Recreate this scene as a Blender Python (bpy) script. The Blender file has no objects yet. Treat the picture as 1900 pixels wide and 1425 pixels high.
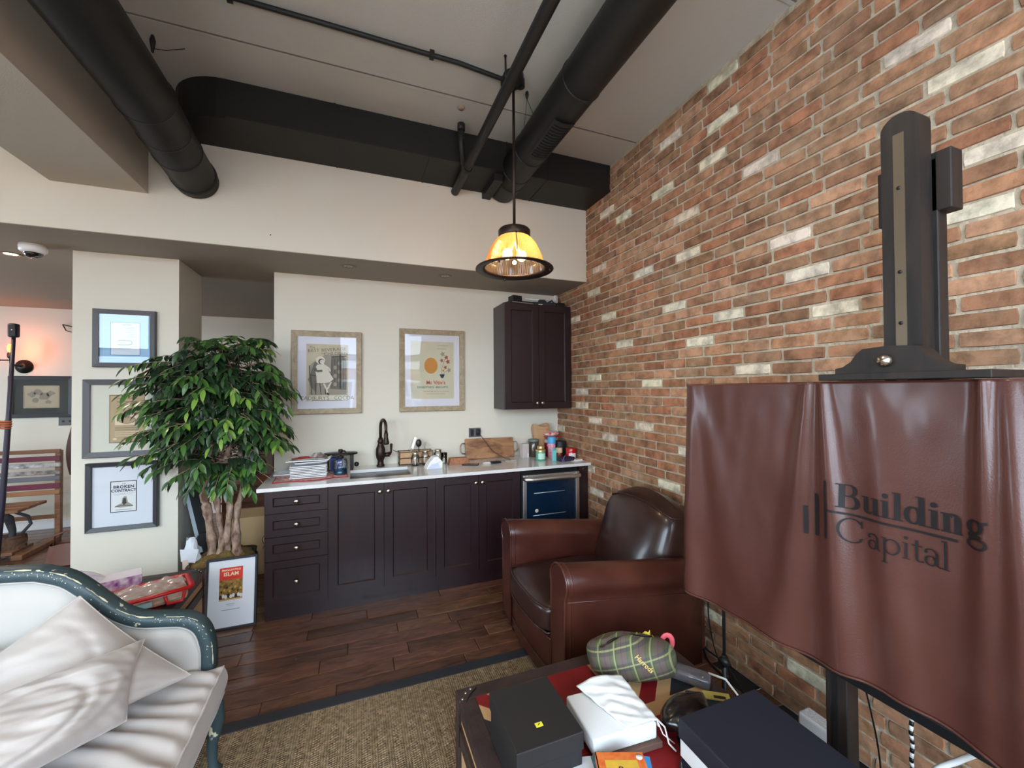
import bpy, bmesh, math, random
from mathutils import Vector, Matrix, noise
random.seed(7)
sc = bpy.context.scene
COL = sc.collection
PI = math.pi

# ------------------------------------------------------------------ camera, world, light, exposure
cam_d = bpy.data.cameras.new('camera'); cam = bpy.data.objects.new('camera', cam_d); COL.objects.link(cam)
cam_d.sensor_width = 36.0; cam_d.lens = 758.09 / 1900 * 36.0; cam_d.clip_start = .02; cam_d.clip_end = 200
_R = Vector((.93328535, -.35908673, -.00593163)); _U = Vector((.00091842, -.0141299, .9998997)); _F = Vector((.35913454, .93319723, .01285751))
cam.matrix_world = Matrix(((_R.x, _U.x, -_F.x, -1.9999), (_R.y, _U.y, -_F.y, -3.8465), (_R.z, _U.z, -_F.z, 1.58596), (0, 0, 0, 1)))
sc.camera = cam
CAM = Vector((-1.9999, -3.8465, 1.58596))

w = bpy.data.worlds.new('world'); sc.world = w; w.use_nodes = True
bg = w.node_tree.nodes['Background']; bg.inputs[0].default_value = (.68, .84, 1.0, 1); bg.inputs[1].default_value = 7.0

def light(name, kind, loc, energy, color=(1, 1, 1), rot=(0, 0, 0), size=None, size_y=None, portal=False, radius=None, spot=None):
    l = bpy.data.lights.new(name, kind); l.energy = energy; l.color = color
    if kind == 'AREA':
        l.shape = 'RECTANGLE'; l.size = size; l.size_y = size_y or size
        if portal: l.cycles.is_portal = True
    if radius is not None: l.shadow_soft_size = radius
    if spot: l.spot_size = spot; l.spot_blend = .6
    o = bpy.data.objects.new(name, l); o.location = loc; o.rotation_euler = rot; COL.objects.link(o); return o
# daylight comes in through the windows behind the photographer (wall_front) and through the side room's window
for wx in (-6.3, -4.1, -1.425):
    light('window_portal', 'AREA', (wx, -5.58, 1.72), 1, rot=(PI / 2, 0, 0), size=1.85, size_y=2.7, portal=True)
light('window_portal', 'AREA', (-7.56, .45, 1.45), 1, rot=(0, -PI / 2, 0), size=1.1, size_y=1.3, portal=True)
light('pendant_light', 'POINT', (-1.115, -1.6, 2.37), 3.4, (1, .68, .38), radius=.035)
light('sconce_light', 'POINT', (-5.52, 2.30, 2.055), 1.3, (1, .25, .06), radius=.02)
light('downlight_spot', 'SPOT', (-4.273, .12, 2.54), 22, (1, .8, .62), radius=.03, spot=2.2)
light('downlight_spot', 'SPOT', (-5.3, 1.0, 2.54), 9, (1, .78, .6), radius=.03, spot=2.4)
light('downlight_spot', 'SPOT', (-4.3, -3.6, 3.43), 24, (1, .80, .60), radius=.05, spot=2.6)
light('downlight_spot', 'SPOT', (-1.9, -3.0, 3.43), 16, (1, .80, .60), radius=.05, spot=2.6)

sc.view_settings.view_transform = 'Standard'; sc.view_settings.look = 'None'; sc.view_settings.gamma = 1
sc.view_settings.use_curve_mapping = False; sc.view_settings.exposure = 1.42
cy = sc.cycles; cy.use_denoising = True; cy.max_bounces = 8; cy.diffuse_bounces = 5; cy.glossy_bounces = 3
cy.transmission_bounces = 5; cy.transparent_max_bounces = 10; cy.caustics_reflective = False; cy.caustics_refractive = False
cy.sample_clamp_indirect = 6

# ------------------------------------------------------------------ materials
def lin(h):
    if isinstance(h, (tuple, list)): r = [c / 255 for c in h]
    else: h = h.lstrip('#'); r = [int(h[i:i + 2], 16) / 255 for i in (0, 2, 4)]
    return tuple((c / 12.92 if c <= .04045 else ((c + .055) / 1.055) ** 2.4) for c in r) + (1,)
MATS = {}
def mat(name, color, rough=.5, metal=0, bump=0, bscale=60, spec=.5, vary=0, vscale=8, color2=None, emit=None, estr=0, coat=0, trans=0, ior=1.45, alpha=1, stretch=None, sheen=0, objcol=False, detail=4, bdist=.004):
    if name in MATS: return MATS[name]
    m = bpy.data.materials.new(name); m.use_nodes = True; nt = m.node_tree; N = nt.nodes; L = nt.links
    b = N['Principled BSDF']; c = lin(color)
    b.inputs['Base Color'].default_value = c; b.inputs['Roughness'].default_value = rough; b.inputs['Metallic'].default_value = metal
    b.inputs['Specular IOR Level'].default_value = spec; b.inputs['IOR'].default_value = ior
    b.inputs['Transmission Weight'].default_value = trans; b.inputs['Alpha'].default_value = alpha
    b.inputs['Coat Weight'].default_value = coat; b.inputs['Coat Roughness'].default_value = .15; b.inputs['Sheen Weight'].default_value = sheen
    tc = N.new('ShaderNodeTexCoord'); mp = N.new('ShaderNodeMapping'); L.new(tc.outputs['Object'], mp.inputs[0])
    if stretch: mp.inputs['Scale'].default_value = stretch
    src = None
    if objcol:
        oi = N.new('ShaderNodeObjectInfo'); src = oi.outputs['Color']
    if vary or color2:
        nz = N.new('ShaderNodeTexNoise'); nz.inputs['Scale'].default_value = vscale; nz.inputs['Detail'].default_value = detail; L.new(mp.outputs[0], nz.inputs[0])
        rp = N.new('ShaderNodeValToRGB'); rp.color_ramp.elements[0].position = .35; rp.color_ramp.elements[1].position = .68
        L.new(nz.outputs[0], rp.inputs[0])
        if src is not None:
            mx = N.new('ShaderNodeMix'); mx.data_type = 'RGBA'; mx.blend_type = 'MULTIPLY'; mx.inputs[0].default_value = 1
            lo = 1 - (vary or .2); rp.color_ramp.elements[0].color = (lo, lo, lo, 1); rp.color_ramp.elements[1].color = (1.12, 1.12, 1.12, 1)
            L.new(src, mx.inputs[6]); L.new(rp.outputs[0], mx.inputs[7]); L.new(mx.outputs[2], b.inputs['Base Color'])
        else:
            c2 = lin(color2) if color2 else tuple(x * (1 - vary) for x in c[:3]) + (1,)
            rp.color_ramp.elements[0].color = c2; rp.color_ramp.elements[1].color = c
            L.new(rp.outputs[0], b.inputs['Base Color'])
    elif src is not None: L.new(src, b.inputs['Base Color'])
    if bump:
        n2 = N.new('ShaderNodeTexNoise'); n2.inputs['Scale'].default_value = bscale; n2.inputs['Detail'].default_value = 5; L.new(mp.outputs[0], n2.inputs[0])
        bp = N.new('ShaderNodeBump'); bp.inputs['Strength'].default_value = bump; bp.inputs['Distance'].default_value = bdist
        L.new(n2.outputs[0], bp.inputs['Height']); L.new(bp.outputs[0], b.inputs['Normal'])
    if emit: b.inputs['Emission Color'].default_value = lin(emit); b.inputs['Emission Strength'].default_value = estr
    MATS[name] = m; return m
def glassmat(name, tint=(1, 1, 1), rough=.01, refl=1.0, base=.0):
    """clear sheet: transparent body with a Fresnel reflection"""
    if name in MATS: return MATS[name]
    m = bpy.data.materials.new(name); m.use_nodes = True; nt = m.node_tree; N = nt.nodes; L = nt.links; N.clear()
    out = N.new('ShaderNodeOutputMaterial'); t = N.new('ShaderNodeBsdfTransparent'); t.inputs[0].default_value = tuple(tint) + (1,)
    g = N.new('ShaderNodeBsdfGlossy'); g.inputs['Roughness'].default_value = rough
    f = N.new('ShaderNodeFresnel'); f.inputs[0].default_value = 1.5; mx = N.new('ShaderNodeMixShader')
    mm = N.new('ShaderNodeMath'); mm.operation = 'MULTIPLY_ADD'; mm.inputs[1].default_value = refl; mm.inputs[2].default_value = base; L.new(f.outputs[0], mm.inputs[0])
    L.new(mm.outputs[0], mx.inputs[0]); L.new(t.outputs[0], mx.inputs[1]); L.new(g.outputs[0], mx.inputs[2]); L.new(mx.outputs[0], out.inputs[0])
    MATS[name] = m; return m
def woodmat(name, c1, c2, rough=.45, scale=(1, 12, 12), coat=0, bump=.15, objcol=False):
    if name in MATS: return MATS[name]
    m = bpy.data.materials.new(name); m.use_nodes = True; nt = m.node_tree; N = nt.nodes; L = nt.links; b = N['Principled BSDF']
    tc = N.new('ShaderNodeTexCoord'); mp = N.new('ShaderNodeMapping'); mp.inputs['Scale'].default_value = scale; L.new(tc.outputs['Object'], mp.inputs[0])
    oi = N.new('ShaderNodeObjectInfo'); ad = N.new('ShaderNodeVectorMath'); ad.operation = 'ADD'; L.new(mp.outputs[0], ad.inputs[0])
    cx = N.new('ShaderNodeCombineXYZ'); m7 = N.new('ShaderNodeMath'); m7.operation = 'MULTIPLY'; m7.inputs[1].default_value = 37; L.new(oi.outputs['Random'], m7.inputs[0])
    L.new(m7.outputs[0], cx.inputs[0]); L.new(m7.outputs[0], cx.inputs[1]); L.new(cx.outputs[0], ad.inputs[1])
    nz = N.new('ShaderNodeTexNoise'); nz.inputs['Scale'].default_value = 3; nz.inputs['Detail'].default_value = 6; nz.inputs['Distortion'].default_value = 1.2; L.new(ad.outputs[0], nz.inputs[0])
    rp = N.new('ShaderNodeValToRGB'); rp.color_ramp.elements[0].position = .3; rp.color_ramp.elements[1].position = .7
    rp.color_ramp.elements[0].color = lin(c2); rp.color_ramp.elements[1].color = lin(c1); L.new(nz.outputs[0], rp.inputs[0])
    if objcol:
        mx = N.new('ShaderNodeMix'); mx.data_type = 'RGBA'; mx.blend_type = 'MULTIPLY'; mx.inputs[0].default_value = 1
        L.new(rp.outputs[0], mx.inputs[6]); L.new(oi.outputs['Color'], mx.inputs[7]); L.new(mx.outputs[2], b.inputs['Base Color'])
    else: L.new(rp.outputs[0], b.inputs['Base Color'])
    b.inputs['Roughness'].default_value = rough; b.inputs['Coat Weight'].default_value = coat
    bp = N.new('ShaderNodeBump'); bp.inputs['Strength'].default_value = bump; bp.inputs['Distance'].default_value = .003; L.new(nz.outputs[0], bp.inputs['Height']); L.new(bp.outputs[0], b.inputs['Normal'])
    MATS[name] = m; return m

# ------------------------------------------------------------------ mesh builder
class MB:
    def __init__(s): s.v = []; s.f = []; s.mi = []; s.sm = []; s.mats = []; s.cur = 0
    def use(s, m):
        if m not in s.mats: s.mats.append(m)
        s.cur = s.mats.index(m); return s
    def add(s, vs, fs, smooth=False, M=None):
        o = len(s.v)
        for p in vs: s.v.append(tuple(M @ Vector(p)) if M is not None else tuple(p))
        for f in fs: s.f.append(tuple(i + o for i in f)); s.mi.append(s.cur); s.sm.append(smooth)
        return s
    def box(s, x0, x1, y0, y1, z0, z1, M=None):
        vs = [(x, y, z) for x in (x0, x1) for y in (y0, y1) for z in (z0, z1)]
        return s.add(vs, [(0, 1, 3, 2), (4, 6, 7, 5), (0, 4, 5, 1), (2, 3, 7, 6), (0, 2, 6, 4), (1, 5, 7, 3)], False, M)
    def rbox(s, x0, x1, y0, y1, z0, z1, r=.005, n=2, M=None):
        """box with rounded edges"""
        bm = bmesh.new(); bmesh.ops.create_cube(bm, size=1)
        for v in bm.verts: v.co = Vector(((x0 + x1) / 2 + v.co.x * (x1 - x0), (y0 + y1) / 2 + v.co.y * (y1 - y0), (z0 + z1) / 2 + v.co.z * (z1 - z0)))
        r = min(r, .49 * min(abs(x1 - x0), abs(y1 - y0), abs(z1 - z0)))
        bmesh.ops.bevel(bm, geom=bm.edges[:], offset=r, segments=n, profile=.5, affect='EDGES')
        bm.verts.index_update(); s.add([v.co.copy() for v in bm.verts], [[v.index for v in f.verts] for f in bm.faces], n > 2, M); bm.free(); return s
    def prism(s, pts, a, b, axis='z', M=None, smooth=False):
        """polygon (2D) extruded along axis from a to b; pts are the two other coordinates in order"""
        n = len(pts)
        def P(p, h): return {'z': (p[0], p[1], h), 'y': (p[0], h, p[1]), 'x': (h, p[0], p[1])}[axis]
        vs = [P(p, a) for p in pts] + [P(p, b) for p in pts]
        s.add(vs, [tuple(range(n))[::-1], tuple(range(n, 2 * n))], False, M)
        o = len(s.v) - 2 * n
        for i in range(n):
            j = (i + 1) % n; s.f.append((o + i, o + j, o + n + j, o + n + i)); s.mi.append(s.cur); s.sm.append(smooth)
        return s
    def tube(s, pts, r, n=10, cap=True, smooth=True, M=None, flat=None):
        """round bar through points; r a number or list; flat=(a,b) squashes the section"""
        pts = [Vector(p) for p in pts]; k = len(pts); rs = r if isinstance(r, (list, tuple)) else [r] * k
        T = []
        for i in range(k):
            t = (pts[min(i + 1, k - 1)] - pts[max(i - 1, 0)]); T.append(t.normalized() if t.length > 1e-9 else Vector((0, 0, 1)))
        up = Vector((0, 0, 1)) if abs(T[0].z) < .9 else Vector((0, 1, 0))
        nrm = (up - T[0] * up.dot(T[0])).normalized(); vs = []
        for i in range(k):
            if i: nrm = (nrm - T[i] * nrm.dot(T[i]));  nrm = nrm.normalized() if nrm.length > 1e-6 else Vector((1, 0, 0))
            bn = T[i].cross(nrm)
            for j in range(n):
                a = 2 * PI * j / n; fa, fb = flat or (1, 1); vs.append(pts[i] + (nrm * math.cos(a) * fa + bn * math.sin(a) * fb) * rs[i])
        fs = [(i * n + j, i * n + (j + 1) % n, (i + 1) * n + (j + 1) % n, (i + 1) * n + j) for i in range(k - 1) for j in range(n)]
        s.add(vs, fs, smooth, M)
        if cap:
            o = len(s.v) - len(vs); s.f += [tuple(o + j for j in range(n))[::-1], tuple(o + (k - 1) * n + j for j in range(n))]; s.mi += [s.cur] * 2; s.sm += [False] * 2
        return s
    def lathe(s, prof, c=(0, 0, 0), n=24, smooth=True, axis='z', M=None, a0=0, a1=2 * PI, close=True):
        """profile [(r, h), ...] spun about the axis through c"""
        vs = []; k = len(prof); full = abs(a1 - a0 - 2 * PI) < 1e-6; m = n if full else n + 1
        for (r, h) in prof:
            for j in range(m):
                a = a0 + (a1 - a0) * j / n; x, y = r * math.cos(a), r * math.sin(a)
                p = {'z': (x, y, h), 'y': (x, h, y), 'x': (h, x, y)}[axis]; vs.append((c[0] + p[0], c[1] + p[1], c[2] + p[2]))
        fs = []
        for i in range(k - 1):
            for j in range(n):
                j2 = (j + 1) % m; fs.append((i * m + j, i * m + j2, (i + 1) * m + j2, (i + 1) * m + j))
        s.add(vs, fs, smooth, M); o = len(s.v) - len(vs)
        if full and close:
            for e in (0, k - 1):
                if prof[e][0] > 1e-5: s.f.append(tuple(o + e * m + j for j in range(m))); s.mi.append(s.cur); s.sm.append(False)
        return s
    def grid(s, fn, nu, nv, smooth=True, M=None, wrap=False):
        vs = [fn(i / nu, j / nv) for i in range(nu + (0 if wrap else 1)) for j in range(nv + 1)]; m = nv + 1; nn = nu if wrap else nu + 1
        fs = [(i * m + j, ((i + 1) % nn) * m + j, ((i + 1) % nn) * m + j + 1, i * m + j + 1) for i in range(nu) for j in range(nv)]
        return s.add(vs, fs, smooth, M)
    def ball(s, c, r, n=12, m=8, sc=(1, 1, 1), M=None):
        return s.lathe([(max(1e-6, r * math.sin(PI * i / m)), -r * math.cos(PI * i / m)) for i in range(m + 1)], (0, 0, 0), n, True, 'z',
                       (M if M is not None else Matrix.Identity(4)) @ Matrix.Translation(c) @ Matrix.Diagonal((*sc, 1)), close=False)
    def mesh(s, name):
        me = bpy.data.meshes.new(name); me.from_pydata(s.v, [], s.f)
        for m in s.mats: me.materials.append(m)
        me.polygons.foreach_set('material_index', s.mi); me.polygons.foreach_set('use_smooth', s.sm)
        me.update(); return me
    def obj(s, name, parent=None, m=None, fix=True, loc=None, rot=None):
        if m is not None and not s.mats: s.mats.append(m)
        me = s.mesh(name)
        if fix:
            bm = bmesh.new(); bm.from_mesh(me); bmesh.ops.recalc_face_normals(bm, faces=bm.faces[:]); bm.to_mesh(me); bm.free()
        o = bpy.data.objects.new(name, me); COL.objects.link(o)
        if parent is not None: o.parent = parent
        if loc: o.location = loc
        if rot: o.rotation_euler = rot
        return o
def thing(name, label, cat, loc=(0, 0, 0), rotz=0, group=None, rot=None):
    o = bpy.data.objects.new(name, None); COL.objects.link(o); o.empty_display_size = .05
    o.location = loc; o.rotation_euler = rot or (0, 0, rotz); o['label'] = label; o['category'] = cat
    if group: o['group'] = group
    return o
def tag(o, label, cat, group=None):
    o['label'] = label; o['category'] = cat
    if group: o['group'] = group
    return o
def struct(o): o['kind'] = 'structure'; return o
def stuff(o): o['kind'] = 'stuff'; return o
def bx(name, parent, m, *a, r=0, M=None, n=2):
    b = MB().use(m); (b.rbox(*a, r=r, n=n, M=M) if r else b.box(*a, M=M)); return b.obj(name, parent)
def dup(root, loc, rotz=0, label=None, group=None):
    r = root.copy(); COL.objects.link(r); r.location = loc; r.rotation_euler = (0, 0, rotz)
    if label: r['label'] = label
    if group: r['group'] = group
    for ch in list(root.children):
        c = ch.copy(); COL.objects.link(c); c.parent = r
        for g in ch.children:
            d = g.copy(); COL.objects.link(d); d.parent = c
    return r
def Mx(origin, ex, ey, ez):
    return Matrix(((ex[0], ey[0], ez[0], origin[0]), (ex[1], ey[1], ez[1], origin[1]), (ex[2], ey[2], ez[2], origin[2]), (0, 0, 0, 1)))
def WALLM(x, y, z): return Mx((x, y, z), (1, 0, 0), (0, 0, 1), (0, -1, 0))   # local xy drawn on a wall that faces -Y
_tc = {}
def text(b, s, size, x, y, m, M, align='CENTER', z=0, sx=1, bold=0, shear=0, space=1):
    """flat lettering added to a builder, drawn in the xy plane of M"""
    c = bpy.data.curves.new('t', 'FONT'); c.body = s; c.size = size; c.align_x = align; c.offset = bold; c.shear = shear; c.space_character = space; c.resolution_u = 2
    o = bpy.data.objects.new('t', c); me = bpy.data.meshes.new_from_object(o)
    b.use(m); b.add([(x + v.co.x * sx, y + v.co.y, z) for v in me.vertices], [tuple(p.vertices) for p in me.polygons], False, M)
    bpy.data.objects.remove(o); bpy.data.curves.remove(c); bpy.data.meshes.remove(me); return b
def flat(b, pts, m, M, z=0):
    b.use(m); b.add([(p[0], p[1], z) for p in pts], [tuple(range(len(pts)))], False, M); return b
def disc(b, cx, cy_, rx, ry, m, M, z=0, n=20, a0=0, a1=2 * PI):
    return flat(b, [(cx + rx * math.cos(a0 + (a1 - a0) * i / n), cy_ + ry * math.sin(a0 + (a1 - a0) * i / n)) for i in range(n if a1 - a0 > 6.2 else n + 1)], m, M, z)
def pline(b, pts, wd, m, M, z=0):
    b.use(m)
    for p, q in zip(pts, pts[1:]):
        d = Vector((q[0] - p[0], q[1] - p[1])); L = d.length
        if L < 1e-9: continue
        nn = Vector((-d.y, d.x)) / L * wd / 2
        b.add([(p[0] + nn.x, p[1] + nn.y, z), (p[0] - nn.x, p[1] - nn.y, z), (q[0] - nn.x, q[1] - nn.y, z), (q[0] + nn.x, q[1] + nn.y, z)], [(0, 1, 2, 3)], False, M)
    return b
def inproj(p):
    d = Vector(p) - CAM; z = d.dot(_F)
    if z <= .05: return None
    return 950 + 758.09 * d.dot(_R) / z, 712.5 - 758.09 * d.dot(_U) / z, z

M_wall = mat('wall_paint', (215, 210, 195), .75, bump=.06, bscale=250)
M_ceil = mat('ceiling_paint', (184, 178, 166), .85, bump=.35, bscale=180, bdist=.003)
M_beam = mat('beam_paint', (182, 174, 160), .85, bump=.3, bscale=180, bdist=.003)
M_sof = mat('soffit_shaded_paint', (150, 140, 128), .85, bump=.1, bscale=200)  # same paint as the ceiling, with the soffit's shade put into the colour
M_duct = mat('black_duct_paint', (31, 31, 29), .5, bump=.15, bscale=30, spec=.35)
M_black = mat('black_metal', (26, 25, 25), .45)
M_bronze = mat('dark_bronze', (52, 40, 34), .38, metal=.6)
M_bplastic = mat('black_plastic', (20, 20, 22), .4)
M_white = mat('white_plastic', (228, 228, 226), .35)
M_paper = mat('white_paper', (232, 232, 230), .8, bump=.1, bscale=40)
M_steel = mat('brushed_steel', (222, 222, 220), .36, metal=1)
M_nickel = mat('nickel', (190, 180, 168), .25, metal=1)
M_cab = woodmat('espresso_wood', (40, 22, 25), (29, 16, 19), .36, (10, 10, 1), coat=.06, bump=.05)
M_ink = mat('black_ink', (38, 36, 36), .7)
# ------------------------------------------------------------------ room shell
ZC, ZS, YF = 3.4575, 2.566, -.594
o = struct(bx('ceiling', None, M_ceil, -7.6, .12, -5.7, YF, ZC, ZC + .12))
b = MB().use(mat('ceiling_joint', (110, 100, 90), .9))
# recessed-looking panel joints of the concrete slab: thin shadow gaps with a raised lip
for yy in (-1.31, -2.52, -3.73, -4.94): b.box(-3.23, 0, yy - .004, yy + .004, ZC - .003, ZC)
b.obj('joint', o)
b = MB().use(M_ceil)
for yy in (-1.31, -2.52, -3.73): b.box(-3.23, 0, yy + .004, yy + .022, ZC - .005, ZC)
b.obj('joint_lip', o)
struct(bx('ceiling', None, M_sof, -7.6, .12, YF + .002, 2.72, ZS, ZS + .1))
struct(bx('wall_upper', None, M_wall, -7.6, .0, YF, YF + .1, ZS + .004, ZC + .1)).name = 'wall_upper'
struct(bx('wall_back', None, M_wall, -2.621, .0, 0, .12, 0, ZS))
struct(bx('wall_hall', None, M_wall, -7.6, -1.3, 2.56, 2.68, 0, ZS))
struct(bx('wall_passage', None, M_wall, -1.42, -1.3, .12, 2.56, 0, ZS))
o = struct(bx('wall_pillar', None, M_wall, -3.822, -3.221, -.126, .3575, 0, ZS))
o2 = struct(bx('baseboard_hall', None, M_white, -7.6, -3.6, 2.53, 2.56, 0, .1))
struct(bx('trim_1', None, M_beam, -3.70, -3.23, -5.7, YF, 2.85, ZC)).name = 'trim_1'
# left wall with a window into the side room
b = MB().use(M_wall)
b.box(-7.72, -7.6, -5.7, -.2, -.006, ZC + .1); b.box(-7.72, -7.6, 1.1, 2.68, -.006, ZC + .1); b.box(-7.72, -7.6, -.2, 1.1, -.006, .9); b.box(-7.72, -7.6, -.2, 1.1, 2.0, ZC)
struct(b.obj('wall_left'))
# front wall (behind the photographer) with three tall windows
b = MB().use(M_wall)
xs = [-7.6, -7.2, -5.4, -5.0, -3.2, -2.35, -.5, .0]
for i in range(0, 8, 2): b.box(xs[i], xs[i + 1], -5.72, -5.6, 0, ZC)
for i in (1, 3, 5): b.box(xs[i], xs[i + 1], -5.72, -5.6, 0, .37); b.box(xs[i], xs[i + 1], -5.72, -5.6, 3.07, ZC)
struct(b.obj('wall_front'))
for i in (1, 3, 5):
    x0, x1 = xs[i], xs[i + 1]; b = MB().use(M_white)
    for (p, q, r_, s_) in ((x0, x0 + .06, .37, 3.07), (x1 - .06, x1, .37, 3.07), (x0 + .06, x1 - .06, .37, .43), (x0 + .06, x1 - .06, 3.01, 3.07), (x0 + .06, x1 - .06, 2.3, 2.35), ((x0 + x1) / 2 - .02, (x0 + x1) / 2 + .02, .43, 2.3)):
        b.box(p, q, -5.70, -5.64, r_, s_)
    struct(b.obj('window_%d' % ((i + 1) // 2)))
# ---- brick wall: mortar bed plus bricks
def brickmat(name, attr):
    m = bpy.data.materials.new(name); m.use_nodes = True; nt = m.node_tree; N = nt.nodes; L = nt.links; b = N['Principled BSDF']
    b.inputs['Roughness'].default_value = .88; b.inputs['Specular IOR Level'].default_value = .25
    if attr: s_ = N.new('ShaderNodeAttribute'); s_.attribute_name = 'tone'; cs = s_.outputs['Color']
    else: s_ = N.new('ShaderNodeObjectInfo'); cs = s_.outputs['Color']
    g = N.new('ShaderNodeNewGeometry')
    nz = N.new('ShaderNodeTexNoise'); nz.inputs['Scale'].default_value = 14; nz.inputs['Detail'].default_value = 7; nz.inputs['Roughness'].default_value = .62; L.new(g.outputs['Position'], nz.inputs[0])
    rp = N.new('ShaderNodeValToRGB'); e = rp.color_ramp.elements; e[0].position = .34; e[0].color = (.54, .51, .48, 1); e[1].position = .60; e[1].color = (1.12, 1.05, 1.0, 1)
    L.new(nz.outputs[0], rp.inputs[0])
    mx = N.new('ShaderNodeMix'); mx.data_type = 'RGBA'; mx.blend_type = 'MULTIPLY'; mx.inputs[0].default_value = 1; L.new(cs, mx.inputs[6]); L.new(rp.outputs[0], mx.inputs[7])
    # pale lime smears
    n3 = N.new('ShaderNodeTexNoise'); n3.inputs['Scale'].default_value = 5; n3.inputs['Detail'].default_value = 6; L.new(g.outputs['Position'], n3.inputs[0])
    r3 = N.new('ShaderNodeValToRGB'); r3.color_ramp.elements[0].position = .55; r3.color_ramp.elements[1].position = .8; r3.color_ramp.elements[1].color = (.35, .35, .35, 1); L.new(n3.outputs[0], r3.inputs[0])
    m3 = N.new('ShaderNodeMix'); m3.data_type = 'RGBA'; L.new(r3.outputs[0], m3.inputs[0]); L.new(mx.outputs[2], m3.inputs[6]); m3.inputs[7].default_value = lin((200, 180, 152)); L.new(m3.outputs[2], b.inputs['Base Color'])
    n2 = N.new('ShaderNodeTexNoise'); n2.inputs['Scale'].default_value = 45; n2.inputs['Detail'].default_value = 8; L.new(g.outputs['Position'], n2.inputs[0])
    bp = N.new('ShaderNodeBump'); bp.inputs['Strength'].default_value = .7; bp.inputs['Distance'].default_value = .006; L.new(n2.outputs[0], bp.inputs['Height']); L.new(bp.outputs[0], b.inputs['Normal'])
    return m
M_brick, M_brickA = brickmat('old_brick', False), brickmat('old_brick_joined', True)
M_mortar = mat('lime_mortar', (198, 182, 158), .95, bump=1.0, bscale=38, vary=.25, vscale=12, bdist=.012)
wr = MB().use(M_mortar)
# mortar face: a rough skin, slightly uneven
def mort(u, v):
    y, z = .0 - u * 5.7, v * ZC
    return (-.001 + .003 * noise.noise(Vector((y * 14, z * 14, 0))), y, z)
wr.grid(mort, 330, 200); wr.box(.02, .14, -5.7, 0.0, 0, ZC + .1)
wall_right = struct(wr.obj('wall_right', fix=False))
WHITE = [(-2.864, 2.868, -3.066), (-2.994, 2.689, -3.192), (-3.085, 2.374, -3.29), (-3.011, 2.188, -3.206), (-1.993, 3.393, -2.197), (-1.989, 3.137, -2.19), (-1.92, 2.949, -2.109),
 (-2.222, 2.758, -2.418), (-1.696, 2.706, -1.907), (-2.368, 2.319, -2.571), (-2.45, 2.128, -2.652), (-1.717, 2.449, -1.912), (-2.57, 1.936, -2.763), (-1.585, 2.14, -1.793),
 (-2.015, 2.01, -2.214), (-1.798, 1.881, -2.006), (-2.158, 1.696, -2.362), (-3.103, 1.638, -3.31), (-1.488, 2.96, -1.695), (-1.576, 3.272, -1.767), (-1.054, 2.968, -1.249),
 (-.828, 3.084, -1.025), (-.831, 2.193, -1.034), (-.616, 2.447, -.81), (-.701, 2.64, -.903), (-1.28, 2.453, -1.485), (-.27, 2.27, -.469), (-1.04, 1.934, -1.25), (-1.36, 1.626, -1.565),
 (-.604, 1.686, -.814), (-.385, 1.558, -.60), (-.386, 1.431, -.60), (-.616, 1.30, -.817), (-1.275, 1.305, -1.474), (-.831, 1.173, -1.041), (-1.717, 1.187, -1.915), (-1.523, .926, -1.723),
 (.0, 1.164, -.143), (-.60, .848, -.70), (-.625, .656, -.832), (-2.43, .249, -2.622), (-1.85, .246, -2.046), (-3.3, 2.9, -3.5), (-3.5, 1.9, -3.7), (-4.1, 2.4, -4.3)]
CH, O0 = .0634, .036
TONES = [(178, 130, 100), (170, 120, 92), (184, 138, 106), (160, 118, 92), (174, 136, 106), (162, 126, 98), (188, 144, 112), (170, 132, 100), (154, 116, 90), (180, 126, 96), (168, 132, 104), (192, 150, 120)]
rb = random.Random(11)
def brickshape(rng):
    """unit brick slip: y 0..-1, z -.5..+.5, front towards -x; worn outline, arris and slightly dished face"""
    out = [(-.0, -.5), (-.33, -.5), (-.66, -.5), (-1, -.5), (-1, 0), (-1, .5), (-.66, .5), (-.33, .5), (0, .5), (0, 0)]
    o1 = []
    for (y, z) in out:
        cy_ = 1 if (y in (0, -1) and z != 0) else 0
        yy = y + (.0 if y not in (0, -1) else (.014 * rng.random() * (1 if y == -1 else -1))) + (.012 * (1 if y == -1 else -1) if cy_ else 0)
        zz = z * (1 - rng.random() * .13 - .05 * cy_); o1.append((yy, zz))
    back = [(.012, y, z) for y, z in o1]
    mid = [(-.002, y, z) for y, z in o1]
    fr = [(-.007 - rng.random() * .003, -.5 + (y + .5) * .98, z * .93) for y, z in o1]
    vs = back + mid + fr + [(-.009 - rng.random() * .002, -.33, 0), (-.009 - rng.random() * .002, -.66, 0)]; n = 10; fs = []
    for k in (0, 1):
        for i in range(n): j = (i + 1) % n; fs.append((k * n + i, k * n + j, (k + 1) * n + j, (k + 1) * n + i))
    a, c = 3 * n, 3 * n + 1; F_ = lambda i: 2 * n + i
    fs += [(F_(0), F_(1), a, F_(9)), (F_(1), F_(2), c, a), (F_(2), F_(3), F_(4), c), (F_(4), F_(5), F_(6), c), (F_(6), F_(7), a, c), (F_(7), F_(8), F_(9), a)]
    return vs, fs
SHAPES = [brickshape(rb) for _ in range(16)]
BM = []
for vs, fs in SHAPES:
    m_ = MB().use(M_brick).add(vs, fs, False); me = m_.mesh('brick'); bmm = bmesh.new(); bmm.from_mesh(me); bmesh.ops.recalc_face_normals(bmm, faces=bmm.faces[:]); bmm.to_mesh(me); bmm.free(); BM.append(me)
bricks = []
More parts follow.
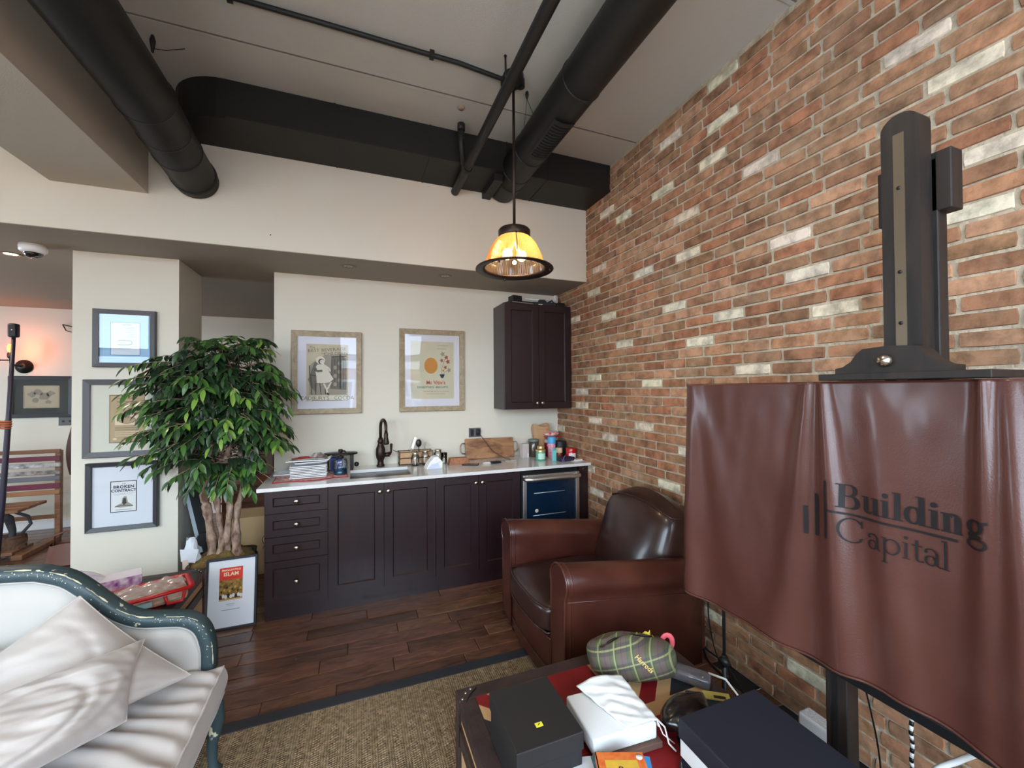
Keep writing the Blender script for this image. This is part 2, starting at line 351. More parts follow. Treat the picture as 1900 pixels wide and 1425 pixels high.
for k in range(54):
    zc_ = O0 + k * CH
    if zc_ > ZC - .02: break
    whites = sorted([w_ for w_ in WHITE if round((w_[1] - O0) / CH) == k], key=lambda w_: -w_[0])
    off = .105 if k % 2 else 0; segs = []; cur = 0.0
    def fill(y0, y1, first):
        L_ = y0 - y1
        if L_ < .03: return
        if first:  # half brick at the corner on odd courses
            h = min(L_, .095 + .012 if (k % 2) else .0)
            if h > .03 and L_ - h > .1: segs.append((y0, y0 - h + .012, 0)); y0 -= h; L_ = y0 - y1
        n_ = max(1, round(L_ / .212)); cuts = [y0 - L_ * i / n_ + (rb.uniform(-.016, .016) if 0 < i < n_ else 0) for i in range(n_ + 1)]
        for p, q in zip(cuts, cuts[1:]): segs.append((p, q + .0095, 0))
    for i, w_ in enumerate(whites):
        y0 = min(w_[0], cur - .0) if w_[0] < 0 else -.0
        fill(cur, y0 + .0, cur == 0.0); segs.append((y0, w_[2] + .0, 1)); cur = w_[2] - .0095
    fill(cur, -5.6, cur == 0.0)
    for (y0, y1, wh) in segs:
        if wh: c = lin((228, 219, 199)); c = tuple(x * rb.uniform(.92, 1.03) for x in c[:3]) + (1,)
        else: c = lin(rb.choice(TONES)); g_ = rb.uniform(.80, 1.02); c = tuple(x * g_ for x in c[:3]) + (1,)
        bricks.append((y0, y1, zc_ + rb.uniform(-.0015, .0015), c, wh))
def hid(u, v, y, z):
    if not (-40 < u < 1940 and -40 < v < 1465): return True
    if u > 1300 and 720 < v < 1110 + (u - 1300) * .52: return True
    if y > -.61 and z < .9: return True
    if -.3 > y > -.62 and 2.57 < z: return y > -.58
    if y > -.96 and z > 3.24: return True
    if y > -.30 and 1.42 < z < 2.38: return True
    if 1110 < u < 1280 and v > 940: return True
    return False
rank = []
for i, q in enumerate(bricks):
    p = inproj((0, (q[0] + q[1]) / 2, q[2]))
    if p is None or hid(p[0], p[1], q[0], q[2]): rank.append((-1, i)); continue
    e = inproj((0, q[0], q[2])); e2 = inproj((0, q[1], q[2]))
    rank.append((abs(e[0] - e2[0]) * (q[0] - q[1]) * 0 + abs(e[0] - e2[0]) / p[2], i))
rank.sort(reverse=True); top = set(i for s_, i in rank[:296] if s_ > 0)
jv, jf, jc = [], [], []
for i, (y0, y1, z, c, wh) in enumerate(bricks):
    L_ = y0 - y1; dx = rb.uniform(-.003, .003); k = rb.randrange(16); H = .0575 + rb.uniform(-.0015, .0015); tilt = rb.uniform(-.004, .004)
    if i in top:
        o = bpy.data.objects.new('brick', BM[k]); COL.objects.link(o); o.parent = wall_right
        o.location = (dx, y0, z); o.scale = (1, L_, H); o.rotation_euler = (tilt * 2, 0, 0); o.color = c
    else:
        vs, fs = SHAPES[k]; off_ = len(jv)
        for (a_, b_, c_) in vs: jv.append((a_ + dx, y0 + b_ * L_, z + c_ * H))
        jf += [tuple(t + off_ for t in f) for f in fs]; jc += [c] * len(vs)
me = bpy.data.meshes.new('brick_courses'); me.from_pydata(jv, [], jf); me.materials.append(M_brickA)
at_ = me.color_attributes.new('tone', 'FLOAT_COLOR', 'POINT'); at_.data.foreach_set('color', [x for c in jc for x in c])
bmm = bmesh.new(); bmm.from_mesh(me); bmesh.ops.recalc_face_normals(bmm, faces=bmm.faces[:]); bmm.to_mesh(me); bmm.free()
o = bpy.data.objects.new('brick_courses', me); COL.objects.link(o); o.parent = wall_right; stuff(o)

# ---- floor: hand-scraped planks
floor = struct(bx('floor', None, mat('plank_bed', (24, 15, 12), .8), -7.72, .14, -5.72, 2.68, -.12, -.006))
M_plank = woodmat('scraped_plank', (116, 80, 60), (74, 48, 36), .3, (2.2, 9, 9), coat=.25, bump=.5, objcol=True)
rp_ = random.Random(5)
PW = .122; cnt = 0; rest = MB().use(M_plank)
PV = []
for _ in range(4):
    bm = bmesh.new(); bmesh.ops.create_cube(bm, size=1)
    for v in bm.verts: v.co += Vector((.5, .5, -.5))
    PV.append(bm); 
def plankmesh(L_, W_):
    b = MB().use(M_plank); g = .0015; e = .004
    vs = [(g, g, -.006), (L_ - g, g, -.006), (L_ - g, W_ - g, -.006), (g, W_ - g, -.006), (g, g, -.002), (L_ - g, g, -.002), (L_ - g, W_ - g, -.002), (g, W_ - g, -.002),
          (g + e, g + e, 0), (L_ - g - e, g + e, 0), (L_ - g - e, W_ - g - e, 0), (g + e, W_ - g - e, 0)]
    b.add(vs, [(0, 1, 5, 4), (1, 2, 6, 5), (2, 3, 7, 6), (3, 0, 4, 7), (4, 5, 9, 8), (5, 6, 10, 9), (6, 7, 11, 10), (7, 4, 8, 11), (8, 9, 10, 11)]); return b
lens = [.35, .5, .7, .9, 1.2]; PM = {L_: plankmesh(L_, PW).mesh('plank') for L_ in lens}
y = -2.4
while y < 2.5:
    x = -7.5 + rp_.random() * .5
    while x < 0:
        L_ = rp_.choice(lens)
        if x + L_ > 0: L_ = max([l for l in lens if l <= -x + .02], default=None)
        if L_ is None: break
        mid = inproj((x + L_ / 2, y, 0)); vis = mid is not None and -150 < mid[0] < 2000 and mid[1] < 1500
        under = (x > -2.4 and y > -.6 and x + L_ > -2.4) or (y > -.1 and x > -2.6)
        if x + L_ < -3.0 and y < -.9: under = True
        if y < -1.75 and x + L_ < -.75: under = True
        if x < -3.0 and y > .2 and y < 2.5: vis = vis
        t_ = rp_.uniform(.62, 1.2); col = (t_, t_ * rp_.uniform(.92, 1.02), t_ * rp_.uniform(.86, 1.0), 1)
        if vis and not under and cnt < 290:
            o = bpy.data.objects.new('plank', PM[L_]); COL.objects.link(o); o.parent = floor; o.location = (x, y, rp_.uniform(-.0012, 0)); o.color = col; cnt += 1
        else: rest.add([(p[0] + x, p[1] + y, p[2]) for p in [v.co for v in PM[L_].vertices]], [tuple(p.vertices) for p in PM[L_].polygons])
        x += L_
    y += PW
o = rest.obj('plank_field', floor); stuff(o); o.color = (.85, .82, .8, 1)
print('planks', cnt, 'bricks', len(bricks))

# ---- ducts, pipes and ceiling hardware
def ring(b, x, y, z, r, w_=.012, h=.004, n=40): b.lathe([(r, y - w_ / 2), (r + h, y - w_ / 4), (r + h, y + w_ / 4), (r, y + w_ / 2)], (x, 0, z), n, True, 'y')
t = thing('round_duct', 'black round ventilation duct with a side grille, running beside the brick wall', 'duct', (-.837, -.6, 3.28))
b = MB().use(M_duct); b.lathe([(.12, -5.0), (.12, -.02)], (0, 0, 0), 48, True, 'y'); b.obj('duct_body', t)
b = MB().use(M_duct)
for yy in (-.22, -.36, -.62, -1.32, -2.1, -2.9): b = MB().use(M_duct); ring(b, 0, yy, 0, .12); b.obj('seam', t)
b = MB().use(M_duct)   # grille saddle: frame + slats lying on the lower side of the duct
a0, a1 = math.radians(-118), math.radians(-60)
for (ya, yb, ra) in ((-1.12, -.72, .1215),):
    b.lathe([(.121, ya), (.128, ya), (.128, ya + .03), (.121, ya + .03)], (0, 0, 0), 12, False, 'y', a0=a0, a1=a1)
    b.lathe([(.121, yb), (.128, yb), (.128, yb - .03), (.121, yb - .03)], (0, 0, 0), 12, False, 'y', a0=a0, a1=a1)
    for aa in (a0, a1): b.lathe([(.121, ya), (.129, ya), (.129, yb), (.121, yb)], (0, 0, 0), 2, False, 'y', a0=aa - .06, a1=aa + .06)
g = b.obj('grille_frame', t)
b = MB().use(mat('grille_shadow', (8, 8, 8), .9)); b.lathe([(.1225, -1.09), (.1225, -.75)], (0, 0, 0), 12, True, 'y', a0=a0, a1=a1, close=False); b.obj('grille_shade_sheet', t)  # near-black sheet over the duct skin, painting the shade between the slats
for i in range(12):
    yy = -1.07 + i * .0275; b = MB().use(M_duct); b.lathe([(.1228, yy), (.1252, yy + .002), (.1252, yy + .007), (.1228, yy + .009)], (0, 0, 0), 10, False, 'y', a0=a0, a1=a1); b.obj('slat', t)
t = thing('round_duct', 'black round ventilation duct alongside the grey beam, ending in the cream wall', 'duct', (-2.975, -.6, 3.03))
b = MB().use(M_duct); b.tube([(0.0, -5.0, .02), (0, -.75, .02), (0, -.55, .0), (.0, -.4, -.02), (0, .005, -.05)], [.132, .132, .128, .126, .126], 44, True); b.obj('duct_body', t)
b = MB().use(M_duct)
for yy, zz, rr in ((-.72, .02, .132), (-.50, -.005, .127), (-.32, -.025, .126), (-1.5, .02, .132), (-2.5, .02, .132)): b = MB().use(M_duct); ring(b, 0, yy, zz, rr, .016, .005); b.obj('seam', t)
b = MB().use(M_duct); ring(b, 0, -.06, -.044, .126, .05, .006); b.obj('end_band', t)
t = thing('rectangular_duct', 'long black rectangular duct against the cream wall under the ceiling', 'duct', (-1.5, -.6, 3.34))
out = [(-.004 + 1.5, .004), (-.004 + 1.5, -.377), (-1.22, -.377)]
for i in range(1, 11): a = -PI / 2 - PI / 2 * i / 10; out.append((-1.22 + .34 * math.cos(a), -.037 + .34 * math.sin(a)))
out.append((-1.56, .004))
b = MB().use(M_duct); b.prism(out, -.112, .112, 'z'); b.obj('duct_body', t)
for xs_ in (.92, .57, -.0, -.62): bx('joint_strip', t, M_duct, xs_ - .006, xs_ + .006, -.381, .002, -.116, .113)
b = MB().use(M_duct); b.prism([(p[0] * 1.0, p[1] * 1.0 - .004) for p in out[2:]] , -.128, -.112, 'z'); b.obj('flange', t)
bx('collar', t, M_duct, .49, .56, -.33, .0, -.165, -.112)
t = thing('sprinkler_pipe', 'straight black steel pipe hung between the two round ducts', 'pipe', (-1.239, -.6, 3.193))
b = MB().use(M_duct); b.tube([(0, -5.0, 0), (0, .0, 0)], .0315, 20); b.obj('pipe_run', t)
b = MB().use(M_duct); b.tube([(-.07, -.50, .23), (-.07, -.50, .10), (-.035, -.42, .0), (0, -.38, -.01)], [.020, .020, .018, .018], 12); b.tube([(-.07, -.5, .235), (-.07, -.5, .19)], .027, 12); b.obj('branch_pipe', t)
b = MB().use(M_duct); b.lathe([(.036, -.40), (.040, -.395), (.040, -.365), (.036, -.36)], (0, 0, 0), 20, True, 'y'); b.obj('pipe_clamp', t)
b = MB().use(mat('tan_plastic', (150, 130, 110), .6)); b.lathe([(.001, 3.4495), (.022, 3.4495), (.026, 3.4575)], (-1.34, -1.22, 0), 16); tag(b.obj('ceiling_sensor'), 'small tan ceiling button above the short branch pipe', 'sensor')
# conduit along the ceiling to the pendant's junction box
t = thing('conduit', 'thin black electrical conduit along the grey ceiling to the pendant box', 'conduit', (-1.15, -1.6, 3.43))
b = MB().use(M_duct); b.tube([(-2.05, 0, .012), (-1.0, -.005, .010), (-.62, 0, .01), (-.3, .0, .01), (-.06, -.0, -.01), (.0, 0, -.015)], .0125, 10); b.obj('conduit_run', t)
for xx in (-1.4, -.45): bx('conduit_strap', t, M_duct, xx - .012, xx + .012, -.018, .018, -.006, .0275)
t = thing('hanger_rod', 'thin black threaded rod hanging from the ceiling left of the pendant box', 'rod', (-1.21, -1.72, 3.4575))
b = MB().use(M_duct); b.tube([(0, 0, 0), (0.004, 0, -.16)], .006, 8); b.obj('rod', t)
b = MB().use(M_duct); b.lathe([(.009, 0), (.009, -.004)], (0, 0, 0), 12); b.obj('washer', t)
t = thing('hanger_wire', 'black ceiling anchor with two thin wires beside the grille duct', 'wire', (-.987, -1.508, 3.4575))
b = MB().use(M_duct); b.tube([(0, 0, 0), (0, 0, -.02), (0, 0, -.05)], [.008, .012, .004], 8); b.obj('anchor', t)
b = MB().use(M_duct); b.tube([(0, 0, -.05), (.05, .0, -.15)], .002, 5); b.tube([(0, 0, -.05), (.03, .12, -.14)], .0015, 5); b.obj('wire', t)
t = thing('hanger_wire', 'small black ceiling anchor with a bent wire beside the left duct', 'wire', (-2.99, -1.19, 3.4575))
b = MB().use(M_duct); b.tube([(0, 0, 0), (0, 0, -.03), (0, 0, -.09)], [.007, .014, .006], 8); b.obj('anchor', t)
b = MB().use(M_duct); b.tube([(0, 0, -.07), (.05, .02, -.05), (.13, .03, -.01)], .002, 5); b.obj('wire', t)
# recessed downlights in the soffit
def downlight(x, y, lab, lit=False):
    t = thing('recessed_downlight', lab, 'downlight', (x, y, ZS), 0)
    b = MB().use(mat('downlight_trim', (120, 112, 104), .4, metal=.3)); b.lathe([(.036, -.001), (.040, -.005), (.058, -.004), (.060, 0)], (0, 0, 0), 28, close=False); b.obj('trim_ring', t)
    mm = mat('lit_lamp', (255, 235, 210), .4, emit=(255, 226, 190), estr=14) if lit else mat('unlit_lamp', (176, 170, 160), .3)
    b = MB().use(mm); b.lathe([(.0001, -.003), (.034, -.002)], (0, 0, 0), 24, close=False); b.obj('lamp', t)
    b = MB().use(M_nickel); b.lathe([(.014, -.0045), (.018, -.0055), (.02, -.003)], (0, 0, 0), 16, close=False); b.obj('lamp_collar', t)
downlight(-2.048, -.38, 'unlit recessed downlight above the child in chair poster')
downlight(-1.272, -.366, 'unlit recessed downlight above the biscuit poster, near the pendant')
downlight(-4.273, .116, 'lit recessed downlight beside the white dome camera', True)
# dome camera
t = thing('dome_camera', 'white dome security camera with dark lens on the low ceiling', 'camera', (-4.001, -.168, ZS))
b = MB().use(M_white); b.lathe([(.066, 0), (.068, -.02), (.066, -.042), (.05, -.055)], (0, 0, 0), 32); b.obj('housing', t)
b = MB().use(mat('smoked_dome', (20, 20, 24), .1, coat=1)); b.lathe([(.05, -.054)] + [(.046 * math.cos(a), -.056 - .034 * math.sin(a)) for a in [i * PI / 16 for i in range(8)]] + [(.001, -.09)], (0, 0, 0), 28); b.obj('dome', t)
b = MB().use(M_nickel); b.lathe([(.006, -.088), (.011, -.088), (.011, -.084)], (.01, -.012, 0), 12); b.obj('lens_ring', t)
b = MB().use(M_ink); b.lathe([(.0001, 0), (.0045, 0)], (0, 0, 0), 10, False, 'y'); o = b.obj('wall_hole', loc=(-2.548, YF - .0012, 2.673)); tag(o, 'small dark screw hole in the cream upper wall', 'hole')
t = thing('air_grille', 'narrow slotted air grille in the low ceiling left of the pillar', 'grille', (-4.86, 1.87, ZS - .001))
for i in range(3): bx('slot', t, M_sof, -.12, .12, -.03 + i * .02, -.018 + i * .02, -.006, 0)

# ---- pendant lamp
t = thing('pendant_lamp', 'ribbed amber glass pendant lamp with dark bronze rim on a long rod', 'lamp', (-1.115, -1.6, 3.4575))
b = MB().use(M_duct); b.lathe([(.062, 0), (.062, -.035), (.055, -.05), (.02, -.055)], (0, 0, 0), 28)
for i in range(3): a = i * 2 * PI / 3 + .3; b.lathe([(.026, 0), (.026, -.045), (.018, -.05)], (.055 * math.cos(a), .055 * math.sin(a), 0), 16)
b.obj('junction_box', t)
b = MB().use(M_bronze); b.tube([(0, 0, -.05), (0, 0, -.92)], .0085, 12); b.obj('rod', t)
b = MB().use(M_bronze); b.lathe([(.012, -.90), (.014, -.915), (.04, -.918), (.088, -.924), (.096, -.934), (.094, -.968), (.09, -.975)], (0, 0, 0), 40); b.obj('cap', t)
ms = bpy.data.materials.new('ribbed_amber_glass'); ms.use_nodes = True; nt = ms.node_tree; N = nt.nodes; N.clear(); L = nt.links
out_ = N.new('ShaderNodeOutputMaterial'); tr = N.new('ShaderNodeBsdfTranslucent'); tr.inputs[0].default_value = (.52, .25, .10, 1); tp = N.new('ShaderNodeBsdfTransparent'); tp.inputs[0].default_value = (1, .72, .42, 1)
gl = N.new('ShaderNodeBsdfGlossy'); gl.inputs['Roughness'].default_value = .12; m1 = N.new('ShaderNodeMixShader'); m1.inputs[0].default_value = .42; m2 = N.new('ShaderNodeMixShader'); m2.inputs[0].default_value = .08
L.new(tr.outputs[0], m1.inputs[1]); L.new(tp.outputs[0], m1.inputs[2]); L.new(m1.outputs[0], m2.inputs[1]); L.new(gl.outputs[0], m2.inputs[2]); L.new(m2.outputs[0], out_.inputs[0])
b = MB().use(ms); prof = [(.088, -.972), (.108, -.99), (.130, -1.02), (.150, -1.06), (.165, -1.10), (.178, -1.15)]; n = 192; vs = []; fs = []
for (r, h) in prof:
    for j in range(n): a = 2 * PI * j / n; rr = r + (.0022 if j % 2 else 0); vs.append((rr * math.cos(a), rr * math.sin(a), h))
for i in range(len(prof) - 1):
    for j in range(n): fs.append((i * n + j, i * n + (j + 1) % n, (i + 1) * n + (j + 1) % n, (i + 1) * n + j))
b.add(vs, fs, False); b.obj('shade', t)
b = MB().use(M_bronze); b.lathe([(.178, -1.146), (.185, -1.143), (.229, -1.158), (.231, -1.163), (.228, -1.166), (.184, -1.158), (.176, -1.156), (.178, -1.146)], (0, 0, 0), 64, close=False); b.obj('rim', t)
b = MB().use(M_bronze)
for a in (-1.85, 1.3): b.tube([(.093 * math.cos(a), .093 * math.sin(a), -.965), (.155 * math.cos(a), .155 * math.sin(a), -1.055), (.184 * math.cos(a), .184 * math.sin(a), -1.147)], .0028, 6)
b.obj('shade_wire', t)
for a in (-2.35, -.45, 1.5): b = MB().use(M_bronze); b.tube([(.21 * math.cos(a), .21 * math.sin(a), -1.155), (.21 * math.cos(a), .21 * math.sin(a), -1.178)], .005, 8); b.obj('thumb_screw', t)
b = MB().use(mat('lit_bulb', (255, 240, 210), .3, emit=(255, 214, 150), estr=12))
for sx in (-.045, .045): b.ball((sx, 0, -1.075), .030, 16, 10, (1, 1, 1.1)) 
b.ball((0, 0, -1.12), .012); b.obj('bulb', t)
b = MB().use(M_white); b.tube([(-.03, 0, -1.05), (0, 0, -.98), (.03, 0, -1.05)], .014, 12); b.obj('socket', t)
# ------------------------------------------------------------------ kitchenette
YD = -.63      # door faces
def knob(parent, x, z, y=YD):
    b = MB().use(M_nickel); b.lathe([(.006, y), (.006, y - .014), (.015, y - .019), (.0165, y - .025), (.012, y - .030), (.001, y - .031)], (x, 0, z), 18, True, 'y'); return b.obj('knob', parent)
def shaker(name, parent, x0, x1, z0, z1, kx, kz, fw=.062, y=YD, th=.019, slab=False):
    b = MB().use(M_cab); g = .0018; x0 += g; x1 -= g; z0 += g; z1 -= g
    f = fw if not slab else min(fw, (z1 - z0) * .30)
    fx = fw
    for (p, q, r_, s_) in ((x0, x0 + fx, z0, z1), (x1 - fx, x1, z0, z1), (x0 + fx, x1 - fx, z0, z0 + f), (x0 + fx, x1 - fx, z1 - f, z1)):
        b.box(p, q, y, y + th, r_, s_)
    b.box(x0 + fx - .002, x1 - fx + .002, y + .008, y + th, z0 + f - .002, z1 - f + .002)
    # chamfered inner lip
    for (p, q, r_, s_, ax) in ((x0 + fx, x0 + fx + .007, z0 + f, z1 - f, 'l'), (x1 - fx - .007, x1 - fx, z0 + f, z1 - f, 'r')):
        a_, c_ = (p, q) if ax == 'l' else (q, p)
        b.add([(a_, y, r_), (c_, y + .008, r_), (c_, y + .008, s_), (a_, y, s_)], [(0, 1, 2, 3)])
    for (a_, c_) in ((z0 + f, z0 + f + .007), (z1 - f, z1 - f - .007)):
        b.add([(x0 + fx, y, a_), (x1 - fx, y, a_), (x1 - fx, y + .008, c_), (x0 + fx, y + .008, c_)], [(0, 1, 2, 3)])
    o = b.obj(name, parent, fix=False); knob(o, kx, kz, y); return o
def carcass(t, x0, x1, z0=.0, z1=.894, yb=-.002):
    b = MB().use(M_cab); b.box(x0, x1, YD + .02, yb, z0 + .11, z1); b.box(x0, x1, -.6, yb, z0, .11); return b.obj('body', t)
t = thing('drawer_cabinet', 'dark brown four-drawer base cabinet at the left end of the counter', 'cabinet')
carcass(t, -2.578, -2.1805)
for (a, c) in ((.737, .893), (.577, .737), (.412, .577), (.115, .412)): shaker('drawer', t, -2.578, -2.1805, a, c, -2.379, (a + c) / 2, fw=.05, slab=True)
t = thing('sink_cabinet', 'dark brown two-door base cabinet under the sink', 'cabinet')
carcass(t, -2.18, -1.4085)
shaker('door', t, -2.18, -1.7965, .115, .893, -1.825, .83); shaker('door', t, -1.7955, -1.4085, .115, .893, -1.765, .83)
t = thing('base_cabinet', 'dark brown two-door base cabinet beside the drinks fridge', 'cabinet')
carcass(t, -1.408, -.6955)
shaker('door', t, -1.408, -1.0575, .115, .893, -1.085, .83); shaker('door', t, -1.0565, -.6955, .115, .893, -1.03, .83)
t = thing('end_panel', 'dark brown upright side panel between the drinks fridge and the brick wall', 'panel')
bx('panel', t, M_cab, -.1125, -.022, -.61, -.002, 0, .893); 
b = MB().use(M_nickel); b.lathe([(.001, -.613), (.004, -.612), (.004, -.61)], (-.07, 0, .862), 10, True, 'y', close=False); b.obj('screw', t)
# counter with sink cut-out
M_quartz = mat('white_quartz', (222, 221, 219), .16, vary=.05, vscale=90, coat=.3)
b = MB().use(M_quartz); cx0, cx1, cy0, cy1 = -2.621, -.008, -.645, -.001; hx0, hx1, hy0, hy1 = -2.035, -1.575, -.545, -.195
b.prism([(cx0, cy0), (cx1, cy0), (cx1, hy0), (cx0, hy0)], .895, .92, 'z'); b.prism([(cx0, hy1), (cx1, hy1), (cx1, cy1), (cx0, cy1)], .895, .92, 'z')
b.prism([(cx0, hy0), (hx0, hy0), (hx0, hy1), (cx0, hy1)], .895, .92, 'z'); b.prism([(hx1, hy0), (cx1, hy0), (cx1, hy1), (hx1, hy1)], .895, .92, 'z')
tag(b.obj('countertop'), 'long white quartz countertop with an undermount sink opening', 'countertop')
t = thing('sink', 'rectangular stainless steel undermount sink below the dark faucet', 'sink', (-1.805, -.37, .8935))
b = MB().use(M_steel)
def rr(x, y, r, n=5):
    pts = []
    for (sx, sy, a0) in ((1, 1, 0), (-1, 1, PI / 2), (-1, -1, PI), (1, -1, 1.5 * PI)):
        for i in range(n + 1): a = a0 + PI / 2 * i / n; pts.append((sx * (x - r) + r * math.cos(a), sy * (y - r) + r * math.sin(a)))
    return pts
lv = [(.245, .19, .05, 0), (.228, .173, .05, 0), (.224, .169, .05, -.01), (.215, .16, .06, -.14), (.19, .135, .05, -.155)]
rings = [[(p[0], p[1], h) for p in rr(x, y, r)] for (x, y, r, h) in lv]; n = len(rings[0]); vs = [p for r_ in rings for p in r_]
b.add(vs, [(i * n + j, i * n + (j + 1) % n, (i + 1) * n + (j + 1) % n, (i + 1) * n + j) for i in range(len(lv) - 1) for j in range(n)] + [tuple((len(lv) - 1) * n + j for j in range(n))], True)
b.obj('basin', t, fix=False)
b = MB().use(M_nickel); b.lathe([(.001, -.150), (.03, -.151), (.042, -.148), (.045, -.154)], (0, .02, 0), 24, close=False); b.obj('drain', t)
# faucet
t = thing('faucet', 'tall dark bronze gooseneck kitchen faucet with side lever', 'faucet', (-1.79, -.095, .92), -.1)
b = MB().use(M_bronze); b.lathe([(.034, 0), (.034, .012), (.027, .02), (.025, .05), (.036, .075), (.042, .11), (.040, .15), (.028, .185), (.022, .205), (.027, .212), (.027, .222), (.020, .235), (.017, .25)], (0, 0, 0), 28); b.obj('body', t)
pts = [(0, 0, .24), (0, 0, .33)] + [(0.0, -.062 + .062 * math.cos(a), .335 + .075 * math.sin(a)) for a in [PI * i / 12 for i in range(1, 12)]] + [(0, -.124, .33), (0, -.126, .30)]
pts = [(p[0] - p[1] * .40, p[1], p[2]) for p in pts]
b = MB().use(M_bronze); b.tube(pts, .0128, 16); b.obj('spout', t)
b = MB().use(M_bronze); b.lathe([(.0135, .305), (.017, .295), (.017, .265), (.023, .235), (.026, .215), (.023, .205)], (.050, -.126, 0), 20); b.obj('spray_head', t)
b = MB().use(M_bronze); b.tube([(.03, -.01, .10), (.075, -.02, .105)], [.018, .022], 14); b.tube([(.075, -.02, .105), (.088, -.022, .13), (.090, -.022, .185)], [.014, .009, .012], 10); b.ball((.090, -.022, .187), .013, 10, 6); b.obj('lever', t)
# upper cabinet
t = thing('wall_cabinet', 'tall dark brown two-door wall cabinet hung at the brick corner', 'cabinet')
bx('body', t, M_cab, -.714, -.024, -.306, -.001, 1.398, 2.39)
shaker('door', t, -.714, -.369, 1.398, 2.39, -.395, 1.455, y=-.325); shaker('door', t, -.369, -.024, 1.398, 2.39, -.342, 1.455, y=-.325)
# drinks fridge
t = thing('drinks_fridge', 'under-counter drinks fridge with stainless frame and blue-dark glass door', 'fridge')
bx('body', t, M_bplastic, -.688, -.118, -.585, -.01, .01, .875)
b = MB().use(M_steel); x0, x1, z0, z1, fw = -.672, -.128, .10, .852, .035
for (p, q, r_, s_) in ((x0, x0 + fw, z0, z1), (x1 - fw, x1, z0, z1), (x0 + fw, x1 - fw, z0, z0 + fw), (x0 + fw, x1 - fw, z1 - fw, z1)): b.rbox(p, q, -.645, -.60, r_, s_, r=.004)
d = b.obj('door_frame', t)
bx('glass', d, mat('blue_dark_glass', (15, 34, 54), .06, coat=.6, spec=.6), x0 + fw, x1 - fw, -.628, -.615, z0 + fw, z1 - fw)
b = MB().use(mat('bright_wire', (190, 200, 205), .3, metal=.4))
b.tube([(-.565, -.6295, .69), (-.27, -.6295, .69)], .0032, 6); b.obj('shelf_edge', t)
b = MB().use(MATS['bright_wire']); b.tube([(-.575, -.6295, .50), (-.26, -.6295, .50)], .0032, 6); b.obj('shelf_edge', t)
b = MB().use(M_steel); b.tube([(-.665, -.645, .826), (-.655, -.672, .824), (-.60, -.682, .82), (-.20, -.682, .82), (-.145, -.672, .824), (-.135, -.645, .826)], [.016, .02, .019, .019, .02, .016], 14); b.obj('handle', t)
b = MB().use(mat('cream_dot', (215, 210, 190), .4)); b.ball((-.54, -.6295, .54), .016, 12, 8, (1, .2, 1)); b.obj('lamp_reflector', t)
# outlet
t = thing('wall_outlet', 'dark grey double wall outlet above the wooden board', 'outlet', (-.912, 0, 1.168))
bx('plate', t, mat('grey_plastic', (92, 90, 90), .4), -.060, .060, -.006, -.0005, -.045, .045, r=.003)
for xx in (-.028, .03): b = MB().use(M_bplastic); b.rbox(xx - .017, xx + .017, -.010, -.005, -.033, .033, .003); b.lathe([(.006, -.012), (.006, -.009)], (xx, 0, .012), 12, True, 'y'); b.obj('socket', t)
b = MB().use(M_bplastic); b.rbox(.012, .05, -.04, -.008, -.012, .03, .006); pl_ = b.obj('plug', t)
# power cord, hangs over the board
b = MB().use(mat('dark_cord', (60, 42, 32), .5))
b.tube([(-.88, -.04, 1.17), (-.86, -.07, 1.13), (-.80, -.085, 1.05), (-.76, -.10, .99), (-.70, -.13, .95), (-.66, -.17, .928), (-.63, -.22, .924), (-.66, -.30, .924)], .0035, 6)
pc_ = b.obj('power_cord', t); pc_.matrix_parent_inverse = Matrix.Translation((.912, 0, -1.168))

# ---- framed posters on the kitchen wall
def pframe(t, w_, h, fw, fm, depth=.03, bead=None):
    """mitred frame, four sides, in wall space: local x right, z up, front towards -y"""
    sides = []
    W, H = w_ / 2, h / 2; O = [(-W, -H), (W, -H), (W, H), (-W, H)]; I = [(-W + fw, -H + fw), (W - fw, -H + fw), (W - fw, H - fw), (-W + fw, H - fw)]
    for i in range(4):
        j = (i + 1) % 4; b = MB().use(fm); q = [O[i], O[j], I[j], I[i]]
        vs = [(p[0], -.001, p[1]) for p in q] + [(O[i][0], -depth + .004, O[i][1]), (O[j][0], -depth + .004, O[j][1])] + [(O[i][0] * .985, -depth, O[i][1] * .985), (O[j][0] * .985, -depth, O[j][1] * .985), (I[j][0], -depth + .006, I[j][1]), (I[i][0], -depth + .006, I[i][1])]
        b.add(vs, [(0, 1, 5, 4), (4, 5, 7, 6), (6, 7, 8, 9), (9, 8, 2, 3), (0, 3, 9, 6, 4), (1, 5, 7, 8, 2)]); b.obj('frame_side', t)
M_glz = glassmat('picture_glass', (.985, .985, .985), .0, .6)
def bowed(t, w_, h, y, bow, n=16, m=None):
    b = MB().use(m or M_glz); b.grid(lambda u, v: ((u - .5) * w_, y + bow * (1 - (2 * u - 1) ** 2) * (1 - (2 * v - 1) ** 2) , (v - .5) * h), n, n, True); return b.obj('glazing', t, fix=False)
M_gilt = woodmat('antique_gilt_wood', (168, 152, 122), (138, 120, 92), .5, (6, 6, 6))
M_mat = mat('passepartout', (226, 226, 234), .85); M_old = mat('aged_paper', (206, 196, 168), .85, vary=.10, vscale=9)
def V(o): return Mx((0, 0, 0), (1, 0, 0), (0, 0, 1), (0, -1, 0))
W0 = V(0)
t = thing('framed_poster', 'pale gilt framed advertising poster of a bonneted child on a chair', 'picture', (-2.218, 0, 1.738))
pframe(t, .552, .706, .046, M_gilt)
bx('mat_board', t, M_mat, -.232, .232, -.010, -.002, -.309, .309)
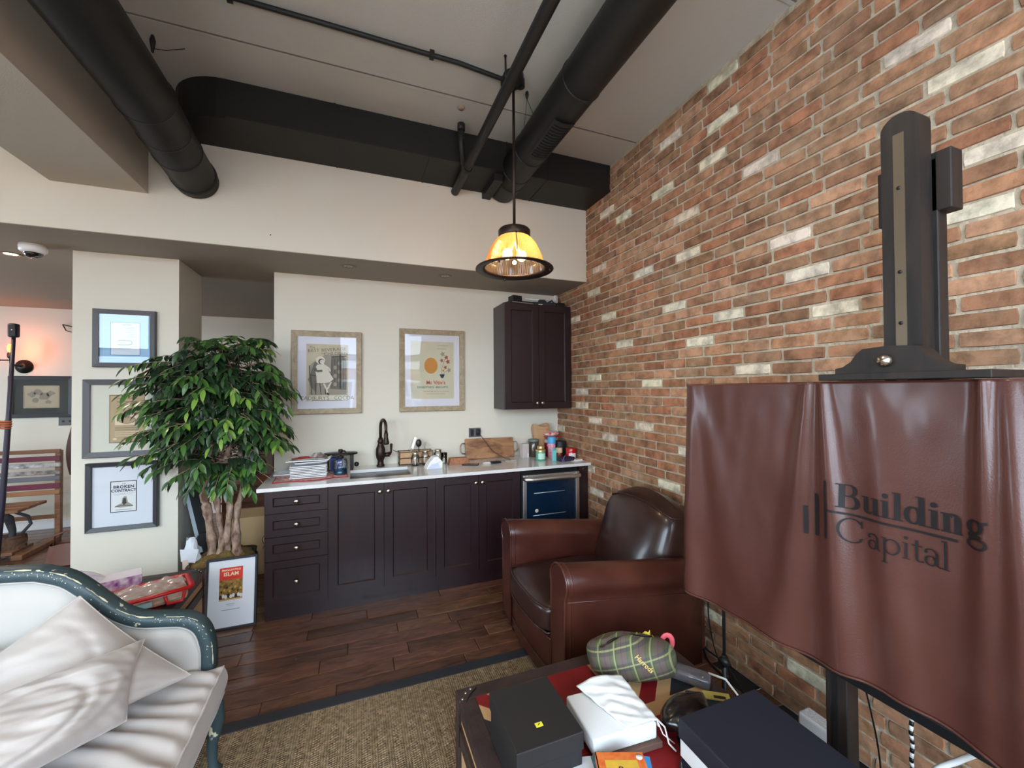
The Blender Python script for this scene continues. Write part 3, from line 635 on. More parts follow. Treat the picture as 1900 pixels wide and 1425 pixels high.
b = MB(); S = -.16; g1 = mat('print_grey', (120, 116, 106), .85); g2 = mat('print_dark', (66, 64, 60), .85); g3 = mat('print_light', (226, 220, 204), .85); g4 = mat('print_mid', (160, 154, 138), .85)
flat(b, [(-.163, -.243), (.163, -.243), (.163, .243), (-.163, .243)], M_old, W0, .0105)
z = .0112
flat(b, [(-.14, -.19), (.15, -.19), (.155, -.02), (.15, .13), (.09, .16), (-.02, .15), (-.09, .11), (-.145, .05)], g4, W0, .0108)
flat(b, [(-.15, -.06), (-.10, .09), (-.04, .10), (-.07, -.04), (-.09, -.17), (-.13, -.12)], g1, W0, z)
flat(b, [(.02, -.14), (.15, -.15), (.15, .10), (.13, .14), (.03, .13)], g1, W0, z)          # fireplace screen
for i in range(5): pline(b, [(.035 + i * .023, -.13), (.035 + i * .023, .12)], .004, g2, W0, z + .0003)
for i in range(6): disc(b, .06 + (i % 2) * .035, -.10 + i * .036, .014, .018, g4, W0, z + .0004, 12)
pline(b, [(.10, .16), (.10, -.14)], .010, g2, W0, z + .0005); pline(b, [(.03, .135), (.15, .145)], .008, g2, W0, z + .0005)
disc(b, -.055, .105, .036, .034, g3, W0, z + .0008); disc(b, -.048, .094, .024, .024, g2, W0, z + .001); disc(b, -.042, .092, .018, .02, g3, W0, z + .0012)   # bonnet, hair, face
disc(b, -.046, .096, .002, .002, g2, W0, z + .0014, 8); disc(b, -.035, .096, .002, .002, g2, W0, z + .0014, 8)
flat(b, [(-.085, .065), (-.03, .075), (.0, .05), (.012, .01), (.05, -.055), (.02, -.085), (-.05, -.095), (-.085, -.09), (-.09, -.02), (-.10, .03)], g3, W0, z + .0008)
pline(b, [(-.095, .04), (-.085, .01), (-.04, .015)], .018, g1, W0, z + .001); pline(b, [(-.02, .06), (.015, .035), (.02, .01)], .013, g3, W0, z + .0011)
pline(b, [(-.085, .065), (-.10, .03), (-.09, -.02), (-.085, -.09), (-.05, -.095), (.02, -.085), (.05, -.055), (.012, .01)], .003, g2, W0, z + .0012)
pline(b, [(-.03, -.09), (-.005, -.15), (.0, -.18)], .014, g3, W0, z + .0011); pline(b, [(.03, -.08), (.01, -.12), (.0, -.14)], .012, g3, W0, z + .0010); pline(b, [(-.005, -.175), (.012, -.19)], .014, g2, W0, z + .0013)
for (p, q) in (((-.14, -.02), (-.09, -.03)), ((-.13, -.03), (-.12, -.19)), ((-.095, -.09), (-.09, -.19)), ((-.06, -.09), (-.05, -.19)), ((-.02, -.11), (-.015, -.185)), ((-.14, .06), (-.135, -.03))): pline(b, [p, q], .006, g2, W0, z + .0009)
text(b, 'The', .028, -.118, .205, g1, W0, z=z + .001); text(b, 'BEST BEVERAGE', .038, .014, .182, g1, W0 @ Matrix.Rotation(.08, 4, 'Z'), z=z + .001, sx=1.12)
text(b, 'FOR', .02, -.03, .156, g1, W0, z=z + .001); text(b, 'CHILDREN', .038, .075, .148, g1, W0 @ Matrix.Rotation(.06, 4, 'Z'), z=z + .001, sx=1.05)
flat(b, [(-.15, -.238), (.15, -.238), (.15, -.197), (-.15, -.197)], g3, W0, z + .0012)
text(b, "CADBURY'S   COCOA", .044, .0, -.232, g1, W0, z=z + .0016, sx=.98); pline(b, [(-.12, -.237), (.12, -.237)], .003, g2, W0, z + .0016)
b.obj('print', t, fix=False)
bowed(t, .462, .616, -.0225, .0006)
t = thing('framed_poster', 'pale gilt framed biscuit poster with an orange disc and autumn leaves', 'picture', (-1.3195, 0, 1.766))
pframe(t, .603, .76, .046, M_gilt)
bx('mat_board', t, M_mat, -.257, .257, -.010, -.002, -.335, .335)
b = MB(); M_cr = mat('cream_print', (214, 208, 180), .85, vary=.06, vscale=7); M_or = mat('orange_print', (206, 142, 72), .85); M_rd = mat('rust_print', (172, 92, 70), .85); M_bl = mat('navy_print', (52, 66, 92), .85); M_gn = mat('teal_print', (84, 132, 112), .85); M_rp = mat('rose_print', (200, 92, 92), .85)
flat(b, [(-.20, -.265), (.20, -.265), (.20, .27), (-.20, .27)], M_cr, W0, .0105)
disc(b, -.015, .045, .062, .075, M_or, W0, z, 32)
for (px, py, m_, s_) in ((.095, .155, g4, 1.2), (.13, .125, M_rd, 1), (.085, .095, M_rd, .9), (.145, .085, M_rd, 1.1), (.12, .03, M_rd, .9), (.155, .005, g4, 1.1), (.10, -.0, M_or, .7)):
    flat(b, [(px + s_ * .022 * math.cos(a) * (1 if i % 2 else .5), py + s_ * .024 * math.sin(a) * (1 if i % 2 else .5)) for i, a in enumerate([2 * PI * i / 10 for i in range(10)])], m_, W0, z + .0003)
pline(b, [(.09, -.045), (.08, .0), (.10, .06), (.12, .12)], .003, g1, W0, z + .0002); pline(b, [(.09, -.045), (.12, -.01), (.15, .005)], .003, g1, W0, z + .0002)
flat(b, [(.065, -.035), (.115, -.035), (.105, -.06), (.095, -.072), (.082, -.07), (.072, -.055)], M_bl, W0, z + .0005)
text(b, "Mc Vitie's", .046, .03, -.128, M_rp, W0, z=z + .0003, bold=.0012)
text(b, "DIGESTIVE'S  BISCUITS", .026, .0, -.165, M_gn, W0, z=z + .0003, sx=1.12, bold=.0006)
for i_, (xa, xb, yy) in enumerate(((-.09, .15, -.195), (-.06, .12, -.218), (.05, .15, .235), (.04, .13, .205))): pline(b, [(xa + (xb - xa) * k / 24, yy + .005 * math.sin(k * 2.1 + i_)) for k in range(25)], .0028, g4, W0, z)
b.obj('print', t, fix=False)
bowed(t, .512, .668, -.0225, .0014)
# ---- three pictures on the pillar
M_fg = mat('slate_frame', (78, 78, 82), .45); M_fd = mat('charcoal_frame', (48, 50, 54), .4)
YP = -.126
t = thing('framed_certificate', 'small grey-framed certificate, top picture on the white pillar', 'picture', (-3.526, YP, 1.962))
pframe(t, .352, .408, .032, M_fg, .035)
M_bluemat = mat('blue_mat_board', (150, 190, 222), .8)
bx('mat_board', t, M_bluemat, -.146, .146, -.010, -.002, -.174, .174)
b = MB(); flat(b, [(-.086, -.118), (.082, -.118), (.082, .118), (-.086, .118)], M_bl, W0, .0104); flat(b, [(-.083, -.115), (.079, -.115), (.079, .115), (-.083, .115)], mat('pale_print', (212, 224, 234), .8), W0, .0108)
mg = mat('faint_print', (140, 158, 176), .8)
pline(b, [(-.02, .10), (.03, .10)], .005, mg, W0, z)
for i in range(5): pline(b, [(.0 + .012 * (i % 2), .078 - i * .016), (.05, .08 - i * .016)], .003, mg, W0, z)
pline(b, [(-.045, -.012), (.02, -.012), (.035, -.02), (.035, -.035), (.02, -.043), (-.045, -.043)], .007, mg, W0, z); pline(b, [(-.04, -.07), (.03, -.07)], .003, mg, W0, z)
b.obj('print', t, fix=False); bx('glazing', t, M_glz, -.146, .146, -.025, -.023, -.174, .174)
t = thing('framed_certificate', 'grey-framed old engraved share certificate, middle picture on the white pillar', 'picture', (-3.534, YP, 1.398))
pframe(t, .436, .546, .038, M_fg, .035)
bx('mat_board', t, mat('sage_mat_board', (190, 202, 188), .8), -.182, .182, -.010, -.002, -.236, .236)
b = MB(); M_gold = mat('ochre_print', (150, 138, 100), .8); M_bk = mat('dark_line_print', (84, 80, 62), .8)
flat(b, [(-.082, -.176), (.118, -.176), (.118, .165), (-.082, .165)], M_bk, W0, .0104); flat(b, [(-.076, -.170), (.112, -.170), (.112, .159), (-.076, .159)], M_gold, W0, .0108)
flat(b, [(-.05, -.05), (.086, -.05), (.086, .02), (-.05, .02)], M_old, W0, z); disc(b, .018, -.015, .05, .026, M_bk, W0, z + .0002); disc(b, .018, -.015, .045, .022, M_gold, W0, z + .0004)
for i in range(5): pline(b, [(-.05, -.07 - i * .014), (.086, -.07 - i * .014)], .004, M_bk if i < 2 else M_old, W0, z)
disc(b, .018, -.148, .02, .012, M_bk, W0, z); disc(b, -.05, -.148, .012, .008, M_old, W0, z); disc(b, .085, -.148, .012, .008, M_old, W0, z)
for i in range(4): pline(b, [(-.04, .14 - i * .025), (.075, .14 - i * .025)], .010 if i == 1 else .004, M_bk, W0, z)
b.obj('print', t, fix=False); bx('glazing', t, M_glz, -.182, .182, -.025, -.023, -.236, .236)
t = thing('framed_book_cover', 'charcoal-framed book cover lettered The Broken Contract, lowest on the white pillar', 'picture', (-3.532, YP, .849))
pframe(t, .402, .478, .028, M_fd, .04)
bx('mat_board', t, mat('white_mat_board', (226, 230, 236), .8), -.175, .175, -.010, -.002, -.214, .214)
b = MB(); flat(b, [(-.075, -.117), (.073, -.117), (.073, .103), (-.075, .103)], M_ink, W0, .0104); flat(b, [(-.070, -.112), (.068, -.112), (.068, .098), (-.070, .098)], M_paper, W0, .0108)
mbl = mat('slate_print', (58, 66, 84), .8)
text(b, 'THE', .012, 0, .078, mbl, W0, z=z); text(b, 'BROKEN', .028, 0, .052, mbl, W0, z=z, bold=.0012, space=1.1); text(b, 'CONTRACT', .028, 0, .026, mbl, W0, z=z, bold=.0012, sx=.88, space=1.05); pline(b, [(-.06, .014), (.06, .014)], .0015, mg, W0, z); pline(b, [(-.05, .006), (.05, .006)], .0015, mg, W0, z)
flat(b, [(-.05, -.075), (-.03, -.062), (-.012, -.055), (-.008, -.02), (.004, -.006), (.016, -.01), (.024, -.05), (.05, -.07), (.055, -.08), (-.02, -.085)], g4, W0, z); flat(b, [(-.008, -.05), (-.002, -.02), (.012, -.02), (.016, -.055), (.0, -.07)], g2, W0, z + .0002)
pline(b, [(-.05, -.078), (-.01, -.07), (.05, -.08)], .004, g2, W0, z + .0003); pline(b, [(-.045, -.10), (.045, -.10)], .004, mg, W0, z)
b.obj('print', t, fix=False); bx('glazing', t, M_glz, -.175, .175, -.030, -.028, -.214, .214)

# ---- on top of the wall cabinet: black electronics
t = thing('set_top_box', 'black flat box at the left on top of the wall cabinet', 'electronics', (-.56, -.24, 2.3915), .12)
bx('case', t, M_bplastic, -.09, .16, -.06, .10, 0, .028, r=.004); bx('upper_case', t, M_bplastic, -.05, .05, -.02, .08, .028, .085, r=.004); bx('front_strip', t, M_steel, -.08, .15, -.0615, -.060, .008, .014)
t = thing('media_player', 'black angled box in the middle on top of the wall cabinet', 'electronics', (-.28, -.22, 2.3915), -.15)
bx('case', t, M_bplastic, -.12, .12, -.07, .09, 0, .034, r=.006); bx('bracket', t, M_bplastic, -.03, .03, .0, .05, .034, .075, r=.004); bx('foot', t, M_steel, -.06, -.02, -.072, -.068, .004, .012)
t = thing('cable_adapter', 'small black adapter with curled cable at the right on the wall cabinet', 'electronics', (-.09, -.20, 2.3915))
bx('case', t, M_bplastic, -.04, .045, -.05, .05, 0, .05, r=.008)
b = MB().use(M_bplastic); b.tube([(-.04, 0, .03), (-.09, -.03, .07), (-.12, .05, .045), (-.10, .09, .085)], .008, 8); b.obj('cable', t)
t = thing('white_rail', 'white upright plastic rail standing in the corner on the wall cabinet', 'rail', (-.045, -.04, 2.3915))
bx('rail', t, M_white, -.022, .012, -.03, .03, 0, .165, r=.003); bx('groove_shade', t, mat('grey_shadow_plastic', (150, 150, 150), .5), -.008, -.002, -.032, -.029, .005, .16)  # grey strip on the rail, its colour stands for the groove's shade
b = MB().use(M_white); b.tube([(-.43, -.14, 2.50), (-.10, -.16, 2.49)], .006, 8); tag(b.obj('white_rod', loc=(0, 0, -.02)), 'thin white rod lying across the black boxes on the wall cabinet', 'rod')

# ---- things on the counter
ZT = .9205
M_china = mat('white_china', (228, 230, 232), .12, coat=.5)
def plate(name, lab, loc, rz, s, grp=None, h=.011):
    t = thing(name, lab, 'plate', loc, rz, grp); b = MB().use(M_china)
    prof = [(s * .62, 0), (s * .64, .001), (s * .985, h - .0065), (s, h - .006), (s, h), (s * .97, h + .0005), (s * .66, .005), (s * .62, .004)]
    vs = []; n = 16
    for (r, z_) in prof: vs += [(p[0], p[1], z_) for p in rr(r, r, r * .10, 3)]
    n = 16; fs = [(i * n + j, i * n + (j + 1) % n, (i + 1) * n + (j + 1) % n, (i + 1) * n + j) for i in range(len(prof) - 1) for j in range(n)]
    fs += [tuple(range(n))[::-1], tuple((len(prof) - 1) * n + j for j in range(n))]; b.add(vs, fs, False); b.obj('dish', t); return t
ords = ['lowest white square plate of the stack at the counter end', 'second lowest white square plate of the stack', 'third lowest white square plate of the stack', 'fourth white square plate from the bottom of the stack',
        'fifth white square plate from the bottom of the stack', 'sixth white square plate from the bottom of the stack', 'seventh white square plate from the bottom of the stack', 'topmost of the equal white square plates in the stack']
p0 = None
for i, lab in enumerate(ords):
    loc = (-2.335 + .002 * (i % 3), -.285 + .002 * (i % 2), ZT + .0022 + i * .0118); rz = .06 + .01 * (i % 3 - 1)
    if p0 is None: p0 = plate('square_plate', lab, loc, rz, .128, 'white square plates stacked on the counter')
    else: dup(p0, loc, rz, lab)
plate('serving_dish', 'white square serving dish tilted on top of the plate stack', (-2.33, -.275, ZT + .0975), .2, .115, h=.022)
plate('serving_dish', 'shallow white platter lying askew on the plate stack', (-2.325, -.27, ZT + .122), -.05, .15, h=.016)
M_red = mat('red_foil', (180, 44, 44), .35, vary=.3, vscale=30); M_dkf = mat('dark_wrapper', (92, 62, 66), .35, color2=(190, 180, 176), vscale=25)
t = thing('snack_packet', 'flat red snack packet on the white platter', 'packet', (-2.375, -.285, ZT + .1385), .3)
b = MB().use(M_red); b.grid(lambda u, v: ((u - .5) * .16, (v - .5) * .07, .002 + .012 * math.sin(PI * u) * math.sin(PI * v) + .002 * noise.noise(Vector((u * 9, v * 7, 1)))), 16, 8); b.grid(lambda u, v: ((u - .5) * .16, (v - .5) * .07, 0), 2, 2); b.obj('wrapper', t)
t = thing('snack_packet', 'crumpled brown and white patterned wrapper on the white platter', 'packet', (-2.275, -.265, ZT + .1385), -.2)
b = MB().use(M_dkf); b.grid(lambda u, v: ((u - .5) * .13, (v - .5) * .08, .004 + .03 * math.sin(PI * u) * math.sin(PI * v) * (1 + .8 * noise.noise(Vector((u * 8, v * 7, 4))))), 18, 12); b.grid(lambda u, v: ((u - .5) * .13, (v - .5) * .08, 0), 2, 2); b.obj('wrapper', t)
t = plate('square_platter', 'single white rectangular platter at the left edge of the counter', (-2.50, -.20, ZT + .001), .03, .085, h=.02)
t = thing('patterned_cloth', 'red and cream patterned cloth spread under the plate stack', 'cloth', (-2.31, -.31, ZT - .0002), .06)
def clothfn(u, v): return ((u - .5) * .50, (v - .5) * .36 + .02 * math.sin(u * 9) * (1 if v < .3 else 0), .0006 + .0022 * (1 + noise.noise(Vector((u * 7, v * 6, 2)))) * (1 if (u < .2 or u > .8 or v < .15) else .1))
mc = mat('red_patterned_cloth', (176, 60, 70), .85, color2=(222, 200, 186), vscale=38)
b = MB().use(mc); b.grid(clothfn, 40, 24); b.obj('weave', t)
b = MB().use(mat('red_hem', (160, 34, 48), .85))
for k in range(4):
    q = [clothfn(*({0: (s_, 0), 1: (1, s_), 2: (1 - s_, 1), 3: (0, 1 - s_)}[k])) for s_ in [i / 16 for i in range(17)]]; b.tube([(p[0], p[1], p[2] + .001) for p in q], .003, 6)
b.obj('hem', t)
# soap dispenser
t = thing('soap_dispenser', 'clear glass soap dispenser half full of blue liquid', 'dispenser', (-2.105, -.335, ZT))
b = MB().use(glassmat('bottle_glass', (.86, .92, .94), .03, .9, .05)); b.lathe([(.046, 0), (.050, .006), (.050, .10), (.046, .122), (.03, .132), (.022, .136)], (0, 0, 0), 28); b.obj('bottle', t)
b = MB().use(mat('blue_liquid', (18, 78, 110), .1, coat=.5)); b.lathe([(.046, .003), (.0475, .008), (.0475, .050), (.001, .050)], (0, 0, 0), 28, close=False); b.obj('liquid', t)
b = MB().use(M_bronze); b.lathe([(.025, .130), (.025, .147), (.010, .150), (.008, .172), (.018, .178), (.016, .198), (.004, .2)], (0, 0, 0), 18); b.tube([(0, 0, .188), (.03, -.01, .186), (.038, -.012, .172)], .006, 8); b.obj('pump', t)
# black pan and blue box behind it
t = thing('flat_griddle', 'black flat griddle lid leaning over a blue box behind the soap', 'pan', (-2.11, -.14, ZT), -.05)
b = MB().use(M_bplastic); b.lathe([(.001, .128), (.13, .130), (.135, .136), (.13, .144), (.001, .146)], (0, 0, 0), 30, M=Matrix.Diagonal((1, .62, 1, 1))); b.obj('lid', t)
bx('stand', t, M_bplastic, -.12, -.095, -.05, .05, 0, .129, r=.003); bx('stand', t, M_bplastic, .075, .10, -.05, .05, 0, .129, r=.003)
b = MB().use(M_bplastic); b.ball((.125, -.02, .045), .02, 12, 8); b.obj('knob', t)
t = thing('blue_carton', 'bright blue carton behind the soap dispenser', 'box', (-2.13, -.14, ZT)); bx('carton', t, mat('blue_card', (24, 78, 160), .5), -.055, .035, -.04, .04, .0, .11, r=.002); bx('label', t, mat('dark_blue_card', (18, 40, 90), .5), -.05, -.02, -.0415, -.0402, .02, .09)
# utensil caddy
M_lw = woodmat('pale_wood', (196, 160, 122), (168, 128, 92), .55, (3, 10, 10))
t = thing('utensil_caddy', 'pale wood and black wire caddy holding cooking tools by the faucet', 'caddy', (-1.49, -.085, ZT), 0)
for i, zz in enumerate((.012, .068)): bx('wooden_band', t, M_lw, -.14, .14, -.062, -.05, zz, zz + .045, r=.002); bx('wooden_band', t, M_lw, -.14, .14, .05, .062, zz, zz + .045, r=.002)
b = MB().use(M_black)
for zz in (.008, .062, .115): b.tube([(-.145, -.064, zz), (.145, -.064, zz), (.145, .064, zz), (-.145, .064, zz), (-.145, -.064, zz)], .0025, 6)
for xx in (-.145, 0, .145): b.tube([(xx, -.066, 0), (xx, -.066, .12)], .0025, 6); b.tube([(xx, .066, 0), (xx, .066, .12)], .0025, 6)
for i in range(7): b.tube([(-.12 + i * .04, -.06, .005), (-.12 + i * .04, .06, .005)], .002, 5)
b.tube([(-.145, 0, .115), (-.17, -.01, .12), (-.195, -.03, .138)], .003, 6); b.obj('wire_frame', t)
def tool(name, lab, loc, fn):
    t = thing(name, lab, 'utensil', loc); fn(t); return t
def _sp(t): b = MB().use(M_steel); b.tube([(0, 0, .0), (.035, 0, .13)], .0045, 8); b.obj('handle', t); b = MB().use(M_steel); b.rbox(-.011, .011, -.002, .002, 0, .11, .001, M=Matrix.Translation((.035, 0, .12)) @ Matrix.Rotation(.32, 4, 'Y')); b.obj('blade', t)
tool('spatula', 'steel spatula sticking out of the left of the caddy', (-1.555, -.08, ZT + .012), _sp)
def _ld(t): b = MB().use(M_bplastic); b.tube([(0, 0, 0), (-.004, 0, .14)], .004, 8); b.obj('handle', t); b = MB().use(M_bplastic); b.ball((-.006, -.006, .172), .032, 16, 10, (.8, .4, 1.1)); b.obj('bowl', t)
tool('ladle', 'black round ladle standing in the caddy', (-1.455, -.085, ZT + .012), _ld)
def _wh(t):
    b = MB().use(M_steel); b.tube([(0, 0, 0), (0, 0, .12)], .004, 8); b.obj('handle', t); b = MB().use(M_steel)
    for k in range(5): a = PI * k / 5; b.tube([(.022 * math.sin(PI * s_) * math.cos(a), .022 * math.sin(PI * s_) * math.sin(a), .12 + .055 * (1 - abs(2 * s_ - 1)) ) for s_ in [i / 10 for i in range(11)]], .0014, 5)
    b.obj('wires', t)
tool('whisk', 'steel wire whisk at the right in the caddy', (-1.405, -.075, ZT + .012), _wh)
# mason jars
M_jar = glassmat('jar_glass', (.95, .97, .97), .03, .9, .05)
def jar(lab, x, y, h=.125):
    t = thing('mason_jar', lab, 'jar', (x, y, ZT)); b = MB().use(M_jar); b.lathe([(.028, 0), (.034, .004), (.036, .02), (.036, h - .04), (.029, h - .022), (.027, h - .018), (.027, h)], (0, 0, 0), 24); b.obj('glass', t)
    b = MB().use(M_nickel); b.lathe([(.028, h - .016), (.0295, h - .014), (.0295, h - .002), (.027, h), (.001, h + .001)], (0, 0, 0), 24, close=False); b.obj('lid', t); return t
jar('leftmost clear mason jar in front of the utensil caddy', -1.505, -.19, .115); jar('middle clear mason jar in front of the utensil caddy', -1.415, -.175, .125); jar('rightmost and tallest clear mason jar beside the folded napkin', -1.315, -.235, .14)
b = MB().use(glassmat('thin_glass', (.93, .95, .95), .02, 1.4, .04)); b.lathe([(.024, 0), (.026, .003), (.031, .10), (.030, .10), (.024, .006)], (0, 0, 0), 24, close=False); tag(b.obj('drinking_glass', loc=(-1.255, -.20, ZT)), 'empty clear drinking glass right of the mason jars', 'glass')
# napkin wedge
t = thing('folded_napkin', 'folded white paper napkin wedge in front of the jars', 'napkin', (-1.37, -.34, ZT), .1)
b = MB().use(M_paper); b.prism([(-.075, 0), (.06, .0), (.065, .05), (.02, .10), (-.01, .095), (-.055, .045)], -.045, .045, 'y'); b.obj('outer_fold', t)
b = MB().use(mat('bluish_paper', (200, 210, 232), .8)); b.prism([(-.07, .002), (.045, .004), (.02, .045), (-.03, .04)], -.049, -.046, 'y'); b.prism([(-.06, .01), (.05, .055), (.045, .06), (-.062, .014)], -.051, -.0495, 'y'); b.obj('inner_fold', t)
# cork block
t = thing('cork_block', 'rough cork block lying on the counter before the wooden board', 'block', (-1.13, -.25, ZT), .12)
b = MB().use(mat('cork', (176, 120, 88), .9, bump=.5, bscale=80, vary=.3, vscale=40)); b.prism([(-.10, 0), (.085, 0), (.075, .055), (-.085, .06)], -.03, .03, 'y'); b.obj('block', t)
b = MB().use(MATS['cork']); b.rbox(.074, .10, -.012, .012, .012, .034, .005); b.obj('stub', t)
t = thing('phone', 'black phone lying face up beside the cork block', 'phone', (-1.045, -.335, ZT), -.45)
bx('case', t, M_bplastic, -.072, .072, -.037, .037, 0, .009, r=.004, n=3); bx('screen', t, mat('dark_screen', (22, 16, 18), .08, coat=1), -.066, .066, -.032, .032, .0088, .0094)
# gadget with coiled cable
t = thing('charger_cable', 'coiled white and black charging cable with small black charger', 'cable', (-.80, -.34, ZT), .1)
bx('charger', t, M_bplastic, -.06, .03, -.026, .02, 0, .018, r=.004)
b = MB().use(M_white); b.tube([(-.10 + .035 * math.cos(a), -.005 + .028 * math.sin(a), .005 + .0012 * a / 2) for a in [i * .5 for i in range(20)]], .003, 6); b.obj('white_coil', t)
b = MB().use(mat('grey_cord', (110, 112, 118), .5)); b.tube([(.03, .0, .01), (.06, .02, .02), (.075, -.01, .012), (.05, -.025, .008), (.03, -.01, .006)], .003, 6); b.obj('grey_coil', t)
b = MB().use(M_white); b.tube([(.03, .0, .004), (.10, .03, .004), (.18, .02, .004), (.24, .05, .004)], .0022, 6); b.obj('white_lead', t)
# glass platter / clear plastic sheet with pink marks
t = thing('plastic_wrap', 'crinkled clear plastic sheet with faint pink marks before the board', 'wrap', (-.83, -.20, ZT), .05)
b = MB().use(mat('clear_film', (212, 196, 196), .08, alpha=.38, coat=.6)); b.grid(lambda u, v: ((u - .5) * .44, (v - .5) * .16, .001 + .012 * (.5 + noise.noise(Vector((u * 7, v * 5, 3))))), 30, 14); b.obj('film', t)
# wooden board with forged handles, leaning on the wall
t = thing('serving_board', 'long grained wooden serving board with iron handles leaning on the wall', 'board', (-.775, -.075, ZT), rot=(-.24, .012, 0))
M_bw = woodmat('olive_wood', (176, 128, 86), (112, 72, 44), .45, (2.2, 6, 5), bump=.1)
b = MB().use(M_bw); b.rbox(-.245, .245, -.012, .012, .0, .195, .006, 2); b.obj('board', t)
for s_ in (-1, 1): b = MB().use(mat('worn_iron', (150, 132, 112), .4, metal=.7)); b.tube([(s_ * .244, -.0, .15), (s_ * .275, -.004, .152), (s_ * .289, -.004, .13), (s_ * .289, -.004, .075), (s_ * .275, -.004, .055), (s_ * .244, 0, .055)], .006, 8); b.obj('handle', t)
# pale box with black strap
t = thing('pale_carton', 'narrow pale grey carton right of the serving board', 'box', (-.455, -.16, ZT), .1)
bx('carton', t, mat('pale_card', (196, 186, 180), .7), -.035, .035, -.03, .03, 0, .135, r=.002); bx('strip', t, M_white, .015, .03, -.0312, -.0303, .0, .04)
b = MB().use(M_bplastic); b.tube([(-.36 - .03, -.165, ZT + .142), (-.36, -.17, ZT + .14), (-.345, -.19, ZT + .10), (-.345, -.19, ZT + .004)], .006, 8, flat=(1, .4)); tag(b.obj('black_strap'), 'short black strap hanging down beside the pale carton', 'strap')
# jars, tins and bottles in the corner
def canister(name, lab, cat, x, y, r, h, m, lidm=None, lid=.02, lab_m=None, rz=0, lr=None):
    t = thing(name, lab, cat, (x, y, ZT), rz); b = MB().use(m); b.lathe([(r * .94, 0), (r, .004), (r, h - lid), (r * .97, h - lid + .002)], (0, 0, 0), 28); b.obj('body', t)
    b = MB().use(lidm or m); q = lr or r * 1.04; b.lathe([(q, h - lid), (q, h - .003), (q * .95, h), (.001, h)], (0, 0, 0), 28, close=False); b.obj('lid', t)
    if lab_m: b = MB().use(lab_m); b.lathe([(r * 1.012, (h - lid) * .18), (r * 1.012, (h - lid) * .82)], (0, 0, 0), 14, True, a0=-PI * .80, a1=-PI * .28, close=False); b.obj('label', t)
    return t
M_gold = mat('gold_lid', (206, 178, 120), .3, metal=.6)
canister('storage_jar', 'tall dark glass storage jar at the back left of the corner clutter', 'jar', -.345, -.13, .052, .17, mat('dark_jar', (78, 68, 56), .1, coat=.6), mat('green_grey_lid', (104, 122, 112), .4))
canister('candle_jar', 'small gold-lidded candle jar standing between the clutter jars', 'jar', -.315, -.235, .036, .115, mat('amber_jar', (150, 118, 74), .2, coat=.5), M_gold, .03)
t = canister('tea_tin', 'mint green round tin with a pale square label', 'tin', -.375, -.36, .045, .10, mat('mint_tin', (92, 168, 140), .35, coat=.3), M_gold, .018, mat('pale_mint', (190, 226, 208), .6))
t = thing('mint_carton', 'slim turquoise carton standing at the counter front', 'box', (-.275, -.44, ZT), .1); bx('carton', t, mat('turquoise_card', (120, 206, 206), .45), -.018, .018, -.012, .012, 0, .115, r=.002); bx('flap', t, mat('turquoise_dark', (90, 170, 176), .45), -.016, .016, -.0128, -.0122, .095, .112)
t = canister('sprinkle_bottle', 'tall pink speckled bottle with a blue cap', 'bottle', -.21, -.26, .038, .20, mat('pink_speckled', (214, 92, 130), .5, color2=(236, 196, 206), vscale=70), mat('sky_blue_plastic', (84, 170, 226), .4), .065)
t = canister('candy_jar', 'clear jar with dark red contents beside the black canister', 'jar', -.20, -.165, .040, .165, mat('dark_red_jar', (132, 22, 36), .15, coat=.6), mat('grey_clear_lid', (170, 160, 164), .2), .03)
canister('coffee_canister', 'wide matte black canister in the corner by the brick', 'canister', -.10, -.22, .062, .15, mat('matte_black_tin', (30, 31, 34), .5), None, .012)
canister('honey_jar', 'small amber jar with cream lid in front of the black canister', 'jar', -.165, -.33, .03, .10, mat('brown_jar', (128, 62, 40), .2, coat=.5), mat('cream_lid', (226, 204, 160), .4), .045)
canister('cookie_tin', 'shiny red round tin with a white label at the counter corner', 'tin', -.075, -.40, .048, .105, mat('red_tin', (190, 20, 30), .2, coat=.6), mat('red_tin', 'b0101c'), .035, mat('white_label', (226, 222, 226), .6))
t = thing('red_parcel', 'red and white patterned bag lying on top of the corner jars', 'bag', (-.135, -.10, ZT + .19), .1)
b = MB().use(mat('red_white_bag', (196, 44, 44), .5, color2=(236, 222, 216), vscale=34)); b.ball((0, 0, .022), .085, 20, 10, (1.05, .75, .34)); b.obj('bag', t); bx('rim', t, mat('red_plastic', (186, 24, 34), .35), -.085, .09, -.06, .06, -.012, -.002, r=.004)
t = thing('paper_bag', 'crumpled brown paper bag behind the corner jars', 'bag', (-.235, -.06, ZT), 0)
def bagfn(u, v):
    w_ = .085 * (1 + .1 * math.sin(v * 9)); x = math.cos(2 * PI * u); y = math.sin(2 * PI * u); s_ = (abs(x) ** 4 + abs(y) ** 4) ** -.25
    return (x * s_ * w_ + .004 * noise.noise(Vector((u * 20, v * 9, 0))), y * s_ * .042 + .004 * noise.noise(Vector((u * 18, v * 9, 5))), v * .30 + (.018 * math.sin(u * 14) if v > .9 else 0))
b = MB().use(mat('kraft_paper', (192, 150, 112), .85, bump=.4, bscale=30)); b.grid(bagfn, 40, 14, False, wrap=True); b.obj('sack', t)
t = thing('dark_pouch', 'dark purple pouch with a lilac ribbon at the counter front', 'pouch', (-.17, -.475, ZT), .15)
bx('pouch', t, mat('dark_purple', (44, 36, 56), .6), -.085, .075, -.045, .04, 0, .035, r=.012, n=3)
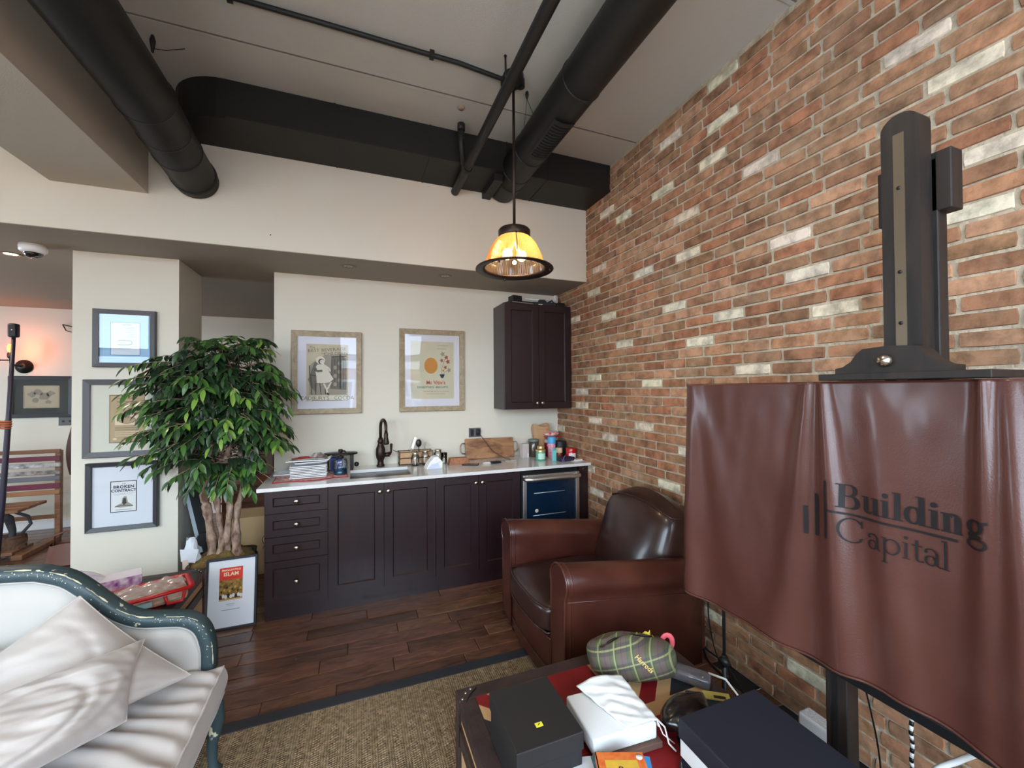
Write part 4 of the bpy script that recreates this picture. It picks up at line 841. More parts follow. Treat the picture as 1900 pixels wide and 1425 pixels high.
b = MB().use(mat('lilac_ribbon', (122, 100, 168), .5)); b.tube([(-.08, -.05, .004), (-.05, -.04, .042), (0, 0, .04), (.02, .03, .045), (-.02, .0, .042), (-.06, -.055, .01), (-.09, -.07, .003)], .0035, 6); b.obj('ribbon', t)
t = thing('paper_slip', 'white folded paper slips lying at the counter corner', 'paper', (-.07, -.53, ZT), .2); bx('sheet', t, M_paper, -.07, .05, -.025, .025, 0, .002); bx('sheet', t, M_paper, -.03, .05, .0, .05, .002, .012)
# ------------------------------------------------------------------ rug
t = thing('sisal_rug', 'tan herringbone sisal rug with a black woven border', 'rug')
mr = bpy.data.materials.new('sisal'); mr.use_nodes = True; nt = mr.node_tree; N = nt.nodes; L = nt.links; pb = N['Principled BSDF']; pb.inputs['Roughness'].default_value = .9; pb.inputs['Specular IOR Level'].default_value = .2
tc = N.new('ShaderNodeTexCoord'); sp = N.new('ShaderNodeSeparateXYZ'); L.new(tc.outputs['Object'], sp.inputs[0])
def M_(op, a, b_=None, c=None):
    n = N.new('ShaderNodeMath'); n.operation = op
    for i, q in enumerate((a, b_, c)):
        if q is None: continue
        if isinstance(q, (int, float)): n.inputs[i].default_value = q
        else: L.new(q, n.inputs[i])
    return n.outputs[0]
# zigzag rows: pingpong across x shifts the strands along y
pp = M_('PINGPONG', sp.outputs[0], .034); yy = M_('ADD', sp.outputs[1], M_('MULTIPLY', pp, .9))
st = M_('SINE', M_('MULTIPLY', yy, 2 * PI / .009)); rowl = M_('SINE', M_('MULTIPLY', sp.outputs[0], 2 * PI / .011)); h_ = M_('ADD', M_('MULTIPLY', st, .6), M_('MULTIPLY', rowl, .4))
nz = N.new('ShaderNodeTexNoise'); nz.inputs['Scale'].default_value = 60; nz.inputs['Detail'].default_value = 4; L.new(tc.outputs['Object'], nz.inputs[0])
fac = M_('ADD', M_('MULTIPLY', h_, .22), nz.outputs[0]); cr = N.new('ShaderNodeValToRGB'); cr.color_ramp.elements[0].position = .28; cr.color_ramp.elements[0].color = lin((100, 82, 62)); cr.color_ramp.elements[1].position = .75; cr.color_ramp.elements[1].color = lin((176, 152, 120)); L.new(fac, cr.inputs[0]); L.new(cr.outputs[0], pb.inputs['Base Color'])
bp = N.new('ShaderNodeBump'); bp.inputs['Strength'].default_value = .8; bp.inputs['Distance'].default_value = .004; L.new(h_, bp.inputs['Height']); L.new(bp.outputs[0], pb.inputs['Normal'])
b = MB().use(mr); b.box(-4.55, -.79, -4.9, -1.597, .001, .009); b.obj('weave', t)
mbd = mat('black_binding', (40, 41, 46), .85, bump=.5, bscale=300)
for i, q in enumerate(((-4.62, -.72, -1.60, -1.53), (-4.62, -.72, -4.97, -4.9), (-4.62, -4.55, -4.9, -1.60), (-.79, -.72, -4.9, -1.60))): bx('binding', t, mbd, *q, .001, .012, r=.003)

# ------------------------------------------------------------------ leather club chair
M_lea = mat('brown_club_leather', (82, 43, 32), .33, bump=.12, bscale=220, color2=(58, 25, 20), vscale=3.2, coat=.25, bdist=.002)
M_lea2 = mat('dark_cushion_leather', (58, 34, 28), .32, bump=.15, bscale=200, color2=(40, 22, 19), vscale=4, coat=.3, bdist=.002)
t = thing('club_armchair', 'dark brown leather club armchair with rolled arms against the brick wall', 'armchair', (-.6, -1.61, 0))
def L2(p): return (p[0] + .6, p[1] + 1.61, p[2])
def arm(yc, s_):   # s_: outward sign
    def sec(x):
        k = (x + 1.045) / .85; top = .705 - .10 * k; r = .088 - .006 * k; ang = [(-.5 + i / 10) for i in range(11)]
        P = [(yc + s_ * .072, .035), (yc + s_ * .074, top - .30), (yc + s_ * .078, top - .165)]
        for i in range(13):
            a = -.75 + (PI + 1.15) * i / 12; P.append((yc + s_ * (.012 + r * math.cos(a)), top - r + r * math.sin(a)))
        P += [(yc - s_ * .070, top - .17), (yc - s_ * .070, .035)]; return P
    xs_ = [-1.045, -1.04, -1.03, -.9, -.7, -.5, -.3, -.17]; rings_ = []
    for i, x in enumerate(xs_):
        P = sec(x); c = (sum(p[0] for p in P) / len(P), sum(p[1] for p in P) / len(P)); k = [.93, .97, 1, 1, 1, 1, 1, 1][i]
        rings_.append([L2((x, c[0] + (p[0] - c[0]) * k, c[1] + (p[1] - c[1]) * k)) for p in P])
    n = len(rings_[0]); vs = [p for r_ in rings_ for p in r_]
    b = MB().use(M_lea); b.add(vs, [(i * n + j, i * n + (j + 1) % n, (i + 1) * n + (j + 1) % n, (i + 1) * n + j) for i in range(len(xs_) - 1) for j in range(n)], True)
    b.f += [tuple(range(n)), tuple((len(xs_) - 1) * n + j for j in range(n))]; b.mi += [0, 0]; b.sm += [False, False]
    a = b.obj('armrest', t)
    b = MB().use(M_lea); P = sec(-1.042); b.tube([L2((-1.043, p[0], p[1])) for p in P], .0065, 8); P = sec(-1.0); b.tube([L2((-1.012, p[0], p[1])) for p in P], .004, 6); b.obj('piping', a)
    b = MB().use(M_lea); b.tube([L2((x, yc + s_ * .0795, .705 - .10 * ((x + 1.045) / .85) - .165)) for x in (-1.03, -.8, -.5, -.2)], .0035, 6); b.obj('seam', a)
arm(-1.245, 1); arm(-1.985, -1)
# seat cushion: rounded, domed, wrinkled
def puff(x0, x1, y0, y1, z0, z1, dome=.03, k=.30, wr_=.004, bow=0, n=26, seed=0, e=6):
    vs = []
    def f(u, v):
        # superellipsoid surface, u around, v pole to pole
        a = 2 * PI * u; ph = -PI / 2 + PI * v; ca, sa, cp, sp_ = math.cos(a), math.sin(a), math.cos(ph), math.sin(ph)
        pw = lambda q, m: math.copysign(abs(q) ** m, q)
        X = pw(cp, k) * pw(ca, k); Y = pw(cp, k) * pw(sa, k); Z = pw(sp_, k * 1.6)
        x = (x0 + x1) / 2 + X * (x1 - x0) / 2; y = (y0 + y1) / 2 + Y * (y1 - y0) / 2; z = (z0 + z1) / 2 + Z * (z1 - z0) / 2
        z += dome * (1 - X * X) * (1 - Y * Y) * (1 if Z > 0 else 0); x -= bow * (1 - Y * Y) * (1 if X < 0 else 0) * abs(X)
        w_ = wr_ * noise.noise(Vector((x * 9, y * 9, z * 9 + seed))); return L2((x, y, z + w_))
    return f
b = MB().use(M_lea2); b.grid(puff(-1.065, -.40, -1.905, -1.325, .285, .435, .035, .22, .006, .035), 64, 36, True, wrap=True); c_ = b.obj('seat_cushion', t, fix=True)
b = MB().use(M_lea2)
for zz in (.425, .298):
    b.tube([L2((-.60, -1.33, zz)), L2((-1.0, -1.335, zz)), L2((-1.055, -1.345, zz)), L2((-1.082, -1.45, zz)), L2((-1.093, -1.615, zz + .003)), L2((-1.082, -1.78, zz)), L2((-1.055, -1.885, zz)), L2((-1.0, -1.898, zz))], .006, 8)
b.obj('piping', c_)
b = MB().use(M_lea)   # bowed front rail under the cushion
b.grid(lambda u, v: L2((-1.035 - .035 * math.sin(PI * u) * (.6 + .4 * v) , -1.32 - .59 * u, .035 + .25 * v)), 16, 6, True); b.box(*(-.40, .35), *(-.29, .285), .035, .285); b.obj('front_rail', t, fix=False)
b = MB().use(M_lea); b.tube([L2((-1.04 - .035 * math.sin(PI * u), -1.32 - .59 * u, .10 + .03 * math.sin(PI * u))) for u in [i / 14 for i in range(15)]], .004, 6); b.tube([L2((-1.04 - .035 * math.sin(PI * u), -1.32 - .59 * u, .272)) for u in [i / 14 for i in range(15)]], .004, 6); b.obj('rail_piping', t)
# back
def backfn(u, v):
    a = 2 * PI * u; pw = lambda q, m: math.copysign(abs(q) ** m, q); vv = v
    wid = .335 - .0 * vv; th = .115; sh = (1 - max(0, (vv - .80) / .20) ** 2.4) if vv < 1 else 0; sh = max(0, sh) ** .5; sb = 1
    Y = pw(math.cos(a), .42); X = pw(math.sin(a), .6)
    y = -1.615 + Y * wid * (.80 + .20 * sh) * (1 - .07 * max(0, vv - .6))
    arch = .075 * (1 - min(1, abs(Y) ) ** 2.2)
    z = .24 + vv * (.585 + arch) + (.02 * vv)
    xc = -.36 + .185 * vv ** .9
    x = xc + X * th * (.015 + .985 * sh) - (.045 * math.sin(PI * min(1, vv * 1.05)) * (1 - Y * Y) if X < 0 else 0) + .006 * noise.noise(Vector((y * 6, z * 6, 3)))
    if x > -.035: x = -.035
    return L2((x, y, z))
b = MB().use(M_lea2); b.grid(backfn, 56, 34, True, wrap=True); bk = b.obj('backrest', t)
b = MB().use(M_lea2); b.tube([backfn(.25 + .0, .0)] * 0 + [tuple(Vector(backfn(u, .93)) + Vector((.0, 0, .004))) for u in [.5 + i / 28 * .5 for i in range(29)]], .005, 6); b.obj('piping', bk)
b = MB().use(M_lea); b.rbox(.24, .545, -.375, .375, .035, .50, .03, 3); b.obj('back_shell', t)
for (fx, fy) in ((-.41, .30), (-.41, -.30), (.47, .30), (.47, -.30)): b = MB().use(M_bplastic); b.lathe([(.022, .0125 if fy < 0 and fx < 0 else .0015), (.028, .04)], (fx, fy, 0), 16); b.obj('foot', t)

# ------------------------------------------------------------------ easel, screen and leather cover
M_oak = woodmat('dark_easel_wood', (42, 33, 28), (22, 17, 15), .55, (8, 8, 1.2), coat=.0)
t = thing('display_easel', 'tall dark wood display easel with brass-railed mast by the brick wall', 'easel', (-.58, -3.19, 0))
b = MB().use(M_oak)
top = [(-.042, 1.2), (.042, 1.2), (.042, 2.30)] + [(.042 * math.cos(a), 2.30 + .035 * math.sin(a)) for a in [PI * i / 10 for i in range(1, 10)]] + [(-.042, 2.30)]
b.prism([(p[0] - .002, p[1]) for p in top], -.028, .03, 'x'); b.obj('mast', t)
bx('mast_rail', t, mat('aged_brass', (112, 98, 80), .4, metal=.5), -.031, -.026, -.013, .011, 1.60, 2.28)
for zz in (1.76, 1.90, 2.13): b = MB().use(M_black); b.lathe([(.001, -.0335), (.005, -.033), (.005, -.031)], (0, -.001, zz), 10, True, 'x', close=False); b.obj('rail_screw', t)
bx('mast_back', t, M_oak, .03, .075, -.055, .02, 1.2, 2.20, r=.003)
bx('cross_block', t, M_oak, .03, .085, -.083, .078, 2.055, 2.215, r=.003)
prof = [(-.125, .0), (-.125, .018), (-.105, .022), (-.085, .036), (-.07, .058), (-.055, .07), (0, .074), (.055, .07), (.07, .058), (.085, .036), (.105, .022), (.125, .018), (.125, 0)]
b = MB().use(M_oak); b.prism([(p[0], 1.622 + p[1]) for p in prof], -.098, -.03, 'x'); cl = b.obj('clamp_head', t)
bx('clamp_tray', t, M_oak, -.105, .06, -.195, .168, 1.606, 1.625, r=.002)
b = MB().use(M_nickel); b.lathe([(.001, -.122), (.012, -.120), (.017, -.110), (.017, -.103), (.010, -.099)], (0, .0, 1.656), 22, True, 'x', close=False); b.obj('clamp_knob', t)
for yy in (.195, -.195):
    b = MB().use(M_oak); b.rbox(.0, .055, yy - .032, yy + .032, .0, 1.30, .004); b.obj('leg_post', t)
    bx('post_groove', t, M_black, -.002, .001, yy - .004, yy + .012, .02, 1.28)
b = MB().use(M_oak); b.rbox(-.06, .52, -.24, -.16, .0, .06, .006); b.obj('foot_rail', t); b = MB().use(M_oak); b.rbox(-.06, .52, .16, .24, .0, .06, .006); b.obj('foot_rail', t)
t = thing('display_screen', 'large black flat screen hidden under the brown leather cover', 'screen', (-.61, -3.195, 1.14))
bx('panel', t, M_bplastic, -.02, .025, -.715, .715, -.43, .445, r=.006); bx('bezel', t, M_bplastic, -.024, -.018, -.715, .715, -.43, -.40, r=.002)
# cover
HEM = [(-2.437, .739), (-2.55, .732), (-2.663, .734), (-2.838, .747), (-2.996, .754), (-3.112, .772), (-3.231, .775), (-3.292, .772), (-3.355, .766), (-3.45, .745), (-3.7, .72), (-3.95, .73)]
def hem(y):
    if y > HEM[0][0]: return HEM[0][1]
    for (a, c), (d, e) in zip(HEM, HEM[1:]):
        if d <= y <= a: return c + (e - c) * (a - y) / (a - d)
    return HEM[-1][1]
#        y_top  y_bot  w_top w_bot amp_top amp_bot
FOLDS = [(-2.500, -2.49, .030, .060, .006, .026), (-2.515, -2.78, .03, .12, .003, .010), (-2.975, -2.89, .014, .070, .008, .018), (-3.020, -3.07, .012, .060, .010, .024),
         (-3.140, -3.21, .03, .050, .0, .014), (-3.365, -3.36, .012, .040, .016, .012), (-3.40, -3.44, .02, .050, .006, .034), (-3.50, -3.56, .05, .05, .002, .026), (-3.64, -3.68, .04, .06, .002, .030), (-3.80, -3.80, .03, .06, .002, .030)]
ZTP = 1.6035
def fold(y, z):
    tt = max(0, min(1, (ZTP - z) / (ZTP - hem(y)))); d = 0
    for (a, c, w0, w1, p, q) in FOLDS:
        yc = a + (c - a) * tt; wd = w0 + (w1 - w0) * tt; d += 1.3 * (p + (q - p) * tt ** .8) * math.exp(-((y - yc) / wd) ** 2)
    d += .006 * noise.noise(Vector((y * 7, z * 3.5, 1.3))) * (.08 + tt) + .0015 * noise.noise(Vector((y * 19, z * 9, 7)))
    return d
def coverfn(u, v):
    su = min(1, u / .05); sv = min(1, v / .05); y = -2.462 - max(0, (u - .05) / .95) * 1.47 - .015 * su; tt = max(0, (v - .05) / .95)
    hb = hem(y); z = ZTP - tt * (ZTP - hb) - (.008 * (1 - math.cos(min(1, tt / .03) * PI / 2)) if tt < .03 else .008)
    depth = min(math.sin(su * PI / 2), math.sin(sv * PI / 2))
    if su < 1: y += .022 * tt * (1 - su * .3)
    x = -.572 - .088 * depth - fold(y, z) * min(su, 1) * sv
    return (x, y, z)
M_cov = mat('oxblood_cover_leather', (84, 47, 39), .34, bump=.25, bscale=260, vary=.12, vscale=5, coat=.22, bdist=.002)
b = MB().use(M_cov); b.grid(coverfn, 230, 120, True)
t = thing('leather_cover', 'large reddish brown leather cover lettered Building Capital draped over the easel screen', 'cover')
cv = b.obj('drape', t, fix=False)
cv_s = cv.modifiers.new('thickness', 'SOLIDIFY'); cv_s.thickness = .0025; cv_s.offset = 1
b = MB().use(M_cov); b.tube([(lambda p: (p[0] - .002, p[1], p[2]))(coverfn(.05 + .95 * i / 120, 1)) for i in range(121)], .004, 6); b.obj('hem', t)
def onleather(gx, z):      # gx runs along -Y
    y = -gx; return (-.572 - .088 - fold(y, z) - .0032, y, z)
M_emb = mat('burnt_lettering', (17, 12, 14), .6)
class Glyphs:
    def __init__(s): s.b = MB().use(M_emb)
    def quadgrid(s, P, nu, nv):   # P(u,v)->(gx,z)
        s.b.grid(lambda u, v: onleather(*P(u, v)), nu, nv, True)
    def rect(s, x0, x1, z0, z1, sh=0): s.quadgrid(lambda u, v: (x0 + (x1 - x0) * u, z0 + (z1 - z0) * v), 2, max(2, int(abs(z1 - z0) / .008)))
    def hrect(s, x0, x1, z0, z1): s.quadgrid(lambda u, v: (x0 + (x1 - x0) * u, z0 + (z1 - z0) * v), max(2, int((x1 - x0) / .006)), 1)
    def arc(s, cx, cz, rx, rz, a0, a1, tk, tn, n=22):
        def P(u, v):
            a = a0 + (a1 - a0) * u; th = tn + (tk - tn) * abs(math.cos(a)) ** 1.3; k = (v - .5) * th
            return cx + (rx + k) * math.cos(a), cz + (rz + k) * math.sin(a)
        s.quadgrid(P, n, 2)
    def dot(s, x, z, r): s.quadgrid(lambda u, v: (x + r * v * math.cos(2 * PI * u), z + r * v * math.sin(2 * PI * u)), 14, 2)
    def line(s, p, q, w_):
        d = Vector((q[0] - p[0], q[1] - p[1])); L_ = d.length; nn = Vector((-d.y, d.x)) / L_ * w_
        s.quadgrid(lambda u, v: (p[0] + d.x * u + nn.x * (v - .5), p[1] + d.y * u + nn.y * (v - .5)), 4, 1)
def word_bold(G, zb):
    T, t_, xh, cap, S = .0115, .0035, .046, .069, .003
    def serif(xc, z, w_, up=False): G.hrect(xc - w_ / 2, xc + w_ / 2, z, z + S) if not up else G.hrect(xc - w_ / 2, xc + w_ / 2, z - S, z)
    # B
    G.rect(3.066, 3.066 + T + .002, zb, zb + cap); G.hrect(3.059, 3.092, zb, zb + S); G.hrect(3.059, 3.090, zb + cap - S, zb + cap); G.hrect(3.078, 3.092, zb + .034, zb + .037)
    G.arc(3.090, zb + .0525, .0125, .015, -PI / 2, PI / 2, .011, t_); G.arc(3.092, zb + .0185, .016, .017, -PI / 2, PI / 2, .012, t_)
    # u
    G.rect(3.125, 3.125 + T, zb + .012, zb + xh); G.arc(3.1375, zb + .0135, .0075, .0115, PI, 1.75 * PI, T, t_); G.rect(3.149, 3.149 + T, zb, zb + xh); G.line((3.142, zb + .003), (3.150, zb + .010), .003); G.hrect(3.120, 3.13, zb + xh - S, zb + xh); G.hrect(3.144, 3.152, zb + xh - S, zb + xh); G.hrect(3.152, 3.166, zb, zb + S)
    # i, l
    G.rect(3.172, 3.172 + T, zb, zb + xh); G.hrect(3.167, 3.189, zb, zb + S); G.hrect(3.167, 3.176, zb + xh - S, zb + xh); G.dot(3.1775, zb + xh + .013, .0068)
    G.rect(3.196, 3.196 + T, zb, zb + cap + .003); G.hrect(3.191, 3.213, zb, zb + S); G.hrect(3.191, 3.2, zb + cap, zb + cap + .003)
    # d
    G.arc(3.233, zb + .022, .0135, .0205, 0, 2 * PI, .011, t_, 30); G.rect(3.244, 3.244 + T, zb, zb + cap + .003); G.hrect(3.238, 3.248, zb + cap, zb + cap + .003); G.hrect(3.248, 3.262, zb, zb + S)
    # i
    G.rect(3.268, 3.268 + T, zb, zb + xh); G.hrect(3.263, 3.284, zb, zb + S); G.hrect(3.263, 3.272, zb + xh - S, zb + xh); G.dot(3.2735, zb + xh + .013, .0068)
    # n
    G.rect(3.291, 3.291 + T, zb, zb + xh); G.hrect(3.286, 3.295, zb + xh - S, zb + xh); G.hrect(3.287, 3.306, zb, zb + S); G.arc(3.3085, zb + xh - .0125, .0075, .0115, .0, .85 * PI, T, t_); G.rect(3.3105, 3.3105 + T, zb, zb + xh - .012); G.hrect(3.307, 3.326, zb, zb + S)
    # g
    G.arc(3.349, zb + .030, .0115, .0145, 0, 2 * PI, .009, t_, 28); G.line((3.358, zb + .038), (3.372, zb + .044), .006); G.hrect(3.342, 3.360, zb + .004, zb + .012); G.arc(3.343, zb + .010, .005, .006, .5 * PI, 1.5 * PI, .005, .004, 10)
    G.arc(3.352, zb - .008, .0165, .0115, 0, 2 * PI, .006, .0045, 28); G.line((3.341, zb + .010), (3.338, zb - .004), .005)
def word_light(G, zb):
    T, t_, xh, cap, S = .0052, .0024, .042, .067, .0022
    G.arc(3.095, zb + cap / 2, .029, .0335, .22 * PI, 1.78 * PI, .0062, .0028, 34); G.rect(3.1165, 3.1205, zb + .046, zb + .066); G.line((3.112, zb + .012), (3.121, zb + .017), .003)
    def a_(x):
        G.arc(x + .010, zb + .012, .0095, .0115, 0, 2 * PI, T, t_, 20); G.arc(x + .0105, zb + xh - .0125, .0115, .0115, .0, .85 * PI, T, .003, 14); G.rect(x + .0195, x + .0195 + T, zb + .004, zb + xh - .011); G.line((x + .022, zb + .004), (x + .030, zb + .001), .003); G.dot(x + .0015, zb + xh - .010, .0034)
    a_(3.136)
    G.rect(3.173, 3.173 + T, zb - .024, zb + xh); G.hrect(3.168, 3.184, zb - .024, zb - .024 + S); G.hrect(3.168, 3.175, zb + xh - S, zb + xh); G.arc(3.190, zb + .021, .0155, .0195, -.9 * PI, .9 * PI, T, t_, 26)
    G.rect(3.216, 3.216 + T, zb, zb + xh); G.hrect(3.211, 3.226, zb, zb + S); G.hrect(3.211, 3.218, zb + xh - S, zb + xh); G.dot(3.2185, zb + xh + .012, .004)
    G.rect(3.236, 3.236 + T, zb + .008, zb + xh + .012); G.hrect(3.229, 3.250, zb + xh - .003, zb + xh); G.arc(3.2455, zb + .009, .007, .0075, PI, 1.8 * PI, T, t_, 10)
    a_(3.255)
    G.rect(3.291, 3.291 + T, zb, zb + cap + .003); G.hrect(3.286, 3.301, zb, zb + S); G.hrect(3.286, 3.293, zb + cap, zb + cap + .003)
G = Glyphs(); word_bold(G, 1.234); G.b.obj('lettering', t, fix=False)
G = Glyphs(); word_light(G, 1.140); G.b.obj('lettering', t, fix=False)
G = Glyphs(); G.hrect(3.034, 3.316, 1.215, 1.221); G.b.obj('lettering_rule', t, fix=False)
for (x0, x1, z0, z1) in ((2.964, 2.976, 1.126, 1.214), (2.996, 3.008, 1.130, 1.258), (3.031, 3.038, 1.134, 1.306)): G = Glyphs(); G.rect(x0, x1, z0, z1); G.b.obj('emblem_bar', t, fix=False)

# ------------------------------------------------------------------ trunks used as tables
M_trim = mat('worn_trunk_leather', (62, 46, 44), .5, bump=.3, bscale=60, color2=(40, 30, 30), vscale=10)
M_tk_red = mat('trunk_red', (128, 16, 22), .6, bump=.2, bscale=200, vary=.15); M_tk_tan = mat('trunk_tan', (196, 156, 112), .6, bump=.15, bscale=120, vary=.12); M_tk_blk = mat('trunk_black', (36, 38, 42), .55, bump=.2, bscale=150)
def clip(poly, x0, x1, y0, y1):
    for ax, lim, sg in ((0, x0, 1), (0, x1, -1), (1, y0, 1), (1, y1, -1)):
        out = []
        for i in range(len(poly)):
            p, q = poly[i], poly[(i + 1) % len(poly)]; a, c = (p[ax] - lim) * sg, (q[ax] - lim) * sg
            if a >= 0: out.append(p)
            if a * c < 0: k = a / (a - c); out.append((p[0] + (q[0] - p[0]) * k, p[1] + (q[1] - p[1]) * k))
        poly = out
        if not poly: return poly
    return poly
def trunk(lab, x0, x1, y0, y1, H):
    t = thing('steamer_trunk', lab, 'trunk', ((x0 + x1) / 2, (y0 + y1) / 2, .0)); a, c = (x1 - x0) / 2, (y1 - y0) / 2; tw = .062
    bx('body', t, M_tk_tan, -a + .012, a - .012, -c + .012, c - .012, .015, H - .012)
    bx('lid_panel', t, M_tk_blk, -a + tw - .004, a - tw + .004, -c + tw - .004, c - tw + .004, H - .014, H - .002)
    X, Y = a - tw, c - tw; z0 = H - .0018
    def strip(p, q, wd, m, z):
        d = Vector((q[0] - p[0], q[1] - p[1])).normalized(); n_ = Vector((-d.y, d.x)) * wd / 2
        po = clip([(p[0] + n_.x, p[1] + n_.y), (p[0] - n_.x, p[1] - n_.y), (q[0] - n_.x, q[1] - n_.y), (q[0] + n_.x, q[1] + n_.y)], -X, X, -Y, Y)
        b_ = MB().use(m); b_.prism(po, z - .0015, z, 'z'); b_.obj('inlay_stripe', t)
    for k in ((1, 1), (1, -1)):
        strip((-X * 1.1, -Y * 1.1 * k[1]), (X * 1.1, Y * 1.1 * k[1]), .15, M_tk_tan, z0 + .0008); strip((-X * 1.1, -Y * 1.1 * k[1]), (X * 1.1, Y * 1.1 * k[1]), .055, M_tk_red, z0 + .0014)
    strip((-.03, -Y), (-.03, Y), .30, M_tk_tan, z0 + .002); strip((-X, 0), (X, 0), .30, M_tk_tan, z0 + .0023); strip((-.03, -Y), (-.03, Y), .185, M_tk_red, z0 + .0028); strip((-X, 0), (X, 0), .185, M_tk_red, z0 + .0031)
    for (p, q, r_, s_) in ((-a, a, c - tw, c), (-a, a, -c, -c + tw), (-a, -a + tw, -c + tw, c - tw), (a - tw, a, -c + tw, c - tw)): bx('lid_trim', t, M_trim, p, q, r_, s_, H - .05, H, r=.004)
    for (sx, sy) in ((1, 1), (1, -1), (-1, 1), (-1, -1)):
        bx('corner_edge', t, M_trim, min(sx * a, sx * (a - .045)), max(sx * a, sx * (a - .045)), min(sy * c, sy * (c - .045)), max(sy * c, sy * (c - .045)), .0125, H - .05, r=.004)
        b_ = MB().use(M_black); q = .075
        b_.tube([(sx * (a - q), sy * (c + .001), H - .02), (sx * (a - q), sy * (c - .02), H + .001), (sx * (a - .045), sy * (c - .045), H + .002), (sx * (a - .02), sy * (c - q), H + .001), (sx * (a + .001), sy * (c - q), H - .02), (sx * (a + .001), sy * (c - q + .01), H - .16)], .0032, 6); b_.obj('corner_welt', t)
        for (dx_, dy_) in ((.055, .014), (.032, .030), (.014, .055)):
            b_ = MB().use(M_nickel); b_.ball((sx * (a - dx_), sy * (c - dy_), H + .0005), .0058, 10, 6, (1, 1, .5)); b_.obj('stud', t)
    for zz in (.02, .30): bx('side_strap', t, M_trim, -a - .001, a + .001, -c - .001, c + .001, zz, zz + .05)
    return t
trunk('dark leather trunk table with union flag lid in the foreground, heaped with boxes', -1.646, -.70, -3.25, -2.311, .45)
trunk('dark leather trunk with union flag lid behind the settee, by the white pillar', -3.835, -2.889, -1.62, -.67, .45)
# things on the foreground trunk
ZK = .4535
t = thing('black_gift_box', 'large plain black lidded box at the left of the foreground trunk', 'box', (-1.489, -2.687, ZK))
M_bkb = mat('black_card', (30, 29, 30), .6, bump=.1, bscale=300); bx('base', t, M_bkb, -.100, .100, -.118, .118, 0, .11, r=.002); bx('lid', t, M_bkb, -.104, .104, -.122, .122, .095, .147, r=.0025)
bx('price_sticker', t, mat('yellow_sticker', (232, 220, 60), .5), -.018, .004, -.062, -.046, .1470, .1478); b = MB(); pline(b, [(-.011, -.057), (-.006, -.051), (-.008, -.055), (-.002, -.050)], .0016, M_ink, Matrix.Identity(4), .1482); b.obj('sticker_print', t, fix=False)
t = thing('dark_presentation_box', 'big dark blue-black box with white band at the right of the foreground trunk', 'box', (-.945, -3.08, ZK), 0)
M_nvy = mat('navy_black_card', (28, 30, 40), .6, bump=.1, bscale=300); bx('base', t, mat('deep_navy_card', (22, 26, 44), .5), -.145, .16, -.185, .205, 0, .08, r=.003); bx('white_band', t, M_white, -.148, .163, -.188, .208, .035, .092, r=.002); bx('lid', t, M_nvy, -.152, .167, -.192, .212, .088, .147, r=.004)
b = MB().use(M_white); st_ = []
for i in range(12): a = PI / 6 * i; r_ = .0145 if i % 2 == 0 else .0105; st_.append((.148 + r_ * math.cos(a), .016 + r_ * math.sin(a)))
b.prism(st_, -.1470, -.1455, 'x'); b.v = [(v[0], v[1], v[2]) for v in b.v]; b.obj('star_emblem', t)
M_cl = mat('white_cotton', (226, 226, 224), .85, bump=.2, bscale=90)
t = thing('white_pouch_box', 'white wrapped box with a folded cotton dust bag flap on it', 'box', (-1.21, -2.68, ZK), -.06)
bx('box', t, M_cl, -.115, .112, -.10, .095, .02, .072, r=.008, n=3); bx('under_box', t, mat('brown_card', (96, 72, 62), .6), -.09, .122, -.112, .10, .0, .02, r=.002)
def flap(u, v):
    x = -.06 + .185 * u; y = -.095 + .20 * v; x = x + (.075 * (1 - v) - .01) * (1 - u); z = .0745 + .030 * math.sin(PI * min(1, .15 + u * .8)) * (.25 + .75 * v ** 1.5) + .0022 * math.sin((u * 1.2 + v * 3.2) * 9 + 3 * noise.noise(Vector((u * 3, v * 3, 2)))) * (.3 + v * (1 - v) * 2) + .004 * noise.noise(Vector((u * 5, v * 5, 2)))
    if u > .94: z -= .02
    return (x, y, z)
b = MB().use(M_cl); b.grid(flap, 30, 30, True); fl = b.obj('dust_bag', t, fix=False); fl.modifiers.new('thickness', 'SOLIDIFY').thickness = .004
b = MB().use(M_cl); b.tube([(.12, -.08, .07), (.14, -.10, .05), (.135, -.125, .02), (.15, -.14, .005)], .003, 6); b.tube([(.12, -.085, .07), (.125, -.11, .04), (.16, -.12, .01)], .002, 6); b.obj('drawstring', t)
# books at the front
def book(name, lab, loc, rz, w_, h_, th, cov, page=M_paper):
    t = thing(name, lab, 'book', loc, rz); bx('pages', t, page, -w_ / 2 + .003, w_ / 2 - .003, -h_ / 2 + .003, h_ / 2 - .002, .002, th - .002)
    b = MB().use(cov); b.box(-w_ / 2, w_ / 2, -h_ / 2, h_ / 2, 0, .002); b.box(-w_ / 2, w_ / 2, -h_ / 2, h_ / 2, th - .002, th); b.box(-w_ / 2, -w_ / 2 + .003, -h_ / 2, h_ / 2, .0, th); b.obj('cover', t); return t
t = book('white_book', 'pale grey book lying under the orange book on the trunk', (-1.355, -2.905, ZK + .001), -.28, .19, .22, .05, mat('pale_cover', (206, 210, 216), .5))
bx('picture_strip', t, mat('teal_photo', (86, 150, 164), .5, color2=(60, 66, 60), vscale=30), -.03, .05, .06, .11, .0502, .0506)
t = book('blue_book', 'bright blue book lying beneath the orange book on the trunk', (-1.315, -2.93, ZK + .053), -.50, .135, .20, .018, mat('bright_blue_cover', (60, 150, 214), .4))
t = book('orange_book', 'orange patterned book with a yellow titled label, top of the pile', (-1.335, -2.945, ZK + .0725), -.38, .135, .20, .022, mat('orange_cover', (208, 92, 44), .45, color2=(226, 130, 66), vscale=40))
